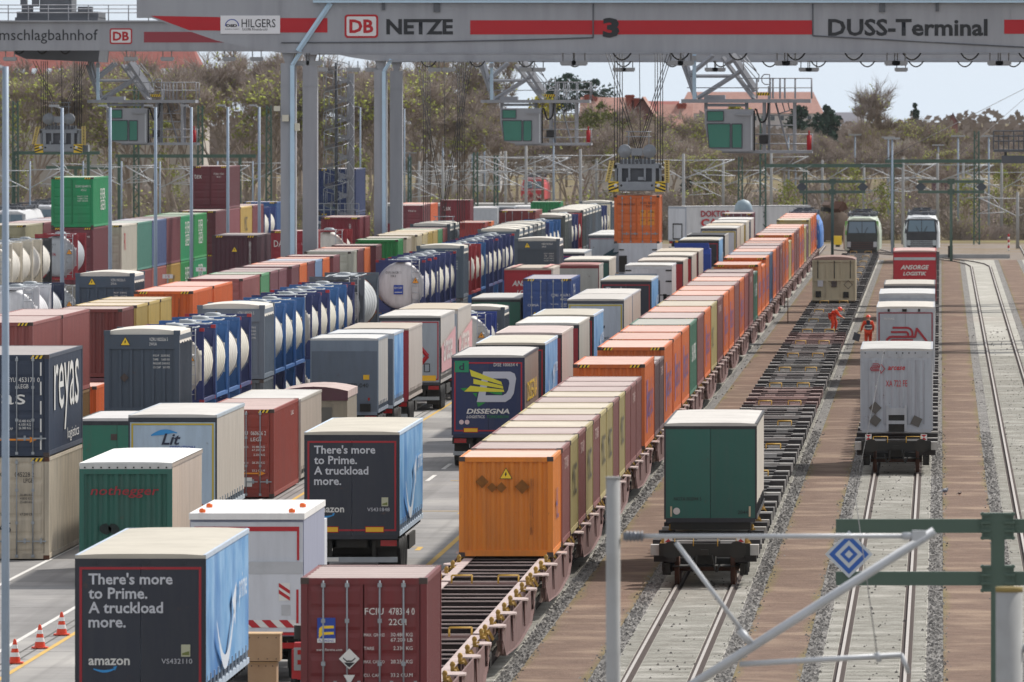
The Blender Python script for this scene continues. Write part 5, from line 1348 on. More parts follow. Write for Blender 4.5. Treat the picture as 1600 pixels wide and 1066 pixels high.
pile(-50.05,627,[('6a2b35','door',[],[],HC),('6e3038','door',[('TCNU 44',0.4,2.3,0.6,0.13,WHITE)],[],HC),('0f8a55','door',EG,[('EVER',5,1.6,3.6,0.6,WHITE),('GREEN',5,0.95,3.6,0.6,WHITE)],HC)],
  ['brown container at the bottom under the tall green one','brown container in the middle, directly under the tall green one','green container with white side patch on top of a three-high stack, far left'])
GF='containers in the far-left double stack'
tops=[('c9c3b4','door',[('TRIU',0.1,2.2,0.4,0.13,BLACK)],[('R',2,1.4,1.2,1.0,REDL)]),('4f8a7c','wall',[],[]),('50618a','wall',[],[]),('7f444a','wall',[],[]),('2fa06a','wall',[],evside()),('2f9a52','wall',[],evside())]
bots=[('c3b49a','wall',[],[]),('8c4a4a','wall',[],[]),('a86258','wall',[],[]),('c09a4a','wall',[],[('MSC',5,1.0,2.0,1.2,BLACK)]),('2f9a52','wall',[],evside()),('2fa06a','wall',[],evside())]
tn=['cream white','teal','slate blue','dull brown','mint green','grass green']; bn=['sandy cream','brown','salmon','mustard yellow','grass green','mint green']
for i in range(6):
    y=640+12.4*i
    pile(-49.4,y,[bots[i]+(HC,),tops[i]+(HC,)],['%s container at the bottom of the %s double stack right of tall green stack'%(bn[i],nth(i+1)),'%s container on top of the %s double stack right of tall green stack'%(tn[i],nth(i+1))],group=GF)
TX=[('tex',-1.1,2.05,0.5,0.3,WHITE),('TGHU 7541',0.2,2.3,0.7,0.13,WHITE),('45G1',0.4,2.12,0.3,0.11,WHITE)]
pile(-49.5,724.5,[('64262f','door',[],[],HC),('64262f','door',[('CAXU',0.2,2.2,0.5,0.13,WHITE)],[],HC)],['maroon container at the bottom just left of the tall maroon stack','maroon container on top just left of the tall maroon stack'])
pile(-49.5,737.5,[('8a4a50','wall',[],[],HC),('8a4a50','wall',[],[],HC),('64262f','door',TX,[],HC)],['dusky container at the bottom of the tall maroon stack','dusky container in the middle of the tall maroon stack','maroon container with white lettering on top of the three-high stack between lamp posts'])
pile(-49.5,750.5,[('c0a04e','wall',[],[],HC),('c6a554','wall',[],[('MSC',4,1.2,3,1.0,BLACK)],HC)],['yellow container at the bottom right of the tall maroon stack','yellow container on top right of the tall maroon stack'])
pile(-49.5,763.5,[('74333a','door',[],[],HC),('74333a','door',[],[],HC)],['red-brown container at the bottom behind the yellow pair','red-brown container on top behind the yellow pair'])
tank(-49.5,777,2.9,'2a3f7c','d6d2c8','white tank left of the grey crane leg, near one of two',None,tri=False,hose=False); tank(-49.5,784,2.9,'2a3f7c','d6d2c8','white tank left of the grey crane leg, far one of two',None,tri=False,hose=False)
for y in (777,784): container(-49.5,y,0,H20,2.89,'555c62','wall','plain grey container under the white tanks left of the crane leg','containers under the two white tanks')
pile(-49.5,791,[('24528a','door',[],[],HC),('24528a','door',[],[],HC)],['blue container at the bottom left of the grey crane leg','blue container on top left of the grey crane leg'],L=H20)
pile(-55.05,640,[('a39c80','door',[],[],HC),('a8a184','door',[('GESU 65',0.0,2.0,0.7,0.2,BLACK)],[],HC)],['olive-cream container at the bottom at the left edge','olive-cream container on top at the left edge, left of the tall green stack'])
for i,(c,nm) in enumerate((('8a4a50','dusky brown'),('5a6a8a','grey-blue'),('8a4a50','rosy brown'))):
    pile(-55.05,653+12.6*i,[(c,'door',[],[],HC),(c,'door',[],[],HC)],['%s container at the bottom, %s behind the olive-cream one'%(nm,nth(i+1)),'%s container on top, %s behind the olive-cream one'%(nm,nth(i+1))])
pile(-38.3,590,[('4a2632','wall',[],[],HC),('4a2632','wall',[('CRONOS',0.78,0.9,0.12,1.7,WHITE)],[],HC)],['dark plum container at the bottom, left of the first crane leg','dark plum container with a yellow triangle on top, left of the first crane leg'])
obj('hazard_sign',tri_mesh(),[BLACK,YEL],[o for o in bpy.data.objects if o.get('label','').startswith('dark plum container with a')][0],(0.0,-0.02,2.0))
pile(-36.4,611,[('8c1f2c','door',[],[],HC),('8c1f2c','door',[('DAL',-1.05,2.0,0.7,0.36,WHITE),('UXXU',0.5,2.1,0.4,0.13,WHITE)],[],HC)],['bright red container at the bottom behind the first pair of crane legs','bright red container with white letters behind the first pair of crane legs'],L=H20)
tank(-36.2,641,2.9,RD,'d3d0c9','white tank with a red end frame between the two red containers behind the crane legs',None)
container(-36.2,641,0,H20,2.89,'555c62','wall','plain grey container under the white tank with the red end frame')
pile(-37.75,684,[('7c2430','wall',[],[],HC),('7c2430','wall',[('CXDU 2250',0.55,0.9,0.12,1.6,WHITE)],[],HC)],['crimson container at the bottom right of the spiral stair','crimson container on top right of the spiral stair'])
pile(-39.3,708,[('1f3566','door',[],[],HC),('1f3566','door',[],[],HC),('1f3566','door',[('MAEU',0.1,2.0,0.6,0.15,WHITE)],[],HC)],['navy container at the bottom of the stack behind the spiral stair','navy container in the middle of the stack behind the spiral stair','navy container on top of the stack behind the spiral stair'])
pile(-40.7,829,[('6f2a33','door',[],[],STD),('6f2a33','door',[('TEXU',0.1,2.1,0.6,0.13,WHITE)],[],STD)],['maroon door-end container at the bottom right of the last crane leg','maroon door-end container on top right of the last crane leg'])
pile(-40.7,842,[('d2602a','wall',[],[],STD),('d2602a','wall',[],[],STD)],['orange container at the bottom behind the maroon door-end one','orange container on top behind the maroon door-end one'])
pile(-39.1,876,[('6f2530','wall',[],[],STD),('6f2530','wall',[('tex',-1.0,1.75,0.65,0.33,WHITE)],[],STD)],['maroon container at the bottom of the pair with white lettering near the cables','maroon container on top with white lettering behind the hoist cables'],L=H20)
container(-37.3,861,0.95,H20,STD,'8c2f2c','wall','red container low down in front of the maroon one with white lettering'); container(-37.1,868,0.95,H20,STD,'d2703a','wall','orange container just behind the low red one')
container(-28.3,727,0,H40,HC,'6f2a2c','door','brick-red container at the bottom beside the far tank row',rods=True); container(-28.3+0.0,727,2.9,H40,HC,'7a2f2e','door','brick-red door-end container on top, left of the far tank row')
container(-32.0,881,0,H20,2.5,'555c62','wall','plain grey container under the far green one'); container(-32.0,881,2.5,H20,2.5,'12804a','wall','green container with white lettering far behind the tank row, in front of the red locomotive',None,[('EVERGREEN',-0.75,1.3,1.6,0.3,WHITE)])

# white semi-trailer parked askew at the far end
t=trailer(-22.8,940,'white trailer with red side lettering parked askew at the far end of the yard',W=2.55,side='dfe0e2',rear='c9cdd4',roof='eceae8',frame='9aa0a8',top='8b93a0',plates=False,z1=4.1,doors=False)
t.rotation_euler=(0,0,R(-52))
side_text(t,'DOKTOR',1.6,3.15,3.2,0.55,DRED,1.33,0.03); side_text(t,'CARGO',1.6,2.3,4.6,0.7,REDL,1.33,0.04); obj('dock_frame',frameq(MB(),-0.6,1.2,0.8,2.6,0.12,-0.01),DARK,t); obj('yellow_label',MB().box(-0.2,-0.03,0.95,0.2,-0.01,1.12),PLATEY,t)
t=thing('storage_tank','pale blue-grey domed tank behind the far end of the loading lane','tank',(-16.2,893,0))
obj('tank_shell',MB().lathe([(0,0.75),(4.2,0.75),(4.6,0.68),(4.95,0.45),(5.1,0)],(0,0,0),'z',18),paint('8fa3ad',0.2),t); obj('rim',MB().lathe([(0,0.77),(0.12,0.77)],(0,0,4.1),'z',18),STEEL,t)

# ---------------------------------------------------------------- small things near the viewer
CONEO=mat('cone_orange',hexc('d8431f'),0.5); 
t=None
for i,(yy,l) in enumerate(((251.8,'traffic cone with white bands, nearest, at the left edge of the picture'),(258.8,'traffic cone with white bands, middle of the three on the lane edge'),(265.2,'traffic cone with white bands, farthest of the three, closest to the dark slogan trailer'))):
    loc=(-21.43,yy,0)
    if t is None:
        t=thing('traffic_cone',l,'traffic cone',loc,0,'traffic cones')
        obj('base',MB().prism([(-0.19,-0.19),(0.19,-0.19),(0.19,0.19),(-0.19,0.19)],'z',0,0.03),CONEO,t)
        r_=lambda z:0.135*(1-z/0.56)+0.024*(z/0.56)
        prof=[(0.03,r_(0))]+[(0.03+0.1*k,r_(0.1*k)) for k in range(1,6)]+[(0.56,0.02),(0.565,0)]
        obj('cone_body',MB().lathe(prof,(0,0,0),'z',14),CONEO,t)
        for z0,z1 in ((0.15,0.25),(0.34,0.43)): obj('white_band',MB().lathe([(z0,r_(z0-0.03)+0.006),(z1,r_(z1-0.03)+0.006)],(0,0,0),'z',14),mat('cone_white',hexc('e2e0de'),0.4),t)
    else: dup(t,loc,l)
PLY=mat('plywood',hexc('a88a6c'),0.75,0,0.3,dirtcol=hexc('8a6a4c'),scale=2); PLYL=mat('plywood_lid',hexc('c0a079'),0.75,0,0.3)
def crate(X,Y,Z,w_,dp_,h_,lab):
    t=thing('plywood_crate',lab,'crate',(X,Y,Z),0,'plywood crates')
    obj('side_panels',MB().box(-w_/2,0,0.02,w_/2,dp_,h_-0.03),PLY,t); obj('lid',MB().box(-w_/2-0.015,-0.015,h_-0.03,w_/2+0.015,dp_+0.015,h_),PLYL,t)
    nb=MB()
    for k in range(4):
        for z in (0.07,h_-0.09): nb.box(-w_/2+0.08+k*(w_-0.16)/3-0.012,-0.008,z-0.012,-w_/2+0.08+k*(w_-0.16)/3+0.012,0,z+0.012)
    obj('nail_heads',nb,CASTING,t); return t
crate(-14.72,236,0.0,0.62,0.7,0.84,'plywood crate at the bottom, at the lower edge of the picture'); crate(-14.70,235.9,0.84,0.74,0.8,0.62,'plywood crate on top of another, between the slogan trailer and the dark red container')
t=thing('loading_device','small red machine with twin rear lamps and a black ring, beside the plywood crates','machine',(-13.95,238,0))
rp=paint('a8262c',0.2)
obj('body',MB().box(-0.25,0,0.35,0.3,1.4,1.0).box(-0.2,0.05,1.0,0.28,0.6,1.15),rp,t); obj('lamp_panel',MB().box(-0.2,-0.03,0.55,0.06,0.0,1.05),STEEL,t)
for z in (0.68,0.9): obj('lamp',MB().box(-0.12,-0.05,z,-0.02,-0.03,z+0.1),TAIL,t)
obj('black_ring',MB().lathe([(0,0.2),(0.3,0.2),(0.3,0.17),(0,0.17)],(-0.05,0.9,1.2),'z',16),DARK,t); obj('white_rim',MB().lathe([(0,0.21),(0.03,0.21)],(-0.05,0.9,1.5),'z',16),WHITE,t)
for xx,y in ((-0.2,0.2),(0.28,0.2),(-0.2,1.2),(0.28,1.2)): obj('wheel',MB().lathe([(-0.06,0.1),(-0.07,0.24),(0.07,0.24),(0.06,0.1)],(0,0,0),'x',12),RUBBER,t,(xx,y,0.24))
# ---------------------------------------------------------------- gantry cranes
CG=mat('crane_grey',hexc('9a9da4'),0.5,0,0.45,dirtcol=hexc('7a7c83'),scale=0.25,streak=True,bump=0.04,bscale=0.6)
CG2=mat('crane_grey_dark',hexc('5c6067'),0.55,0,0.3,dirtcol=hexc('4a4c52'),scale=0.4)
DUCT=mat('cable_duct_blue',hexc('b4cfe4'),0.4,0,0.2,dirtcol=hexc('8fa5b5'))
CRED=mat('stripe_red',hexc('b01020'),0.5,0,0.25,dirtcol=hexc('8f202a'),scale=0.3)
CTXT=mat('crane_text',hexc('0f151d'),0.5)
CABLE=mat('black_cable',hexc('1a1a1c'),0.6)
ROPE=mat('steel_rope',hexc('37383b'),0.5,0.3)
CABG=bpy.data.materials.new('cab_green_glass'); CABG.use_nodes=True
_b=CABG.node_tree.nodes['Principled BSDF']; _b.inputs['Base Color'].default_value=(*hexc('5a9c8a'),1); _b.inputs['Roughness'].default_value=0.06; _b.inputs['Transmission Weight'].default_value=0.35; _b.inputs['IOR'].default_value=1.2
LAMPG=mat('work_lamp_grey',hexc('9a9da2'),0.4,0.2)
def lampm():
    def mk():
        mb=MB()
        for x in (-0.28,0.28): mb.bar((x,0,0),(x,0,-0.42),0.045)
        mb.box(-0.42,-0.3,-0.62,0.42,0.3,-0.42); mb.box(-0.36,-0.25,-0.68,0.36,0.25,-0.62)
        return mb.mesh('work_lamp')
    return cached('lamp',mk)
def loops(y,x0,x1,z,n,step=3.1,wd=0.95,drop=0.36):
    mb=MB(); x=x0
    while x<x1:
        pts=[(x+wd*k/8,y,z-drop*math.sin(math.pi*k/8)**0.8) for k in range(9)]; mb.path(pts,0.045,5); x+=step
    return mb.mesh('festoon_cable')
def logo_db(t,x,z,hh,y):
    """white plate with a rounded red frame and two red letters; hh = height"""
    w_=hh*1.43
    def rr(a,b,rad):
        pts=[]
        for cx_,cz_,a0 in ((a-rad,b-rad,0),(-a+rad,b-rad,90),(-a+rad,-b+rad,180),(a-rad,-b+rad,270)):
            for k in range(5):
                an=R(a0+22.5*k); pts.append((cx_+rad*math.cos(an),cz_+rad*math.sin(an)))
        return pts
    g=obj('logo_frame',MB().prism(rr(w_/2,hh/2,hh*0.14),'y',0,-0.02),CRED,t,(x,y,z))
    obj('logo_plate',MB().prism(rr(w_/2-hh*0.085,hh/2-hh*0.085,hh*0.08),'y',0,-0.03),mat('logo_white',hexc('d6d4d6'),0.5),g)
    front_text(g,'DB',-w_/2+hh*0.2,-hh*0.29,w_-hh*0.4,hh*0.58,CRED,-0.04,0.035)
CABX0,CABX1=-12.7,-10.08
def zpt(x,y): return ((1050+0.15*x-1470)/29.3, 12.95+(162-(80+0.15*y))/29.3)
def trolley_parts(t,dx,zb):
    """travelling trolley with the operator's cab: everything relative to the girder"""
    y0=6.0
    P=lambda x,y,yy=0.0:(zpt(x,y)[0]+dx,y0+yy,zpt(x,y)[1])
    tr=MB()
    for a,b,wd in (((80,-30),(215,490),.14),((60,60),(215,490),.14),((500,60),(830,490),.16),((600,30),(850,410),.26),((400,40),(145,250),.16),((150,257),(600,257),.13),((240,490),(690,205),.16),((680,205),(610,260),.14),((740,390),(785,360),.14),((540,120),(610,80),.2)):
        for yy in (0.0,2.6): tr.bar(P(*a,yy),P(*b,yy),wd)
    for q in ((215,490),(830,490),(145,250)): tr.bar(P(*q,0.0),P(*q,2.6),.1)
    obj('cab_truss',tr,CG,t)
    x0=P(70,0)[0]; x1=P(1430,0)[0]; zt=P(0,500)[2]
    dk=MB(); dk.box(x0,y0-0.3,zt-0.20,x1,y0+3.0,zt); dk.box(P(310,0)[0],y0+0.2,zt-0.65,P(345,0)[0],y0+0.4,zt-0.2); dk.box(P(740,0)[0],y0+0.2,zt-0.65,P(775,0)[0],y0+0.4,zt-0.2); dk.box(P(340,0)[0],y0,zt-0.40,P(745,0)[0],y0+2.4,zt-0.24)
    dk.box(P(310,0)[0],y0,zt+0.0,P(530,0)[0],y0+1.5,zt+0.22)
    zf=P(0,1050)[2]
    dk.box(P(500,0)[0],y0-0.2,zf-0.1,P(1450,0)[0],y0+2.6,zf+0.06)
    for x in (940,1260):
        for yy in (0.0,2.4): dk.box(P(x,0)[0]-0.08,y0+yy-0.1,zf,P(x,0)[0]+0.08,y0+yy+0.1,zt-0.2)
    for x in (990,):
        dk.box(P(x,0)[0]-0.07,y0+1.0,zf,P(x,0)[0]+0.07,y0+1.2,zt+0.7)
    obj('platform',dk,CG,t)
    rl=MB()
    for za,xa,xb in ((280,660,1440),(380,130,1440),(870,530,1450),(970,530,1450),(670,960,1260),(775,960,1260)):
        for yy in (-0.15,2.8): rl.tube(P(xa,za,yy),P(xb,za,yy),0.025,4)
    for x in (1030,1105,1155,1265,1438,1000,860):
        rl.tube(P(x,280,-0.15),P(x,495,-0.15),0.03,4); rl.tube(P(x,280,2.8),P(x,495,2.8),0.03,4)
    for x in (530,830,1450): rl.tube(P(x,860,-0.15),P(x,1050,-0.15),0.03,4)
    rl.path([P(680,40,-.1),P(860,210,-.1),P(890,250,-.1),P(880,320,-.1)],0.03,4); rl.path([P(740,40,-.1),P(860,200,-.1)],0.03,4); rl.path([P(725,60,-.1),P(725,210,-.1)],0.025,4); rl.path([P(720,120,-.1),P(860,285,-.1)],0.025,4); rl.path([P(1000,480,-.1),P(1000,240,-.1),P(940,240,-.1),P(915,270,-.1),P(920,320,-.1),P(950,345,-.1),P(1000,345,-.1)],0.03,4)
    rl.path([P(1060,540,1),P(1200,1050,1)],0.05,4); rl.path([P(1130,540,1),P(1155,630,1)],0.03,4); rl.path([P(1190,540,1),P(1210,620,1),P(1100,650,1)],0.03,4)
    obj('platform_handrail',rl,CG,t)
    cabx=[P(x,0)[0] for x in (320,830)]
    c=obj('operator_cab',MB().prism([(P(320,605)[0],P(0,605)[2]),(P(320,760)[0],P(0,760)[2]),(P(365,1015)[0],P(0,1015)[2]),(P(520,1050)[0],P(0,1050)[2]),(P(830,1050)[0],P(0,1050)[2]),(P(830,605)[0],P(0,605)[2])],'y',y0-0.9,y0+1.5),CG,t)
    def pane(xa,ya,xb,yb,sk=0):
        a=P(xa,ya,-0.92);b=P(xb,ya,-0.92);cc=P(xb,yb,-0.92);dd=P(xa+sk,yb,-0.92)
        obj('window',MB().face([dd,cc,b,a]),CABG,c)
        f=MB()
        for p,q in ((a,b),(b,cc),(cc,dd),(dd,a)): f.bar((p[0],p[1]-0.02,p[2]),(q[0],q[1]-0.02,q[2]),0.04)
        obj('window_frame',f,CG2,c)
    pane(345,625,518,730); pane(345,758,588,1012,22); pane(606,760,712,1012)
    sd=MB(); sd.box(P(430,0)[0],y0-0.915,P(0,930)[2],P(440,0)[0],y0-0.905,P(0,760)[2]); sd.box(P(560,0)[0]-0.5,y0-0.4,P(0,900)[2],P(560,0)[0]-0.1,y0+0.3,P(0,820)[2]); obj('control_arm',sd,DARK,c)
    obj('sun_awning',MB().box(P(650,0)[0],y0-1.05,P(0,672)[2],P(815,0)[0],y0-0.9,P(0,655)[2]),CG,c)
    obj('door_edge',MB().box(P(805,0)[0],y0-0.93,P(0,1035)[2],P(815,0)[0],y0-0.9,P(0,670)[2]),mat('pale_edge',hexc('c8ccd2'),0.5),c)
    e=obj('fire_extinguisher',MB().tube(P(1415,1035,-0.2),P(1415,880,-0.2),0.13,10).tube(P(1415,880,-0.2),P(1415,830,-0.2),0.05,6),CRED,t)
    st=MB(); x=P(868,0)[0]
    st.box(x,y0-0.32,P(0,462)[2],P(1000,0)[0],y0-0.30,P(0,430)[2],0)
    for k in range(5): a=x+0.14*k; st.face([(a,y0-0.325,P(0,462)[2]),(a+0.06,y0-0.325,P(0,462)[2]),(a+0.12,y0-0.325,P(0,430)[2]),(a+0.06,y0-0.325,P(0,430)[2])],1)
    obj('warning_stripes',st.mesh('warning_stripes',2),[YEL,BLACK],t)
    cb=MB(); cb.path([P(840,610,-.2),P(860,605,-.2),P(880,680,-.2),P(900,740,-.2),P(925,745,-.2),P(960,720,-.2),P(980,640,-.2),P(985,540,-.2)],0.05,5); cb.path([P(838,1040,-.2),P(838,620,-.2)],0.05,5); cb.box(P(890,0)[0],y0-0.3,P(0,965)[2],P(985,0)[0],y0+0.2,P(0,880)[2])
    obj('cab_cable',cb,CABLE,t)
    obj('signal_post',MB().box(P(190,0)[0],y0-0.6,zt,P(228,0)[0],y0-0.4,15.6),DUCT,t); obj('signal_box',MB().box(P(183,0)[0],y0-0.75,P(0,95)[2],P(235,0)[0],y0-0.6,P(0,45)[2]),LAMPG,t)
def ropes(t,xc,ztop,zspr):
    y0=5.5
    for x in (-1.28,-1.12,-0.98,-0.84,0.92,1.05,1.2,1.32):
        obj('hoist_rope',MB().tube((xc+x,y0+abs(x),ztop),(xc+x,y0+abs(x),zspr),0.022,4),ROPE,t)
    for a,b in ((-1.7,0.1),(-1.5,0.2),(1.75,-0.15),(1.6,-0.25),(1.9,-0.05)): obj('hoist_rope',MB().tube((xc+a,y0,ztop),(xc+b,y0+1,zspr+0.2),0.02,4),ROPE,t)
    obj('hoist_rope',MB().tube((xc+0.1,y0,ztop),(xc+0.14,y0+1,zspr+0.3),0.02,4),ROPE,t)
def spreader(X,Y,Z,label,gantry=True):
    t=thing('container_spreader',label,'spreader',(X,Y,Z),0,'spreaders hanging from the cranes')
    zz_=lambda y:(1063-y)*0.00299; xx_=lambda x:(x-705)*0.00299
    SG=mat('spreader_grey',hexc('8e949c'),0.45,0.1,0.3,dirtcol=hexc('60646a'))
    m=MB(); m.box(xx_(360),-0.1,zz_(970),xx_(1040),0.4,zz_(820)); m.box(xx_(200),0.0,zz_(985),xx_(1215),0.35,zz_(840))
    m.box(xx_(200),4.6,zz_(985),xx_(1215),5.9,zz_(840)); m.box(-0.9,0.3,zz_(960),-0.6,4.8,zz_(830)); m.box(0.6,0.3,zz_(960),0.9,4.8,zz_(830))
    for a,b in ((360,430),(970,1038)): m.box(xx_(a),-0.08,zz_(822),xx_(b),0.25,zz_(580))
    m.box(xx_(300),0.1,zz_(580),xx_(1130),0.5,zz_(505)); m.box(xx_(545),0.0,zz_(800),xx_(580),0.3,zz_(580)); m.box(xx_(825),0.0,zz_(800),xx_(860),0.3,zz_(580)); m.box(xx_(300),0.1,zz_(820),xx_(340),0.5,zz_(520)); m.box(xx_(1100),0.1,zz_(820),xx_(1140),0.5,zz_(520))
    m.box(xx_(600),-0.05,zz_(350),xx_(800),0.5,zz_(220)); m.box(xx_(720),-0.1,zz_(790),xx_(820),0.2,zz_(735)); m.box(xx_(510),-0.1,zz_(820),xx_(540),0.1,zz_(750))
    m.box(-1.2,0.2,zz_(520),1.2,5.0,zz_(490)); m.box(-0.9,2,zz_(500),0.9,3.6,zz_(420))
    obj('frame',m,SG,t)
    k=MB(); k.box(xx_(340),0.3,zz_(820),xx_(1100),4.6,zz_(530)); 
    for i in range(9): k.box(xx_(400+i*70),0.1+0.05*(i%3),zz_(500),xx_(445+i*70),0.4,zz_(430-30*(i%4)))
    obj('machinery',k,CG2,t)
    for x in (480,925): obj('cable_reel',MB().lathe([(-0.12,0.0),(-0.12,0.07),(-0.10,0.08),(-0.10,0.36),(0.3,0.37),(0.3,0.0)],(xx_(x),0.0,zz_(272)),'y',24),SG,t); 
    for a,b in ((190,370),(1030,1215)):
        ST=MB(); ST.box(xx_(a),-0.16,zz_(1000),xx_(b),0.3,zz_(815),0); n=3
        for j in range(n):
            x0,x1=xx_(a),xx_(b); wz=zz_(815)-zz_(1000); h=wz/n
            z0=zz_(1000)+j*h
            sl=(z0,z0+h*0.5)
            if a<700: ST.face([(x0,-0.165,z0-0.0),(x1,-0.165,min(zz_(815),z0+h)),(x1,-0.165,min(zz_(815),z0+h*1.5)),(x0,-0.165,z0+h*0.5)],1)
            else: ST.face([(x0,-0.165,min(zz_(815),z0+h)),(x1,-0.165,z0),(x1,-0.165,z0+h*0.5),(x0,-0.165,min(zz_(815),z0+h*1.5))],1)
        obj('striped_corner',ST.mesh('striped_corner',2),[YEL,BLACK],t)
    for a in (320,1085): obj('corner_lamp',MB().lathe([(-0.19,0.0),(-0.19,0.1),(-0.16,0.1)],(xx_(a),0,zz_(888)),'y',12),WHITE,t)
    for a in (420,972): obj('black_port',MB().lathe([(-0.115,0.0),(-0.115,0.06),(-0.09,0.06)],(xx_(a),0,zz_(888)),'y',10),BLACK,t)
    for (p,q) in (((255,440),(170,820)),((1240,430),(1245,840))):
        ar=MB(); ar.bar((xx_(p[0])-0.1,-0.05,zz_(p[1])),(xx_(q[0])-0.1,-0.05,zz_(q[1])),0.05,0); ar.bar((xx_(p[0])+0.1,-0.05,zz_(p[1])),(xx_(q[0])+0.1,-0.05,zz_(q[1])),0.05,0)
        ar.face([(xx_(p[0])-0.1,0.0,zz_(p[1])),(xx_(q[0])-0.1,0.0,zz_(q[1])),(xx_(q[0])+0.1,0.0,zz_(q[1])),(xx_(p[0])+0.1,0.0,zz_(p[1]))],1)
        for j in range(13):
            f=(j+0.5)/13; x=xx_(p[0]+(q[0]-p[0])*f); z=zz_(p[1]+(q[1]-p[1])*f); ar.box(x-0.1,-0.07,z-0.022,x+0.1,-0.03,z+0.022,0)
        obj('guide_arm',ar.mesh('guide_arm',2),[mat('arm_yellow',hexc('d9c27a'),0.5),DARK],t)
    rl=MB()
    for x in (550,915): rl.tube((xx_(x),0.2,zz_(230)),(xx_(x),0.2,zz_(-80)),0.025,4)
    for z in (10,-80): rl.tube((xx_(500),0.2,zz_(z)),(xx_(960),0.2,zz_(z)),0.025,4)
    obj('handrail',rl,SG,t)
    return t
def gantry(Y,xl,xr,label,dx,xs_,zspr,text=True,lampx=()):
    t=thing('gantry_crane',label,'gantry crane',(0,Y,0)); ZB=15.65; ZT=19.3
    G=MB()
    X_=lambda px:(px-1470)/29.3; Z_=lambda y:12.95+(162-y)/29.3
    o=xl-X_(214)
    prof=[(X_(214)+o,ZT),(X_(214)+o,Z_(28)),(X_(236)+o,Z_(28)),(X_(340)+o,Z_(64)),(X_(395)+o,Z_(76)),(X_(440)+o,ZB),(xr,ZB),(xr,ZT)]
    for y0 in (0.0,20.0): G.prism(prof[::-1],'y',y0,y0+1.7)
    for y0 in (0.0,20.0): G.box(X_(450)+o,y0-0.18,ZB-0.0,xr,y0+1.88,ZB+0.05); 
    for px_ in [438,927,1270]+list(range(500,1640,83)): G.box(X_(px_)-0.01,-0.012,ZB+0.05,X_(px_)+0.01,0,ZT)
    obj('girder',G,CG,t)
    if text:
        SG=MB(); SG.box(X_(735),-0.02,Z_(54),X_(1270),-0.004,Z_(32)); SG.box(X_(438),-0.02,Z_(51),X_(512),-0.004,Z_(28.5)); SG.box(X_(1569),-0.02,Z_(53),X_(1660),-0.004,Z_(31)); SG.prism([(X_(236),Z_(25)),(X_(345),Z_(27)),(X_(345),Z_(48)),(X_(296),Z_(47.5))][::-1],'y',-0.02,-0.004)
        obj('red_stripe',SG,CRED,t)
        logo_db(t,X_(565),Z_(41.2),1.25,-0.004)
        front_text(t,'NETZE',X_(604),Z_(54),X_(708)-X_(604),Z_(30)-Z_(54),CTXT,-0.02,0.035)
        front_text(t,'3',X_(942),Z_(59),X_(968)-X_(942),Z_(28)-Z_(59),CTXT,-0.04,0.05)
        front_text(t,'DUSS-Terminal',X_(1294),Z_(56.5),X_(1543)-X_(1294),Z_(29.5)-Z_(56.5),CTXT,-0.02,0.028)
        g=obj('sign_board',MB().box(X_(345),-0.06,Z_(53),X_(438),-0.0,Z_(24.5)),mat('sign_white',hexc('dcdde2'),0.5),t)
        front_text(g,'HILGERS',X_(378),Z_(43),X_(431)-X_(378),Z_(30)-Z_(43),CTXT,-0.07,0.005); front_text(g,'56598 Rheinbrohl',X_(379),Z_(48),X_(418)-X_(379),Z_(45)-Z_(48)+0.03,CTXT,-0.07)
        front_text(g,'DSD',X_(354),Z_(42.5),X_(371)-X_(354),Z_(38)-Z_(42.5),CTXT,-0.07,0.05); front_text(g,'Stahlbau GmbH',X_(352),Z_(46.5),X_(374)-X_(352),0.06,CTXT,-0.07)
        ar=MB()
        for k in range(12):
            a0,a1=R(180*k/12),R(180*(k+1)/12); cx_,cz_=X_(363),Z_(41); r0,r1=0.33,0.38
            ar.face([(cx_+r1*math.cos(a0),-0.07,cz_+r1*math.sin(a0)),(cx_+r0*math.cos(a0),-0.07,cz_+r0*math.sin(a0)),(cx_+r0*math.cos(a1),-0.07,cz_+r0*math.sin(a1)),(cx_+r1*math.cos(a1),-0.07,cz_+r1*math.sin(a1))])
        obj('sign_arc',ar,BLUL,g)
        du=MB(); du.box(X_(490),-0.35,Z_(4.5),xr,-0.05,Z_(1)); du.bar((X_(517),-0.1,Z_(5)),(X_(466),-0.1,Z_(80)),0.2)
        obj('cable_duct',du,DUCT,t)
        obj('conduit',MB().path([(X_(1270),-0.05,Z_(6)),(X_(1270),-0.05,Z_(56)),(X_(1600),-0.05,Z_(74))],0.035,5),CG2,t)
        for a0,a1,zz0 in ((678,688,19),(1374,1383,19),(597,602,16),(1462,1467,18)): obj('bracket_plate',MB().box(X_(a0),-0.1,Z_(zz0),X_(a1),-0.02,Z_(5)),CG2,t)
        pp=MB()
        pp.path([(X_(440),-0.05,Z_(67)),(X_(640),-0.05,Z_(66)),(X_(800),-0.05,Z_(63)),(X_(927),-0.05,Z_(59)),(X_(927),-0.05,Z_(6))],0.035,5)
        obj('conduit',pp,CG2,t)
    lx=-34.8 if text else -35.55
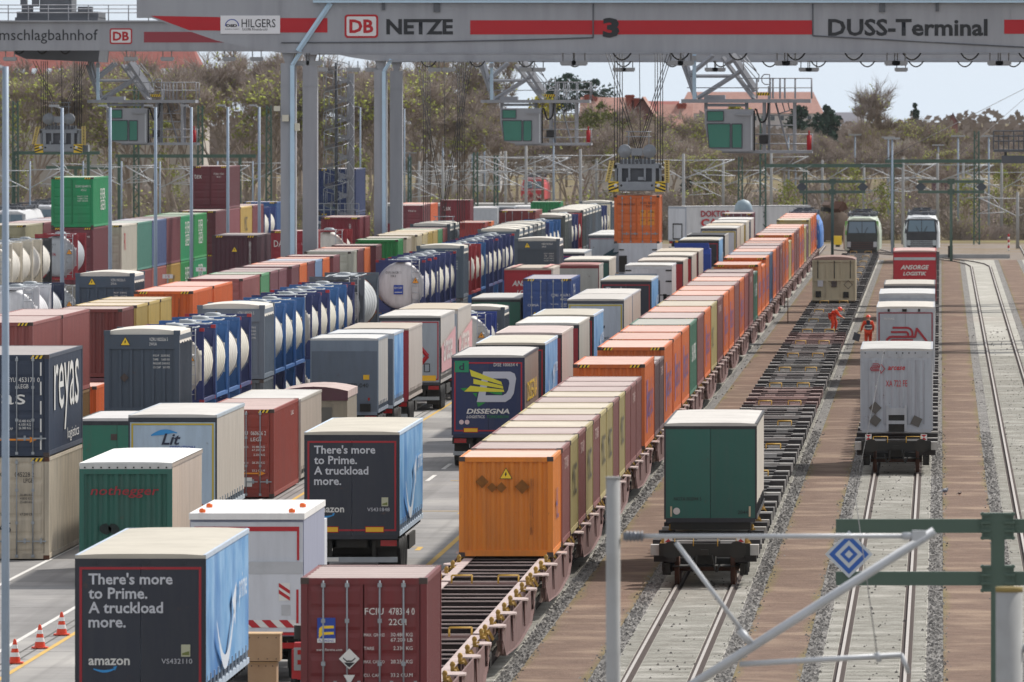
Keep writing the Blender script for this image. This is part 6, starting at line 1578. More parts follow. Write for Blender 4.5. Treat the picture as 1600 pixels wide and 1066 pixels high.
    for y0 in (0.0,20.0):
        for x in (lx,xr-6):
            L=MB(); L.box(x-0.4,y0+0.1,0.9,x+0.4,y0+1.2,15.1); L.box(x-0.42,y0+0.08,13.9,x+0.42,y0+1.22,13.95)
            L.prism([(x-0.35,ZB),(x+0.35,ZB),(x+0.16,15.1),(x-0.16,15.1)],'y',y0+0.2,y0+1.1); L.box(x-0.6,y0-1.5,0.1,x+0.6,y0+2.6,0.9)
            l=obj('leg',L,CG,t)
            if x==lx and (y0==0):
                d=MB(); d.box(x+0.12,y0-0.08,1.0,x+0.34,y0+0.1,15.0); d.bar((x+0.23,y0+0,15.0),(x+0.7,y0+0,ZB+0.1),0.16); obj('cable_duct',d,DUCT,l)
                if y0==0 and text:
                    bx=MB(); bx.box(x-0.75,-0.15,12.55,x-0.42,0.1,12.82); bx.box(x-0.3,-0.25,12.0,x+0.05,0.05,12.35); bx.box(x+0.36,-0.1,11.5,x+0.6,0.3,11.9); obj('junction_box',bx,mat('box_cream',hexc('c8c4b4'),0.5),l)
        obj('rail_bogie',MB().box(lx-0.35,y0-1.2,0.0,lx+0.35,y0+2.3,0.25),DARK,t)
    obj('sill_beam',MB().box(lx-0.35,1.6,0.4,lx+0.35,19.8,1.0).box(xr-6.35,1.6,0.4,xr-5.65,19.8,1.0),CG,t)
    for x in lampx: obj('work_lamp',lampm(),LAMPG,t,(x,0.9,ZB))
    obj('festoon_cable',loops(1.9,xs_-1.2,xr,ZB,10),CABLE,t)
    trolley_parts(t,dx,ZB); ropes(t,xs_,ZB,zspr)
    if text:
        q=MB(); x0,x1=X_(1553),X_(1625); q.box(x0,4,Z_(238),x1,7,Z_(234)); q.box(X_(1566),4.2,Z_(256),x1,6.8,Z_(244)); q.box(X_(1570),4.4,Z_(244),X_(1574),4.6,Z_(238)); q.box(x1-0.2,5,Z_(234),x1,5.3,ZB)
        for k in range(9): q.bar((x0+k*0.27,4,Z_(234)),(x0+k*0.27,4,Z_(205 if k%2==0 else 211)),0.05)
        for z in (205,213,221): q.bar((x0,4,Z_(z)),(x1,4,Z_(z)),0.05)
        obj('side_platform',q,CG2,t)
    return t
A_=lambda px:(px-1470)/29.3; B_=lambda px:(px-1470)/24.64
gantry(580,A_(214),14,'grey gantry crane with red stripes and large dark lettering across the top of the picture',0.0,-16.32,9.6,True,[A_(p) for p in (887,905,1055,1071,1222,1234,1394,1406,1555,1568)]+[A_(470),A_(490)])
gantry(690,A_(214)-0.75,14,'second grey gantry crane behind the lettered one, its legs right of the first pair',-15.45,-31.85,4.9,False,[B_(p) for p in (500,551,580,678,700,822,841,967,981,1111,1123,1258,1269,1408)])
spreader(-16.34,580+5.5-2.9+2.9,8.02,'grey spreader with two reels and striped corners holding the orange container in mid-air')
container(-16.36,585.5,5.42,H20,STD,'d2682a','door','orange container hanging in mid-air from the crane spreader',None,
  [('Hapag-Lloyd',-1.02,2.05,0.92,0.14,BLACK),('HLXU 368212',0.2,2.12,0.8,0.13,BLACK),('22G1',0.5,1.95,0.3,0.11,BLACK),('MAX.',0.22,1.65,0.2,0.08,BLACK),('NET',0.22,1.2,0.2,0.08,BLACK),('30 480',0.62,1.65,0.3,0.08,BLACK),('28 250',0.62,1.2,0.3,0.08,BLACK)],tri=None)
hc_=[o for o in bpy.data.objects if o.get('label','').startswith('orange container hanging')][0]
for z in (1.55,1.1):
    for x0,x1 in ((0.18,0.5),(0.58,0.95)): obj('yellow_panel',MB().box(x0,-0.006,z-0.12,x1,0.001,z+0.25),ORG,hc_)
sp2=spreader(-31.85,696,2.3,'grey spreader hanging low between the tank rows and the maroon containers')
# third crane with its trolley on top, at the left
S3=24.46; C_=lambda px:(px-1470)/S3; ZC=lambda y:12.95+(162-y)/S3
t=thing('gantry_crane','grey gantry crane at the upper left with railing and machinery on top of its girder','gantry crane',(0,695,0))
g=MB(); g.box(-110,0,ZC(79),C_(455),1.6,ZC(34.5)); g.box(-110,-0.2,ZC(34.5),C_(455),1.8,ZC(32)); g.box(-110,12,ZC(79),C_(455),13.6,ZC(34.5)); obj('girder',g,CG,t)
obj('red_stripe',MB().box(C_(225),-0.02,ZC(66.5),C_(350),-0.004,ZC(50)),mat('stripe_red_old',hexc('8f3440'),0.6),t)
logo_db(t,C_(189),ZC(56.7),1.0,-0.004)
front_text(t,'Umschlagbahnhof',C_(153),ZC(68.5),C_(153)-C_(-18),ZC(46)-ZC(68.5),CTXT,-0.02,0.0,0.0,'R')
r_=MB()
for z in (8,14,20): r_.tube((-70,0,ZC(z)),(C_(230),0,ZC(z)),0.03,4)
for k in range(10): x=C_(13)+k*1.28; r_.tube((x,0,ZC(32)),(x,0,ZC(8)),0.035,4)
obj('handrail',r_,CG,t)
m=MB(); m.box(C_(22),2,ZC(28),C_(150),8,ZC(18)); m.box(C_(58),2,ZC(18),C_(108),6,ZC(-8)); m.box(C_(30),1.8,ZC(18),C_(46),3,ZC(8)); m.box(C_(28),1.8,ZC(8),C_(38),2.6,ZC(-5)); m.box(C_(46),1.8,ZC(10),C_(56),2.6,ZC(-3)); m.box(C_(118),1.8,ZC(18),C_(140),3,ZC(10)); m.box(C_(20),1.6,ZC(33),C_(150),8.2,ZC(27)); m.box(C_(90),1.9,ZC(6),C_(104),2.0,ZC(-5))
obj('machinery',m,CG2,t)
obj('trolley_underside',MB().prism([(C_(16),ZC(78)),(C_(150),ZC(78)),(C_(148),ZC(97)),(C_(34),ZC(92)),(C_(16),ZC(84))],'y',3,11),CG2,t)
cbm=MB()
for x in (20,56,92): cbm.path([(C_(x+16*k/6),1.0,ZC(78)-0.25*math.sin(math.pi*k/6)) for k in range(7)],0.05,5)
obj('festoon_cable',cbm,CABLE,t)
for px_ in (14,203,357,400,260): obj('work_lamp',lampm(),LAMPG,t,(C_(px_),0.8,ZC(79)))
for x in (-66,-104): 
    for yy in (0.2,12.2): obj('leg',MB().box(x-0.4,yy,0.5,x+0.4,yy+1.2,ZC(79)),CG,t)
trolley_parts(t,-41.0,16.3); ropes(t,-56.75,ZC(95),11.4)
spreader(-56.75,700,9.6,'empty spreader with cream guide arms hanging at the upper left')

# ---------------------------------------------------------------- stair tower beside the second crane's legs
t=thing('stair_tower','grey spiral stair tower with a tall post between the two pairs of crane legs','stair tower',((533-1470)/24.2,702,0))
obj('post',MB().box(0.35,0.6,4.8,0.82,1.1,14.9),CG,t); obj('centre_pole',MB().tube((-0.3,0.2,5.5),(-0.3,0.2,15.6),0.1,8),CG2,t)
sp_=MB(); hl=MB(); n=150; pts=[]
for k in range(n):
    a=k*0.33; z=5.8+k*0.065
    sp_.face([(-0.3,0.2,z),(-0.3+0.8*math.cos(a),0.2+0.8*math.sin(a),z),(-0.3+0.8*math.cos(a+0.36),0.2+0.8*math.sin(a+0.36),z)]); sp_.face([(-0.3+0.2*math.cos(a),0.2+0.2*math.sin(a),z-0.05),(-0.3+0.8*math.cos(a),0.2+0.8*math.sin(a),z-0.05),(-0.3+0.8*math.cos(a),0.2+0.8*math.sin(a),z),(-0.3+0.2*math.cos(a),0.2+0.2*math.sin(a),z)])
    if k%2==0: hl.tube((-0.3+0.82*math.cos(a),0.2+0.82*math.sin(a),z),(-0.3+0.82*math.cos(a),0.2+0.82*math.sin(a),z+0.95),0.02,4)
    pts.append((-0.3+0.82*math.cos(a),0.2+0.82*math.sin(a),z+0.95))
hl.path(pts,0.03,4)
obj('steps',sp_,CG,t); obj('handrail',hl,LAMPG,t)
pf=MB(); pf.box(-1.5,-0.6,5.2,1.4,1.8,5.35)
for z in (5.7,6.1,6.5): pf.tube((-1.5,-0.6,z),(1.2,-0.6,z),0.03,4)
for k in range(7): pf.tube((-1.5+k*0.45,-0.6,5.3),(-1.5+k*0.45,-0.6,6.5),0.03,4)
for x in (-1.3,1.2): pf.box(x-0.1,0.5,0,x+0.1,0.7,5.2)
obj('platform',pf,CG,t)
vb=MB()
for k in range(6):
    z=6.5+k*1.35; vb.path([(0.55+0.28*math.sin(math.pi*j/8),0.5,z+1.2*j/8) for j in range(9)],0.03,4)
obj('looped_cable',vb,mat('pale_cable',hexc('b9bcc4'),0.5),t)

# ---------------------------------------------------------------- locomotives
def loco_meshes():
    def mk():
        L=18.9; b=MB()
        sec=[(-1.0,0.95),(-1.5,1.25),(-1.5,2.5),(-1.42,3.1),(-1.12,3.72),(-0.7,3.86),(0.7,3.86),(1.12,3.72),(1.42,3.1),(1.5,2.5),(1.5,1.25),(1.0,0.95)]
        def ring(y,sx,top=0.0):
            return [(x*sx,y,z-(top if z>3 else 0)) for x,z in sec]
        rings=[ring(0.0,0.93,0.12),ring(0.25,0.97,0.04),ring(1.2,1.0),ring(L-1.2,1.0),ring(L-0.25,0.97,0.04),ring(L,0.93,0.12)]
        # sloping windscreen: pull the upper front back
        rings[0]=[(x,y+(0.55*max(0,(z-1.9))/1.9),z) for x,y,z in rings[0]]
        rings[1]=[(x,y+(0.50*max(0,(z-1.9))/1.9),z) for x,y,z in rings[1]]
        n=len(sec)
        for ra,rb in zip(rings[:-1],rings[1:]):
            for k in range(n):
                j=(k+1)%n; b.face([ra[k],ra[j],rb[j],rb[k]][::-1],0,False)
        b.face(rings[0]); b.face(rings[-1][::-1])
        f=MB()
        yf=lambda z:-0.012+0.55*max(0,(z-1.9))/1.9
        P=lambda x,z,o=0.01:(x,yf(z)-o,z)
        f.face([P(-1.2,0.95),P(1.2,0.95),P(1.24,2.45),P(-1.24,2.45)]); f.face([P(-1.24,2.45),P(1.24,2.45),P(1.14,3.56),P(-1.14,3.56)])
        ws=MB()
        ws.face([P(-1.1,2.55,.03),P(-0.03,2.55,.03),P(-0.03,3.45,.03),P(-1.02,3.45,.03)]); ws.face([P(0.03,2.55,.03),P(1.1,2.55,.03),P(1.02,3.45,.03),P(0.03,3.45,.03)])
        r=MB(); r.box(-0.7,1.4,3.8,0.7,17.6,3.885); rr=random.Random(5)
        for k in range(16):
            y=1.6+k*1.05; x=rr.uniform(-1.0,1.0)
            r.box(x-0.25,y,3.84,x+0.25,y+0.7,3.95+rr.uniform(0,0.25)); r.tube((-1.1+rr.uniform(0,0.3),y,3.85),(-1.1,y,4.2),0.05,5); r.tube((1.0,y,3.85),(1.05,y,4.15),0.05,5)
        for y in (2.0,15.5):
            r.path([(-0.95,y,4.02),(-0.6,y+0.2,4.28),(0.6,y+0.2,4.28),(0.95,y,4.02)],0.05,5); r.path([(-0.8,y+0.4,4.0),(0,y+1.4,4.36),(0.8,y+0.4,4.0)],0.045,5); r.path([(-0.7,y+0.9,4.05),(-0.3,y+0.3,4.3),(0.3,y+0.3,4.3),(0.7,y+0.9,4.05)],0.04,5)
            r.box(-0.8,y+0.1,4.3,0.8,y+0.22,4.36); r.tube((-1.0,y-0.5,4.1),(1.0,y-0.5,4.12),0.045,5)
        u=MB(); u.box(-1.25,0.1,0.25,1.25,0.5,0.95); u.box(-1.15,0.8,0.3,1.15,L-0.8,1.0)
        for sx in (-1,1): u.tube((sx*0.875,0.1,1.05),(sx*0.875,-0.45,1.05),0.11,8); u.tube((sx*0.875,-0.45,1.05),(sx*0.875,-0.55,1.05),0.24,12)
        wp_=MB()
        for sx in (-1,1): wp_.bar((sx*0.2,0.1,2.5),(sx*0.45,0.25,3.0),0.03)
        hl=MB().box(-0.14,-0.04,1.42,0.14,0.06,1.85)
        gr=MB()
        for k in range(4): gr.box(-0.95,-0.035,1.28+0.16*k,0.95,-0.012,1.33+0.16*k)
        return b.mesh('body'),f.mesh('front_panel'),ws.mesh('windscreen'),r.mesh('roof_equipment'),u.mesh('underframe'),wp_.mesh('wiper'),hl.mesh('headlight'),gr.mesh('grille')
    return cached('loco',mk)
WSG=mat('windscreen_glass',hexc('5f7482'),0.12); HLG=mat('headlight_glass',hexc('aeb6bb'),0.15)
def loco(X,Y,label,body,front,trim,grille=None):
    t=thing('locomotive',label,'locomotive',(X,Y,0)); m=loco_meshes()
    obj('body',m[0],paint(body,0.3,0.35),t); obj('front_panel',m[1],paint(front,0.2,0.3),t); obj('windscreen',m[2],WSG,t); obj('roof_equipment',m[3],CG2,t); obj('underframe',m[4],DARK,t); obj('wiper',m[5],BLACK,t)
    for sx in (-1,1): obj('headlight',m[6],HLG,t,(sx*1.05,0,0))
    obj('headlight',MB().box(-0.2,0.5,3.55,0.2,0.66,3.68),HLG,t)
    obj('grille',m[7],paint(grille or '4a2f2c',0.3),t)
    sl=MB()
    for sx in (-1,1): u,v=sorted((sx*1.12,sx*1.36)); sl.face([(u,0.15,2.4),(v,0.2,2.4),(v*0.97,0.52,3.5),(u,0.5,3.5)])
    obj('trim_stripe',sl,paint(trim,0.2),t)
    return t
loco(X3,874,'green and black electric locomotive standing behind the dark wagons','b4bfae','1c2622','6faa4e')
loco(X4,884,'black and white electric locomotive standing behind the bright red lorry box','cfd3d6','1f2128','3a3d44','b5bac0')
loco(X2+0.05,885,'blue and white electric locomotive at the far end of the long container train, mostly hidden','3f7fd0','2c5f9f','c9d4de')
loco(-49.9,1330,'red electric locomotive far behind the tank rows','c42a33','c02a33','d8d8d8')
loco(-79.6,930,'white locomotive roof at the left edge','d3d5d8','9a9da3','9a9da3'); loco(-80.6,975,'pale locomotive roof beside the tall green container, left','b9bcc2','9a9da3','9a9da3')

# ---------------------------------------------------------------- people and birds
ORGC=mat('hi_vis_orange',hexc('e2451f'),0.75,0,0.35,dirtcol=hexc('a03018'),scale=5); HELM=mat('helmet_orange',hexc('f0421c'),0.35); SKIN=mat('skin',hexc('c08a6c'),0.6); NAVYC=mat('navy_cloth',hexc('262b36'),0.8); REFL=mat('reflective_band',hexc('c9ccc8'),0.3,0.3); SHOE=mat('work_boot',hexc('1c1a19'),0.7)
def skinned(name,verts,edges,radii,m,parent,root=0,sub=1):
    me=bpy.data.meshes.new(name); me.from_pydata(verts,edges,[]); me.materials.append(None)
    o=obj(name,me,m,parent)
    md=o.modifiers.new('skin','SKIN'); md.use_smooth_shade=True
    sk=me.skin_vertices[0] if me.skin_vertices else None
    if sk is None:
        bpy.context.view_layer.update()
        me.attributes.new('skin_dummy','FLOAT','POINT'); 
    for i,r_ in enumerate(radii):
        me.skin_vertices[0].data[i].radius=(r_,r_) if not isinstance(r_,tuple) else r_
        me.skin_vertices[0].data[i].use_root=(i==root)
    s_=o.modifiers.new('sub','SUBSURF'); s_.levels=sub; s_.render_levels=sub
    return o
def person(label,loc,rz,J,helmet=True):
    """J: joint name -> local position; one skinned body, with clothes, helmet and boots on top"""
    t=thing('person',label,'person',loc,rz)
    order=['pelvis','spine','chest','neck','head0','head1','shL','elL','wrL','hL','shR','elR','wrR','hR','hipL','knL','anL','toL','hipR','knR','anR','toR']
    rad=[0.155,(0.16,0.13),(0.19,0.14),0.065,0.095,0.085,0.085,0.062,0.045,0.04,0.085,0.062,0.045,0.04,0.115,0.085,0.055,0.05,0.115,0.085,0.055,0.05]
    ed=[('pelvis','spine'),('spine','chest'),('chest','neck'),('neck','head0'),('head0','head1'),('chest','shL'),('shL','elL'),('elL','wrL'),('wrL','hL'),('chest','shR'),('shR','elR'),('elR','wrR'),('wrR','hR'),('pelvis','hipL'),('hipL','knL'),('knL','anL'),('anL','toL'),('pelvis','hipR'),('hipR','knR'),('knR','anR'),('anR','toR')]
    vs=[J[k] for k in order]; ix={k:i for i,k in enumerate(order)}
    V=list(vs); RR=[r*0.92 if not isinstance(r,tuple) else (r[0]*.92,r[1]*.92) for r in rad]; E=[(ix[a],ix[b]) for a,b in ed]
    for s_ in 'LR':                      # five fingers on each hand
        w_=Vector(J['wr'+s_]); h=Vector(J['h'+s_]); d=(h-w_).normalized(); a=Vector((0,0,1)) if abs(d.z)<0.8 else Vector((1,0,0)); u=d.cross(a).normalized(); c_=d.cross(u)
        for k,(off,ln) in enumerate(((-0.032,0.07),(-0.011,0.08),(0.011,0.078),(0.032,0.06))):
            b0=h+u*off; b1=b0+d*ln*0.55+c_*0.012; b2=b0+d*ln+c_*0.035
            i=len(V); V+= [tuple(b0),tuple(b1),tuple(b2)]; RR+=[0.011,0.010,0.008]; E+=[(ix['h'+s_],i),(i,i+1),(i+1,i+2)]
        b0=h+u*0.04-d*0.03; i=len(V); V+=[tuple(b0),tuple(b0+u*0.025+d*0.035)]; RR+=[0.012,0.009]; E+=[(ix['h'+s_],i),(i,i+1)]
    skinned('body',V,E,RR,SKIN,t)
    sub=lambda ks,grow,es:([J[k] for k in ks],[(ks.index(a),ks.index(b)) for a,b in es],[(r*grow if not isinstance(r,tuple) else (r[0]*grow,r[1]*grow)) for r in (rad[ix[k]] for k in ks)])
    v,e_,r_=sub(['pelvis','spine','chest','shL','elL','wrL','shR','elR','wrR'],1.16,[('pelvis','spine'),('spine','chest'),('chest','shL'),('shL','elL'),('elL','wrL'),('chest','shR'),('shR','elR'),('elR','wrR')])
    skinned('jacket',v,e_,r_,ORGC,t)
    v,e_,r_=sub(['pelvis','hipL','knL','anL','hipR','knR','anR'],1.2,[('pelvis','hipL'),('hipL','knL'),('knL','anL'),('pelvis','hipR'),('hipR','knR'),('knR','anR')])
    skinned('trousers',v,e_,r_,ORGC,t)
    hd=Vector(J['head1']); h0=Vector(J['head0']); dr=(hd-h0).normalized()
    c=h0+dr*0.07
    hm=MB()
    q=dr.to_track_quat('Z','Y').to_matrix()
    prof=[(0.0,0.15),(0.012,0.135),(0.06,0.125),(0.10,0.095),(0.125,0.05),(0.135,0)]
    tmp=MB().lathe(prof,(0,0,0),'z',14)
    hm.v=[tuple(c+q@Vector(p)) for p in tmp.v]; hm.f=tmp.f; hm.m=tmp.m; hm.s=tmp.s
    obj('helmet',hm,HELM,t)
    fc=MB(); fwd=Vector((0,1,0))
    n_=fwd-dr*fwd.dot(dr); n_.normalize(); sd=dr.cross(n_)
    base=h0+dr*0.02
    for s_ in (-1,1): fc.box(*(base+n_*0.085+sd*0.032*s_-Vector((.01,.006,.008))),*(base+n_*0.085+sd*0.032*s_+Vector((.01,.006,.008))))
    obj('eyes',fc,BLACK,t)
    ns=MB().tube(base+n_*0.075-dr*0.01,base+n_*0.112-dr*0.035,0.012,6); 
    for s_ in (-1,1): ns.tube(base+sd*0.09*s_-dr*0.03,base+sd*0.096*s_+dr*0.02,0.016,6)
    obj('nose_and_ears',ns,SKIN,t); obj('mouth',MB().tube(base+n_*0.088-dr*0.062-sd*0.022,base+n_*0.088-dr*0.062+sd*0.022,0.006,5),mat('lips',hexc('8a4a42'),0.6),t)
    for s_ in 'LR': obj('boot',MB().tube(Vector(J['an'+s_])+Vector((0,0,0.02)),Vector(J['an'+s_])-Vector((0,0,0.06)),0.075,8).tube(Vector(J['an'+s_])-Vector((0,0,0.05)),Vector(J['to'+s_]),0.06,8,r2=0.05),SHOE,t)
    return t
J=dict(pelvis=(0,0,0.96),spine=(0,0,1.15),chest=(0,0.02,1.40),neck=(0,0.02,1.52),head0=(0.0,0.04,1.62),head1=(0.0,0.05,1.72),
 shL=(-0.21,0.0,1.42),elL=(-0.33,-0.02,1.16),wrL=(-0.40,0.06,0.93),hL=(-0.42,0.09,0.85),shR=(0.21,0.0,1.42),elR=(0.29,-0.03,1.15),wrR=(0.27,0.12,0.95),hR=(0.26,0.17,0.88),
 hipL=(-0.10,0.0,0.90),knL=(-0.12,0.05,0.50),anL=(-0.13,-0.02,0.11),toL=(-0.15,0.17,0.04),hipR=(0.10,0,0.90),knR=(0.11,0.10,0.51),anR=(0.11,0.16,0.11),toR=(0.12,0.35,0.04))
PX,PY_=-3.86,579.0
t=person('person in orange work clothes and helmet walking away, carrying a dark board',(PX,PY_,-0.04),0,J); t.scale=(0.96,0.96,0.96)
obj('backpack_strap',MB().box(-0.10,-0.16,1.28,0.10,-0.13,1.52),NAVYC,t)
bd=MB(); bd.lathe([(1.02,0.205),(1.10,0.205)],(0,0,0),'z',14); bd.lathe([(1.20,0.212),(1.26,0.212)],(0,0,0),'z',14)
obj('reflective_bands',bd,REFL,t); obj('waist_panel',MB().lathe([(1.0,0.202),(1.28,0.208)],(0,0,0),'z',14),NAVYC,t)
bg2=thing('carried_board','dark grey board hanging from the hand of the walking person','board',(PX-0.62,PY_+0.1,0.36))
obj('panel',MB().prism([(-0.24,0.03),(0.12,-0.09),(0.22,0.30),(-0.12,0.44)],'y',0,0.05),mat('board_grey',hexc('4a4d55'),0.6),bg2); obj('grip',MB().tube((0.0,0.02,0.40),(0.20,0.0,0.50),0.02,6),BLACK,bg2)
J2=dict(pelvis=(0,0,0.92),spine=(0.06,0.02,1.04),chest=(0.22,0.03,1.16),neck=(0.30,0.02,1.20),head0=(0.37,0.0,1.20),head1=(0.43,-0.02,1.27),
 shL=(0.18,-0.2,1.16),elL=(0.33,-0.24,0.92),wrL=(0.52,-0.16,0.80),hL=(0.60,-0.13,0.77),shR=(0.22,0.22,1.14),elR=(0.36,0.2,0.90),wrR=(0.55,0.1,0.80),hR=(0.63,0.06,0.77),
 hipL=(-0.04,-0.1,0.88),knL=(0.04,-0.16,0.48),anL=(-0.06,-0.18,0.10),toL=(0.12,-0.2,0.04),hipR=(0.02,0.1,0.88),knR=(0.20,0.14,0.5),anR=(0.16,0.14,0.10),toR=(0.34,0.12,0.04))
t=person('person in orange work clothes and orange helmet bending over the dark wagon',(-5.62,565,1.12),0,J2); t.scale=(0.92,0.92,0.92)
obj('reflective_bands',MB().tube((0.10,0.02,1.07),(0.15,0.03,1.11),0.205,12,cap=False),REFL,t)
BIRD=mat('pigeon_grey',hexc('5f6470'),0.6); BIRD2=mat('pigeon_brown',hexc('4a3328'),0.6)
for (px_,py_,m_,l,s_) in ((1476,770,BIRD,'grey pigeon on the red-brown path right of the lorry box train',1.0),(1499,772,BIRD2,'small brown bird on the path beside the grey pigeon',0.6)):
    s=sy(py_); t=thing('bird',l,'bird',((px_-VX)/s,F/s,-0.045),R(60))
    b=MB(); b.lathe([(-0.16*s_,0),(-0.12*s_,0.035*s_),(-0.02*s_,0.075*s_),(0.08*s_,0.07*s_),(0.14*s_,0.035*s_),(0.17*s_,0.032*s_)],(0,0,0.12*s_),'x',10)
    b.lathe([(0.12*s_,0.03*s_),(0.16*s_,0.045*s_),(0.20*s_,0.03*s_),(0.25*s_,0.0)],(0,0,0.17*s_),'x',8)
    b.prism([(-0.12*s_,0.13*s_),(-0.30*s_,0.09*s_),(-0.29*s_,0.075*s_),(-0.12*s_,0.1*s_)],'y',-0.03*s_,0.03*s_)
    obj('body',b,m_,t)
    lg_=MB()
    for yy in (-0.02,0.02): lg_.tube((0,yy,0),(0,yy,0.06*s_),0.006,4); lg_.tube((0,yy,0.004),(0.03,yy,0.004),0.005,4)
    obj('legs',lg_,PALE,t)
# ---------------------------------------------------------------- masts, lamp posts, catenary
GREENM=mat('mast_green',hexc('3f5a50'),0.6,0,0.3,dirtcol=hexc('5a6a5f'))
GREENS=mat('sign_beam_green',hexc('44594f'),0.5,0,0.2,dirtcol=hexc('5a6a5f'))
CONC=mat('pole_concrete',hexc('9b9c9c'),0.8,0,0.35,dirtcol=hexc('7a7a76'),scale=2)
POST=mat('lamp_post_grey',hexc('93a3b5'),0.45,0.2,0.25,dirtcol=hexc('74808c'))
TUBE=mat('catenary_tube',hexc('b4b8bd'),0.4,0.3,0.3,dirtcol=hexc('8c8f94'))
INSUL=mat('insulator_brown',hexc('6a6f78'),0.4)
def lattice(px,y,s,wd,label,base=0.0,w2=None):
    X,Y,_=at(px,s); Zt=H+(VY-y)/s
    t=thing('lattice_mast',label,'mast',(X,Y,base)); h=Zt-base
    m=MB(); q=wd/2
    for sx in (-1,1):
        for yy in (-q,q): m.bar((sx*q,yy,0),(sx*q*0.8,yy*0.8,h),0.10)
    n=int(h/0.55)
    for k in range(n):
        z0,z1=h*k/n,h*(k+1)/n; f=1-0.2*k/n; sx=1 if k%2 else -1
        for yy in (-q,q): m.bar((-sx*q*f,yy*f,z0),(sx*q*f,yy*f,z1),0.05)
        m.bar((q*f,-sx*q*f,z0),(q*f,sx*q*f,z1),0.05)
    obj('lattice_post',m,GREENM,t)
    return t
for px,y,s,wd,l in ((24,158,17,0.55,'dark green lattice mast at the far left behind the hanging empty spreader'),(213,133,16.5,0.5,'tall dark green lattice mast behind the upper left operator cab'),(313,165,17,0.5,'green lattice mast behind the tall maroon container stack'),
  (420,165,17,0.5,'green lattice mast just left of the first crane leg'),(640,245,17,0.28,'thin green mast right of the last crane leg'),(743,238,17,0.42,'dark green lattice mast among the white catenary tubes, left'),(775,243,17,0.34,'dark green mast among the white catenary tubes, below the middle cab'),
  (1157,245,17,0.4,'green lattice mast left of the tall one by the pale dome'),(1192,185,18,0.52,'tall green lattice mast just right of the pale domed tank'),(1258,262,16,0.34,'green mast between the domed tank and the green locomotive'),(1526,205,17,0.5,'green lattice mast with overhead lines right of the black and white locomotive')):
    lattice(px,y,s,wd,l)
def pole(px,y,s,r,label,m=None,kind='pole',name='concrete_pole',base=0.0):
    X,Y,_=at(px,s); Zt=H+(VY-y)/s
    t=thing(name,label,kind,(X,Y,base)); obj('shaft',MB().tube((0,0,0),(0,0,Zt-base),r,10,r2=r*0.75),m or CONC,t); return t
def cantilever(t,z,dirn,ln=3.0,rise=0.9,r=0.05):
    mb=MB(); dx=dirn
    mb.tube((0.1*dx,0,z+rise),(ln*dx,0,z+rise+0.05),r*0.8,5); mb.tube((0.1*dx,0,z-0.55),(ln*dx,0,z+rise+0.1),r,5)
    mb.tube((0.9*dx,0,z-0.2),(ln*1.02*dx,0,z-0.35),r*0.7,5); mb.tube((ln*0.62*dx,0,z+rise),(ln*0.4*dx,0,z+0.05),r*0.5,4); mb.tube((ln*0.55*dx,0,z+0.3),(ln*0.98*dx,0,z-0.32),r*0.4,4)
    obj('cantilever',mb,TUBE,t)
k=0
rc_=random.Random(12)
for px,y,s in ((655,252,15.5),(692,250,16.5),(708,246,14.5),(757,240,14),(790,236,16),(822,228,17.5),(835,240,14.2),(865,245,15),(907,233,17.5),(932,248,15),(1068,240,18),(1130,250,15.5),(1205,236,16.5),(1226,246,15),(1285,250,15.5),(1350,262,15.5),(1411,247,17),(1465,240,16.5),(1505,250,15.4),(1565,252,16.3),(1590,300,17.5)):
    t=pole(px,y,s,0.17,'pale catenary pole with white tube arms, %s from the left behind the yard'%nth(k+1))
    h_=H+(VY-y)/s
    for dd in ((-1,1) if k%3 else (1,)):
        cantilever(t,h_-1.6-0.5*(k%2),dd,3.2+rc_.uniform(-0.3,1.6),1.0); 
    if k%2: cantilever(t,h_-3.2,-1 if k%3 else 1,3.4,0.9)
    k+=1
for i,(px,s) in enumerate(((47,18),(130,16.5),(190,17),(250,17.5),(340,17),(395,16))):
    t=pole(px,252,s,0.09,'slim catenary pole with white tube arms on the left, %s from the left edge'%nth(i+1),POST)
    cantilever(t,6.0,1 if i%2 else -1,3.6,1.1); cantilever(t,6.2,-1 if i%2 else 1,3.0,1.0)
def beamlike(px0,px1,y,s,label,posts=(),h=0.32):
    X0=(px0-VX)/s; X1=(px1-VX)/s; Z=H+(VY-y)/s
    t=thing('catenary_portal',label,'portal beam',((X0+X1)/2,F/s,0)); c=(X0+X1)/2
    obj('beam',MB().box(X0-c,-0.12,Z-h/2,X1-c,0.12,Z+h/2),GREENM,t)
    for p in posts: x=(p-VX)/s-c; obj('post',MB().box(x-0.14,-0.1,0,x+0.14,0.1,Z-h/2),GREENM,t)
    return t
beamlike(20,156,239,17,'green portal beam at the far left behind the empty spreader',(138,22)); beamlike(72,178,262,16,'lower green beam behind the tall green container',(118,)); beamlike(180,400,244,16.5,'long green portal beam across the left woodland',(186,375))
beamlike(1196,1412,259,17,'green portal beam crossing in front of the woodland, left of the double lamp',(1394,)); beamlike(1383,1566,252,17.4,'green portal beam crossing toward the right lattice mast',(1395,))
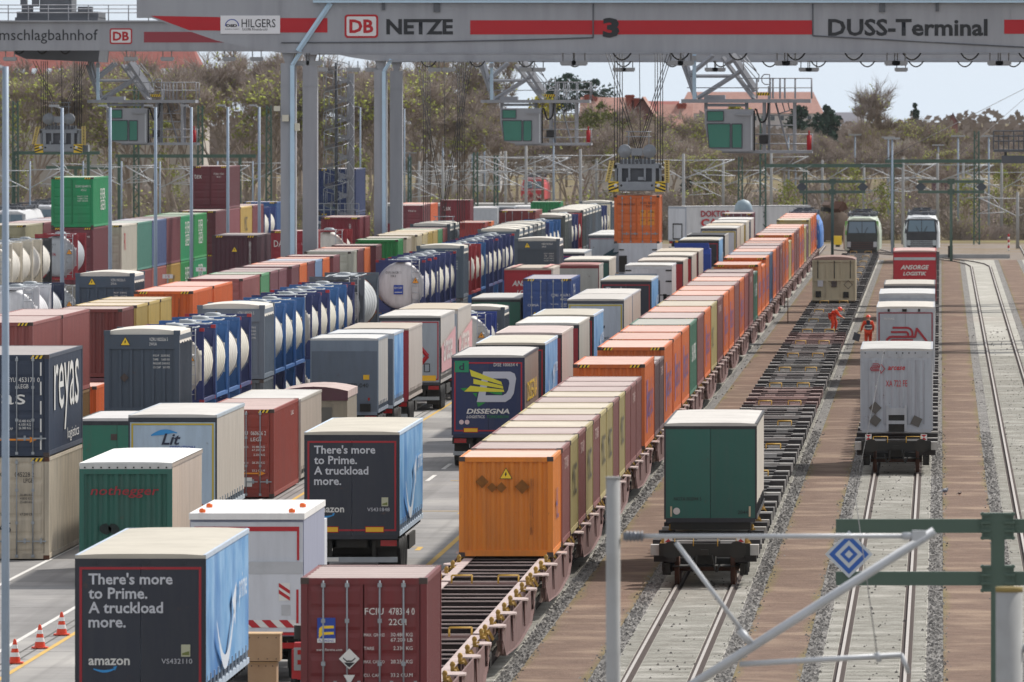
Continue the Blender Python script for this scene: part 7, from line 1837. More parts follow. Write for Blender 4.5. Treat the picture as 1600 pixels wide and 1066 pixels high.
# overhead wires
wi=MB()
for i,c in enumerate((-49,-44,-39,-34.5,-30,-24,-16,-11.27,-6.33,-1.56,3.2,8)):
    for z,dz in ((6.0,0),(7.3,0.5)):
        pts=[(c+(k-4)*0.3,905+k*45,z-dz*math.sin(math.pi*(k%2)/2)*0.3) for k in range(8)]; wi.path(pts,0.018,3)
t=thing('overhead_wires','thin overhead contact wires over the far station throat','wires',(0,0,0)); obj('wires',wi,CABLE,t)
wi=MB(); wi.tube(((1600-VX)/16,F/16,H+(VY-139)/16),((1385-VX)/17,F/17,H+(VY-248)/17),0.03,4)
t=thing('overhead_wire','upper slanting wire running to the right edge of the sky','wire',(0,0,0)); obj('wire',wi,CABLE,t)
wi=MB(); wi.tube(((1610-VX)/16,F/16,H+(VY-146)/16),((1500-VX)/17,F/17,H+(VY-242)/17),0.03,4)
t=thing('overhead_wire','lower slanting wire running to the right edge of the sky','wire',(0,0,0)); obj('wire',wi,CABLE,t)
# street lamps of the yard
def lamp_post(X,Y,Zt,label,r=0.10,arm=-1,group=None):
    t=thing('lamp_post',label,'lamp post',(X,Y,0),0,group)
    obj('shaft',MB().tube((0,0,0),(0,0,Zt),r,8,r2=r*0.7),POST,t)
    hd=MB(); hd.bar((0,0,Zt-0.05),(arm*0.35,0,Zt+0.08),0.06); hd.box(min(arm*0.15,arm*0.62),-0.12,Zt+0.05,max(arm*0.15,arm*0.62),0.12,Zt+0.15); obj('lamp_head',hd,LAMPG,t)
    return t
GL='tall lamp posts along the left yard'
for px,l in ((97,'behind the silver tank'),(172,'just right of the tall green container'),(243,'in front of the far-left double stack'),(299,'left of the tall maroon stack'),(356,'right of the tall maroon stack'),(405,'left of the first crane leg')):
    Y=42.0*F/(VX-px); lamp_post(-42.0,Y,12.75,'tall grey lamp post with a short arm, '+l,0.11,-1,GL)
lamp_post((8.5-VX)/95,F/95,H+(VY-104)/95,'blurred grey lamp post close to the viewer at the left edge',0.075,-1)
for px,y,s,l in ((563,168,16,'slim lamp post between the two pairs of crane legs'),(632,170,16,'slim lamp post right of the second crane legs')): lamp_post((px-VX)/s,F/s,H+(VY-y)/s,l,0.10,-1)
def double_lamp(px,y,s,l):
    X,Y,_=at(px,s); Zt=H+(VY-y)/s
    t=thing('double_lamp',l,'lamp post',(X,Y,0),0,'double-headed lamps behind the yard')
    obj('shaft',MB().tube((0,0,0),(0,0,Zt),0.11,8,r2=0.08),POST,t); hd=MB()
    hd.box(-0.7,-0.15,Zt,0.7,0.15,Zt+0.16); obj('lamp_head',hd,LAMPG,t)
for i,(px,y,s) in enumerate(((692,211,15),(738,208,14),(757,211,15),(780,209,13.5),(1232,212,15),(1243,226,14),(1336,212,14.5),(1388,216,15),(1394,218,18),(1466,228,14),(1497,214,16),(1545,214,16),(640,240,15),(865,216,15.5))):
    double_lamp(px,y,s,'double-headed lamp post behind the yard, %s from the left'%nth(sorted([692,738,757,780,1232,1243,1336,1388,1394,1466,1497,1545,640,865]).index(px)+1))
for n_,px,y,s in (('12',70,476,36.0),('15',262,432,26.8),('16',314,421,26.2)):
    X,Y,_=at(px,s); Z=H+(VY-y)/s
    t=thing('number_sign','small white number sign on the left container stacks, reading %s'%{'12':'twelve','15':'fifteen','16':'sixteen'}[n_],'sign',(X,Y,Z)); obj('panel',MB().box(-0.3,-0.03,-0.12,0.3,0,0.12),mat('sign_white',hexc('dcdde2'),0.5),t); front_text(t,n_,-0.12,-0.07,0.24,0.14,REDL,-0.04)
    obj('bracket',MB().box(-0.03,0,-Z,0.03,0.05,0.1),POST,t)

# crane marker signs: T-shaped posts with two arms and diamonds at the ends
def marker(X,Y,label,zu,zl,face):
    t=thing('marker_post',label,'signal post',(X,Y,0))
    p=MB(); p.box(-0.115,-0.1,0,0.115,0.1,zu+0.22); obj('post',p,GREENS,t)
    for z in (zu,zl):
        a=obj('arm',MB().box(-2.72,-0.07,z-0.115,-0.16,0.07,z+0.115).box(0.16,-0.07,z-0.115,2.72,0.07,z+0.115),GREENS,t)
        for sx in (-1,1):
            br=MB(); u,v=sorted((sx*0.115,sx*0.24)); br.box(u,-0.10,z-0.21,v,0.10,z+0.21)
            for dz in (-0.2,-0.08,0.06,0.2): u,v=sorted((sx*0.115,sx*0.29)); br.box(u,-0.14,z+dz-0.02,v,0.14,z+dz+0.02)
            u,v=sorted((sx*0.24,sx*0.27)); br.box(u,-0.12,z-0.23,v,0.12,z+0.23)
            obj('clamp',br,GREENS,a)
    for sx in (-1,1):
        zc=(zu+zl)/2-0.03
        if face<0:
            s_=MB()
            for k,(r_,m_) in enumerate(((0.40,0),(0.335,1),(0.235,0),(0.15,1),(0.07,0))): s_.face([(0,-0.012-0.003*k,-r_),(r_,-0.012-0.003*k,0),(0,-0.012-0.003*k,r_),(-r_,-0.012-0.003*k,0)],m_)
            s_.prism([(0,-0.4),(0.4,0),(0,0.4),(-0.4,0)],'y',-0.01,0.01,0)
            obj('diamond_sign',s_.mesh('diamond_sign',2),[mat('sign_pale_grey',hexc('b4bcc4'),0.4),mat('sign_blue',hexc('1f55a4'),0.4)],t,(sx*2.5,-0.1,zc))
        else: obj('diamond_sign',MB().prism([(0,-0.45),(0.45,0),(0,0.45),(-0.45,0)],'y',-0.02,0.02),mat('sign_back',hexc('3a4048'),0.5),t,(sx*2.5,0,zc))
marker((1559-VX)/93,F/93,'near green T-shaped post with a blue and white diamond sign on its left arm end',H-(822-VY)/93,H-(904-VY)/93,-1)
marker(-8.9,893,'far green T-shaped post with two dark diamonds, left of the green locomotive',6.55,5.7,1); marker(0.85,893,'far green T-shaped post with two dark diamonds, right of the black and white locomotive',6.55,5.7,1)

# foreground catenary pole with its bracket
s=130; X0,Y0,_=at(958,s); zz2=lambda y:H-(y-VY)/s; xx2=lambda px:(px-958)/s
t=thing('catenary_pole','pale steel pole with tube bracket, near the viewer between the two right-hand trains','pole',(X0,Y0,0))
obj('shaft',MB().tube((0,0,0),(0,0,zz2(748)),0.088,14).tube((0,0,zz2(748)),(0,0,zz2(745)),0.095,14),CONC,t)
g=MB(); g.tube((xx2(985),0,zz2(838)),(xx2(1440),0,zz2(838)),0.030,10); g.tube((xx2(1410),0,zz2(838)),(xx2(1430),0,zz2(838)),0.045,8); g.box(xx2(1425),-0.05,zz2(845),xx2(1447),0.05,zz2(829))
obj('tie_tube',g,TUBE,t)
g=MB(); g.tube((0.12,0,zz2(838)),(xx2(1000),0,zz2(838)),0.05,8)
for k in range(5): g.lathe([(0.15+0.045*k,0.05),(0.165+0.045*k,0.075),(0.18+0.045*k,0.05)],(0,0,zz2(838)),'x',10)
obj('insulator',g,INSUL,t)
obj('strut_tube',MB().tube((0.08,0,zz2(1142)),(xx2(1460),0,zz2(830)),0.055,12),TUBE,t)
g=MB(); g.tube((xx2(1056),0,zz2(848)),(xx2(1172),0,zz2(1003)),0.026,8); g.tube((xx2(1155),0,zz2(985)),(xx2(1174),0,zz2(1006)),0.045,8); obj('brace_tube',g,TUBE,t)
g=MB(); g.tube((xx2(1155),0,zz2(1038)),(xx2(1408),0,zz2(1024)),0.034,8); g.tube((xx2(1370),0,zz2(1020)),(xx2(1374),0,zz2(1034)),0.04,6); g.tube((xx2(1408),0,zz2(1022)),(xx2(1420),0,zz2(1052)),0.03,6); obj('registration_arm',g,TUBE,t)
t=thing('contact_wire','thin overhead contact wire over the track of the lorry box train','wire',(0,0,0)); obj('wire',MB().path([(xx2(1372)+X0,Y0,zz2(1034)),(-1.5,190,zz2(1034)-0.1),(-1.56,300,6.2)],0.007,4),CABLE,t)
s=130; X1,Y1,_=at(1577,s)
t=thing('concrete_pole','blurred round concrete pole with a lichen-stained top at the lower right corner','pole',(X1,Y1,0)); zt=H-(925-VY)/s
obj('shaft',MB().tube((0,0,0),(0,0,zt),0.165,18),CONC,t); obj('stained_cap',MB().tube((0,0,zt),(0,0,zt+0.06),0.168,18),mat('lichen',hexc('8a7a4a'),0.9),t); obj('bracket_arm',MB().tube((0.15,0,zt-0.68),(1.2,0,zt-0.68),0.05,8),TUBE,t)
# small posts on the T3 wagons and the yard
t=thing('brake_handle','thin rust-red hoop post standing at the edge of the dark wagons','post',((1231-VX)/26.5,F/26.5,0)); obj('hoop',MB().path([(0,0,0),(0,0,1.55),(-0.2,0,1.55),(-0.2,0,0.9)],0.03,5),RUST,t)
t=thing('marker_stake','red and white banded stake at the far right edge of the yard','stake',((1576-VX)/17.8,F/17.8,0))
for k in range(6): obj('band',MB().tube((0,0,0.25*k),(0,0,0.25*k+0.25),0.09,8),REDL if k%2 else WHITE,t)
t=thing('shunting_signal','dark low shunting signal in front of the far right T-shaped post','signal',((1485-VX)/18.6,F/18.6,0)); obj('signal_head',MB().box(-0.2,-0.15,0,0.2,0.15,1.0).box(-0.05,-0.1,1.0,0.05,0.1,1.5),DARK,t)
t=thing('barrier_wall','low grey concrete kerb wall across the far end of the right tracks','wall',((1500-VX)/18.6,F/18.6,0)); obj('wall_block',MB().box(-4.6,0,-0.1,4.2,0.5,0.28),CONC,t)
t=thing('scrap_heap','heap of dark scrap metal left of the green locomotive','scrap heap',((1305-VX)/17,F/17+30,0))
rs_=random.Random(8)
for k in range(14):
    z=rs_.uniform(0,3.2); x=rs_.uniform(-2.2,2.2)*(1-z/5)
    o=obj('scrap_piece',MB().box(-rs_.uniform(.3,1.1),-.5,-rs_.uniform(.05,.4),rs_.uniform(.3,1.0),.5,rs_.uniform(.05,.4)),(DARK,RUST,mat('scrap_pale',hexc('8a766c'),0.8))[k%3],t,(x,rs_.uniform(-1,1),z)); o.rotation_euler=(0,R(rs_.uniform(-60,60)),R(rs_.uniform(0,90)))
obj('mound',MB().lathe([(0,2.9),(1.2,2.2),(2.3,1.2),(2.9,0)],(0,0,0),'z',12),mat('scrap_earth',hexc('4f4034'),0.95,0,0.5,bump=0.8,bscale=3),t)
t=thing('yellow_box','small yellow equipment box beside the far green post','box',((1303-VX)/17.3+0.35,F/17.3,0)); obj('casing',MB().box(-0.35,-0.3,0.2,0.35,0.3,1.0),YEL,t); obj('foot',MB().box(-0.2,-0.2,0,0.2,0.2,0.2),DARK,t)

# ---------------------------------------------------------------- buildings behind
RTILE=mat('roof_tile_red',hexc('8f5048'),0.8,0,0.4,dirtcol=hexc('6f3f38'),scale=1.2); RTILE2=mat('roof_tile_pink',hexc('a57c70'),0.8,0,0.5,dirtcol=hexc('7d5c54'),scale=1.2); RTILE3=mat('roof_tile_dark',hexc('8a5a54'),0.8,0,0.4,dirtcol=hexc('6c4844'))
WALLW=mat('plaster_pale',hexc('b9b2aa'),0.9,0,0.3,dirtcol=hexc('9a948c')); BRICK=mat('chimney_brick',hexc('8a4436'),0.9,0,0.3,dirtcol=hexc('6a342a')); WALLB=mat('brick_wall_dark',hexc('6c4a48'),0.9,0,0.3); WIN=mat('window_glass',hexc('3a444c'),0.15); SKYL2=mat('skylight_glass',hexc('b9c4cc'),0.1)
def house(px0,px1,ye,yr,s,label,rm,wm,axis='x',dp=9,chim=(),win=0,hip=0.0,name='house',cat='house',rows=1):
    """eaves at row ye and ridge at row yr of the photo at scale s; axis: ridge along x, or y (gable facing us)"""
    X0=(px0-VX)/s; X1=(px1-VX)/s; Y=F/s; ze=H+(VY-ye)/s; zr=H+(VY-yr)/s; c=(X0+X1)/2; w2=(X1-X0)/2
    t=thing(name,label,cat,(c,Y,-0.1))
    obj('wall',MB().box(-w2+0.2,0.2,0,w2-0.2,dp-0.2,ze),wm,t)
    r=MB()
    if axis=='x':
        hp=hip*w2
        A=[(-w2,-0.3,ze-0.1),(w2,-0.3,ze-0.1),(w2,dp+.3,ze-0.1),(-w2,dp+.3,ze-0.1)]; B0=(-w2+hp,dp/2,zr); B1=(w2-hp,dp/2,zr)
        r.face([A[0],A[1],B1,B0]); r.face([A[2],A[3],B0,B1]); r.face([A[1],A[2],B1]); r.face([A[3],A[0],B0]); r.face(A[::-1])
    else:
        A=[(-w2,-0.3,ze-0.1),(w2,-0.3,ze-0.1),(w2,dp,ze-0.1),(-w2,dp,ze-0.1)]; B0=(0,-0.3,zr); B1=(0,dp,zr)
        r.face([A[1],A[2],B1,B0]); r.face([A[3],A[0],B0,B1]); r.face([A[2],A[3],B1]); r.face(A[::-1])
        obj('gable',MB().face([(-w2+0.2,0.15,ze-0.1),(w2-0.2,0.15,ze-0.1),(0,0.15,zr-0.2)]),wm,t)
    rf=obj('roof',r,rm,t)
    for cxp,cy in chim:
        x=(cxp-VX)/s-c; zc=H+(VY-cy)/s; obj('chimney',MB().box(x-0.55,dp*0.4,ze,x+0.55,dp*0.4+1,zc).box(x-0.65,dp*0.4-.1,zc-0.3,x+0.65,dp*0.4+1.1,zc-0.1),BRICK,rf)
    for rr_ in range(rows):
        for k in range(win):
            x=-w2+(k+0.5)*2*w2/win; z=ze-1.9-2.9*rr_
            f=obj('window',MB().box(x-0.6,0.1,z,x+0.6,0.19,z+1.3),mat('window_frame_white',hexc('cfcfcb'),0.6),t); obj('pane',MB().box(x-0.5,0.07,z+0.08,x+0.5,0.1,z+1.22),WIN,f)
    return t,rf,(c,Y,ze,zr,w2,dp)
t,rf,(c,Y,ze,zr,w2,dp)=house(-120,318,121,62,13,'long building with a red tiled roof and a row of skylights, upper left',RTILE,WALLW,'x',14,hip=0.12,name='long_building',cat='building')
for px in (27,36,55,78,96,113,117,125,178,193,257,266,288,310):
    x=(px-VX)/13-c; f=(117-121)/(62-121)+0.11; yy=-0.3+(dp/2+0.3)*f; z=ze-0.1+(zr-ze+0.1)*f
    k_=(zr-ze)/(dp/2); n_=Vector((0,-k_,1)).normalized()*0.12
    P=lambda a,b:(x+a,yy+b+n_.y,z+b*k_+n_.z)
    obj('skylight',MB().face([P(-0.5,-0.5),P(0.15,-0.5),P(0.15,0.55),P(-0.5,0.55)]),SKYL2,rf)
house(650,782,172,168,12,'long low pale hall behind the hoist cables',RTILE3,mat('pale_hall',hexc('b4b3b2'),0.9,0,0.3,dirtcol=hexc('9a9894')),'x',20,win=14,name='hall',cat='building')
house(690,752,168,158,10.5,'low red-roofed building over the pale hall',RTILE2,WALLW,'x',12)
house(905,985,182,151,11.5,'house with a greyish-pink roof and three brick chimneys, behind the middle crane cab',RTILE2,WALLW,'x',10,((918,147),(925,150),(972,158)))
house(1000,1060,172,157,11,'house with a red roof between the hoist ropes of the orange container',RTILE,WALLW,'x',10,((1003,155),))
house(968,1040,205,150,12,'large house with a steep pink roof directly behind the hoist ropes',RTILE2,WALLB,'y',14,((982,147),(992,152)),win=3)
house(1028,1082,198,162,12,'house with a pink tiled roof and a dark chimney left of the right-hand cab',RTILE2,WALLW,'x',10,((1064,160),),win=2)
house(1057,1286,176,143,6.5,'very large pale building with hazy pink hipped roof, far behind the right-hand cab',RTILE2,mat('plaster_far',hexc('bdb6b4'),0.9),'x',20,win=16,hip=0.14,name='large_building',cat='building',rows=3)
house(1383,1432,207,187,11,'small red-roofed house behind the bare tree on the right',RTILE,WALLW,'y',10,((1424,184),))
house(1453,1484,215,212,12,'dark plum-coloured building with two brick chimneys on the right',RTILE3,mat('plum_wall',hexc('5f4350'),0.9,0,0.2),'x',8,((1458,203),(1473,203)),name='brick_building',cat='building')
house(1482,1500,240,222,11,'tiny red gable at the right of the plum-coloured building',RTILE,WALLW,'y',8); house(1480,1498,192,175,8,'distant red gable above the plum-coloured building',RTILE,RTILE3,'y',8)
house(1305,1350,196,175,7,'distant grey roof between dark pine and bare tree',mat('roof_slate',hexc('6f6f78'),0.8),WALLW,'x',14)
t=thing('freight_shed','long low grey shed behind the maroon containers','shed',((715-VX)/16.8,F/16.8,0)); 
obj('wall',MB().box(-7.6,0,0,6.6,8,3.4),mat('shed_grey',hexc('6c727a'),0.8,0,0.3),t); obj('roof',MB().box(-7.8,-0.2,3.4,6.8,8.2,3.65),mat('shed_roof',hexc('a9a9a6'),0.7),t); obj('red_panel',MB().box(-7.55,-0.05,0.2,-4.2,0.0,1.8),mat('shed_red',hexc('6a2030'),0.7),t)
for px,l,c_,rf_ in ((754,'pale grey trailer parked right of the maroon container with white letters','a9adb2','dcdcdc'),(777,'slate trailer parked beside the pale grey one, left of the green container','6a7480','8a8f94'),(812,'white trailer parked left of the green container in the distance','c9ccd0','e6e6e6')):
    trailer((px-VX)/18.2,F/18.2+(px-754)*0.2,l,W=2.5,side=c_,rear=c_,roof=rf_,frame=c_,plates=False,z1=4.0)

# ---------------------------------------------------------------- trees
BARK=mat('bark_grey_brown',hexc('93867a'),0.9,0,0.3,dirtcol=hexc('6f6256'),var=0.18)
TWIG=mat('twigs_brown',hexc('a0948c'),0.95,0,0.5,dirtcol=hexc('7d736e'),scale=0.4,var=0.22,spec=0.1)
BUD=mat('buds_olive',hexc('b0b85e'),0.9,0,0.4,dirtcol=hexc('8c954a'),scale=0.3,var=0.2,spec=0.1)
BUDY=mat('leaves_yellow_green',hexc('b3aa3c'),0.85,0,0.4,dirtcol=hexc('8a8a30'),scale=0.4,var=0.12,spec=0.1)
PINE=mat('pine_needles',hexc('33493c'),0.9,0,0.5,dirtcol=hexc('22352a'),scale=0.5,var=0.15,spec=0.1)
BRUSH=mat('dry_brush',hexc('8f8577'),0.95,0,0.5,dirtcol=hexc('6f675a'),scale=0.3,var=0.2,spec=0.1)
def bare_tree(seed,h,spread=0.55,upright=0.5,budn=0.25,depth=5,trunkr=0.17,twign=9):
    rr=random.Random(seed); tr=MB(); tw=MB(); bd=MB()
    def grow(p,d,ln,r_,lev):
        n=2 if lev<2 else 1
        for _ in range(n):
            q=p+d*(ln/n); tr.tube(p,q,r_,3 if lev>1 else 5,r2=r_*0.8,cap=False); p=q; r_*=0.82; d=(d+Vector((rr.gauss(0,.12),rr.gauss(0,.12),rr.gauss(0,.05)))).normalized()
        if lev>=depth:
            for k in range(twign):
                e=(d+Vector((rr.gauss(0,.5),rr.gauss(0,.5),rr.gauss(0.12,.35)))).normalized(); l2=ln*rr.uniform(.7,1.5)
                sd=e.cross(Vector((rr.gauss(0,1),rr.gauss(0,1),rr.gauss(0,1)))).normalized()*0.022
                tw.face([p-sd,p+sd,p+e*l2])
                m2=p+e*l2*0.5
                e2=(e+Vector((rr.gauss(0,.6),rr.gauss(0,.6),rr.gauss(0.1,.4)))).normalized(); tw.face([m2-sd*.8,m2+sd*.8,m2+e2*l2*.7])
                if rr.random()<budn:
                    for _ in range(2):
                        c=p+e*l2*rr.uniform(.4,1.0); a=Vector((rr.gauss(0,1),rr.gauss(0,1),rr.gauss(0,1))).normalized()*0.085; b=a.cross(e).normalized()*0.06
                        bd.face([c-a,c+b,c+a,c-b])
            return
        for k in range(3 if lev<depth-1 else 3):
            a=rr.uniform(0,6.283); tilt=rr.uniform(0.25,0.95)*spread*1.5
            u=d.cross(Vector((0.3,0.7,0.2))).normalized(); v=d.cross(u)
            e=(d*math.cos(tilt)+(u*math.cos(a)+v*math.sin(a))*math.sin(tilt)+Vector((0,0,upright*0.35))).normalized()
            grow(p,e,ln*rr.uniform(.6,.85),r_*0.68,lev+1)
    grow(Vector((0,0,0)),Vector((rr.gauss(0,.04),rr.gauss(0,.04),1)).normalized(),h*0.24,trunkr,0)
    return tr.mesh('trunk'),tw.mesh('twigs'),bd.mesh('leaves')
def cached_tree(key,*a,**k): return cached(('tree',key),lambda:bare_tree(*a,**k))
KINDS={'brown':[cached_tree('b%d'%i,20+i,10.0,0.5,0.8,0.03) for i in range(4)],'olive':[cached_tree('o%d'%i,40+i,9.0,0.55,0.75,0.30,twign=8) for i in range(3)],'poplar':[cached_tree('p0',60,12.0,0.25,1.3,0.12,5,0.2)],'tall':[cached_tree('t%d'%i,70+i,11.0,0.38,1.1,0.04) for i in range(2)]}
def shrub(seed,n=150,hh=3.0,w_=2.6,leaf=0.5):
    rr=random.Random(seed); tw=MB(); bd=MB()
    for k in range(n):
        x=rr.gauss(0,w_*0.4); y=rr.gauss(0,w_*0.35); h_=hh*rr.uniform(.35,1.0)*max(0.3,1-(x/(w_*1.3))**2)
        p=Vector((x*0.6,y,0)); q=Vector((x+rr.gauss(0,.3),y,h_*0.6)); r_=q+Vector((rr.gauss(0,.5),rr.gauss(0,.3),h_*0.4))
        sd=Vector((0.03,0,0)); tw.face([p-sd,p+sd,q+sd*.7,q-sd*.7]); tw.face([q-sd*.7,q+sd*.7,r_])
        for _ in range(3):
            m_=q.lerp(r_,rr.random()*0.5); tw.face([m_-sd*.6,m_+sd*.6,m_+Vector((rr.gauss(0,.5),rr.gauss(0,.3),rr.uniform(.2,.9)))])
        if rr.random()<leaf:
            for _ in range(4):
                c=q.lerp(r_,rr.uniform(-.5,1)); a=Vector((rr.gauss(0,1),rr.gauss(0,1),rr.gauss(0,1))).normalized()*0.11; b=a.cross(Vector((rr.gauss(0,1),.3,.8))).normalized()*0.08; bd.face([c-a,c+b,c+a,c-b])
    return tw.mesh('stems'),bd.mesh('leaves')
SHR=[cached(('shrub',i),lambda:shrub(90+i,260,3.0,3.0,0.3)) for i in range(4)]
def tree(kind,px,s,ytop,label,group,base=-0.1,budm=None,twm=None):
    rr=random.Random(int(px*7+s*13)); ms=rr.choice(KINDS[kind]); X,Y,_=at(px,s); h=H+(VY-ytop)/s
    t=thing('bare_tree',label,'tree',(X,Y,base),rr.uniform(0,6.28),group)
    zs=sorted(m_.co[2] for m_ in ms[1].vertices); k=h/zs[int(len(zs)*0.93)]; t.scale=(k*1.05,k*1.05,k)
    obj('trunk',ms[0],BARK,t); obj('twigs',ms[1],twm or TWIG,t)
    if len(ms[2].vertices): obj('leaves',ms[2],budm or BUD,t)
    return t
rt=random.Random(31)
# the wood behind the yard, two to three rows deep
def top_at(px):
    pts=((-60,104),(60,112),(150,106),(250,104),(330,106),(430,98),(520,110),(620,112),(690,130),(760,175),(830,195),(900,190),(960,200),(1060,205),(1100,215),(1200,215),(1300,218),(1380,222),(1450,232),(1520,226),(1620,222))
    for (a,b),(c,d_) in zip(pts[:-1],pts[1:]):
        if a<=px<=c: return b+(d_-b)*(px-a)/(c-a)
    return 215
GW1='bare brown trees of the wood behind the yard'; GW2='budding olive trees of the wood behind the yard'
for row_,(s_,n_) in enumerate(((15.2,34),(14.2,36),(13.2,38))):
    for k in range(n_):
        px=-40+1680*(k+rt.uniform(0.1,0.9))/n_; yt=top_at(px)+rt.uniform(-4,22)+ (14 if row_==0 else 0)
        if 806<px<880: continue
        kind='olive' if rt.random()<(0.34 if px<450 else 0.28) else ('tall' if px<700 and rt.random()<.6 else 'brown')
        if kind=='olive': tree(kind,px,s_,yt+10,'budding olive-green tree in the wood behind the yard',GW2)
        else: tree(kind,px,s_,yt,'bare brown tree in the wood behind the yard',GW1)
GS='brown and olive shrubs along the wood edge'
for row_,(s_,n_,y_) in enumerate(((16.3,40,335),(15.6,44,318),(14.8,46,300),(13.8,46,285))):
    for k in range(n_):
        px=-30+1660*(k+rt.uniform(0.1,0.9))/n_
        if 800<px<886: continue
        X,Y,_=at(px,s_); h=H+(VY-(y_+rt.uniform(-22,18)))/s_; ms=SHR[rt.randrange(4)]
        t=thing('shrub','brown and olive shrub at the edge of the wood behind the yard','shrub',(X,Y,-0.1),rt.uniform(0,6.28),GS); kk=h/3.2; t.scale=(kk*1.3,kk*1.1,kk)
        obj('stems',ms[0],TWIG if rt.random()<.6 else BRUSH,t); obj('leaves',ms[1],BUD if rt.random()<.35 else TWIG,t)
for k,(px,yt) in enumerate(((895,172),(915,184),(960,176),(1010,190),(1050,186),(1092,190),(1330,196),(1400,192),(1445,196),(1475,205))): tree('olive' if k%2 else 'brown',px,12.6,yt,'loose bare tree standing before the houses on the skyline','bare trees before the skyline houses')
for i,(px,yt) in enumerate(((652,92),(668,98),(700,96),(714,100))): tree('poplar',px,13.5,yt,'tall bare poplar against the sky behind the hoist cables','bare poplars behind the hoist cables')
tree('tall',1366,14.5,146,'tall bare tree standing alone against the sky left of the small red-roofed house',None)
tree('tall',430,14,86,'tall bare tree against the sky behind the first crane leg',None)
def bushy(px,s,y0,y1,wpx,label,m,n=900,leaf=0.28,name='leafy_tree',conic=False,trunk=True):
    """loose crown of leaf clumps: top row y0, crown bottom y1, width in px"""
    X,Y,_=at(px,s); zt=H+(VY-y0)/s; zb=H+(VY-y1)/s; w_=wpx/s/2
    rr=random.Random(int(px)); t=thing(name,label,'tree',(X,Y,-0.1))
    tr=MB(); tr.tube((0,0,0),(0,0,zt*0.93),0.22,6,r2=0.05)
    cl=MB(); nc=26
    for c in range(nc):
        f=rr.random()**0.8; z=zb+(zt-zb)*f
        wl=w_*((1-f)*1.0 if conic else math.sqrt(max(0.05,1-(2*f-0.9)**2)))
        a=rr.uniform(0,6.28); r0=wl*rr.uniform(0.2,0.9); cx_,cy_=r0*math.cos(a),r0*math.sin(a)
        tr.tube((0,0,max(1,z-1.2)),(cx_,cy_,z),0.06,4,r2=0.02)
        cr=wl*0.38+0.2
        for k in range(n//nc):
            d_=Vector((rr.gauss(0,1),rr.gauss(0,1),rr.gauss(0,.6))).normalized()*cr*rr.random()**0.5
            c0=Vector((cx_,cy_,z))+d_; a_=Vector((rr.gauss(0,1),rr.gauss(0,1),rr.gauss(0,1))).normalized()*leaf; b_=a_.cross(Vector((rr.gauss(0,1),rr.gauss(0,1),rr.gauss(0,1)))).normalized()*leaf*0.6
            cl.face([c0-a_,c0+b_,c0+a_,c0-b_])
    obj('trunk',tr,BARK,t); obj('crown',cl,m,t); return t
bushy(756,14,158,232,66,'bright yellow-green leafy tree left of the middle crane cab',BUDY,1500,0.22)
bushy(1150,13,165,235,70,'yellow-green leafy tree behind the right-hand cab',BUDY,1300,0.22); bushy(848,13,150,180,50,'yellow-green tree top behind the middle crane cab',BUDY,700,0.22)
bushy(938,13,160,250,84,'olive green leafy tree in front of the greyish-pink roof',mat('leaves_olive',hexc('6f7440'),0.9,0,0.4,dirtcol=hexc('565a34'),var=0.1,spec=0.1),1500,0.24)
for k_ in range(5): tree('brown' if k_%2 else 'olive',808+k_*17,11.6,205+3*k_,'bare tree behind the red locomotive','bare trees behind the red locomotive')
SPR=mat('leaves_spring',hexc('8f9550'),0.9,0,0.5,dirtcol=hexc('6f7640'),scale=0.5,var=0.15,spec=0.1)
for k_,(px_,s_,y0_,y1_,w_) in enumerate(((28,15.6,178,290,60),(112,15.4,196,300,56),(164,14.8,150,270,60),(262,15.5,188,300,52),(385,15.2,176,290,58),(520,14.8,200,300,44),(560,15.4,232,310,46),(1105,15.2,238,318,60),(1232,15.8,282,335,50),(1335,15.6,262,330,58),(1378,15.9,286,340,44),(1508,15.8,280,340,56),(1566,15.4,262,335,50),(960,15,225,300,50))):
    bushy(px_,s_,y0_,y1_,w_,'loose spring-green tree at the wood edge behind the yard, %s from the left'%nth(1+sorted((28,112,164,262,385,520,560,1105,1232,1335,1378,1508,1566,960)).index(px_)),SPR,420,0.15)
bushy(736,10,131,160,46,'dark pine crown on the skyline right of the poplars',PINE,900,0.3,'pine_tree'); bushy(885,10,116,175,66,'dark pine on the skyline, tallest of three behind the middle cab',PINE,1200,0.3,'pine_tree'); bushy(930,10,126,165,60,'dark pine on the skyline, right one of three behind the middle cab',PINE,1000,0.3,'pine_tree'); bushy(862,10,142,178,50,'low dark pine on the skyline, left one of three behind the middle cab',PINE,800,0.3,'pine_tree')
bushy(1247,11,166,200,40,'dark pine right of the very large pale building, left one of two',PINE,900,0.3,'pine_tree'); bushy(1292,12,166,222,56,'broad dark pine right of the very large pale building, right one of two',PINE,1400,0.3,'pine_tree')
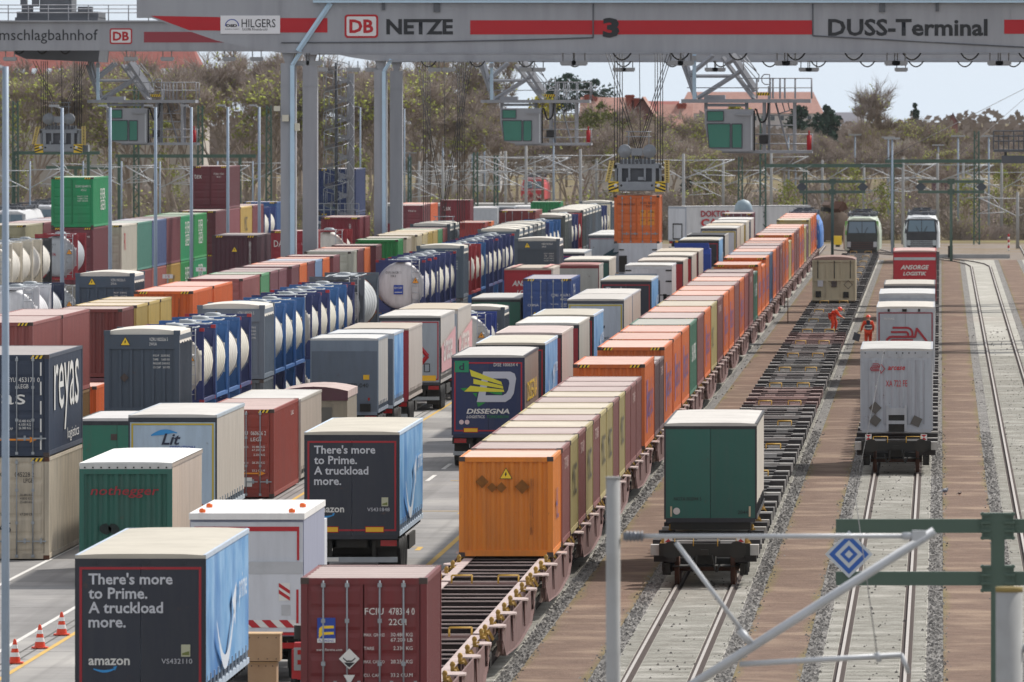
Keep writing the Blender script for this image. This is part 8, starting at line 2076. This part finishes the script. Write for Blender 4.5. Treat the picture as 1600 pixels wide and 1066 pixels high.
bushy(1430,11,160,205,34,'dark pointed spruce behind the small red-roofed house',PINE,1100,0.26,'spruce_tree',True); bushy(1072,14,255,315,34,'dark spruce right of the hanging spreader',PINE,900,0.24,'spruce_tree',True)
# far-off wooded ridge that reads as one mass
fw=MB(); rr=random.Random(77)
for k in range(9000):
    px=-80+1760*rr.random(); s_=rr.choice((8.5,7.5,6.5)); yt=188+8*math.sin(px/90)+6*math.sin(px/37+1)+rr.uniform(-5,10)
    X=(px-VX)/s_; Y=F/s_; Z=H+(VY-yt)/s_
    for j in range(2):
        z=Z-rr.random()**0.7*(Z+1); c0=Vector((X+rr.gauss(0,1),Y+rr.gauss(0,4),z)); a_=Vector((rr.gauss(0,1),rr.gauss(0,.3),rr.gauss(0,1))).normalized()*0.85; b_=Vector((-a_.z,rr.gauss(0,.3),a_.x)).normalized()*0.5
        fw.face([c0-a_,c0+b_,c0+a_,c0-b_])
o=obj('far_wood',fw,mat('far_wood_brown',hexc('8a7d74'),0.95,0,0.5,dirtcol=hexc('75705e'),scale=0.06,spec=0.1)); o['kind']='stuff'
hm=MB()
for s_,ya in ((6.4,204),(5.2,199)):
    Y=F/s_; n=60
    for k in range(n):
        p0=-300+2200*k/n; p1=-300+2200*(k+1)/n; f=lambda p:H+(VY-(ya+4*math.sin(p/120+s_)))/s_
        hm.face([((p0-VX)/s_,Y,-1),((p1-VX)/s_,Y,-1),((p1-VX)/s_,Y+400,f(p1)),((p0-VX)/s_,Y+400,f(p0))])
o=obj('hills',hm,EARTH); o['kind']='structure'

# ---------------------------------------------------------------- air
hz=bpy.data.materials.new('air_haze'); hz.use_nodes=True
n_=hz.node_tree.nodes; l_=hz.node_tree.links
n_.remove(n_['Principled BSDF'])
pv=n_.new('ShaderNodeVolumePrincipled'); pv.inputs['Color'].default_value=(0.86,0.90,0.98,1); pv.inputs['Density'].default_value=0.00002; pv.inputs['Anisotropy'].default_value=0.2
l_.new(pv.outputs[0],n_['Material Output'].inputs['Volume'])
o=obj('haze',MB().box(-950,-80,-1.2,950,4000,36),hz); o['kind']='stuff'
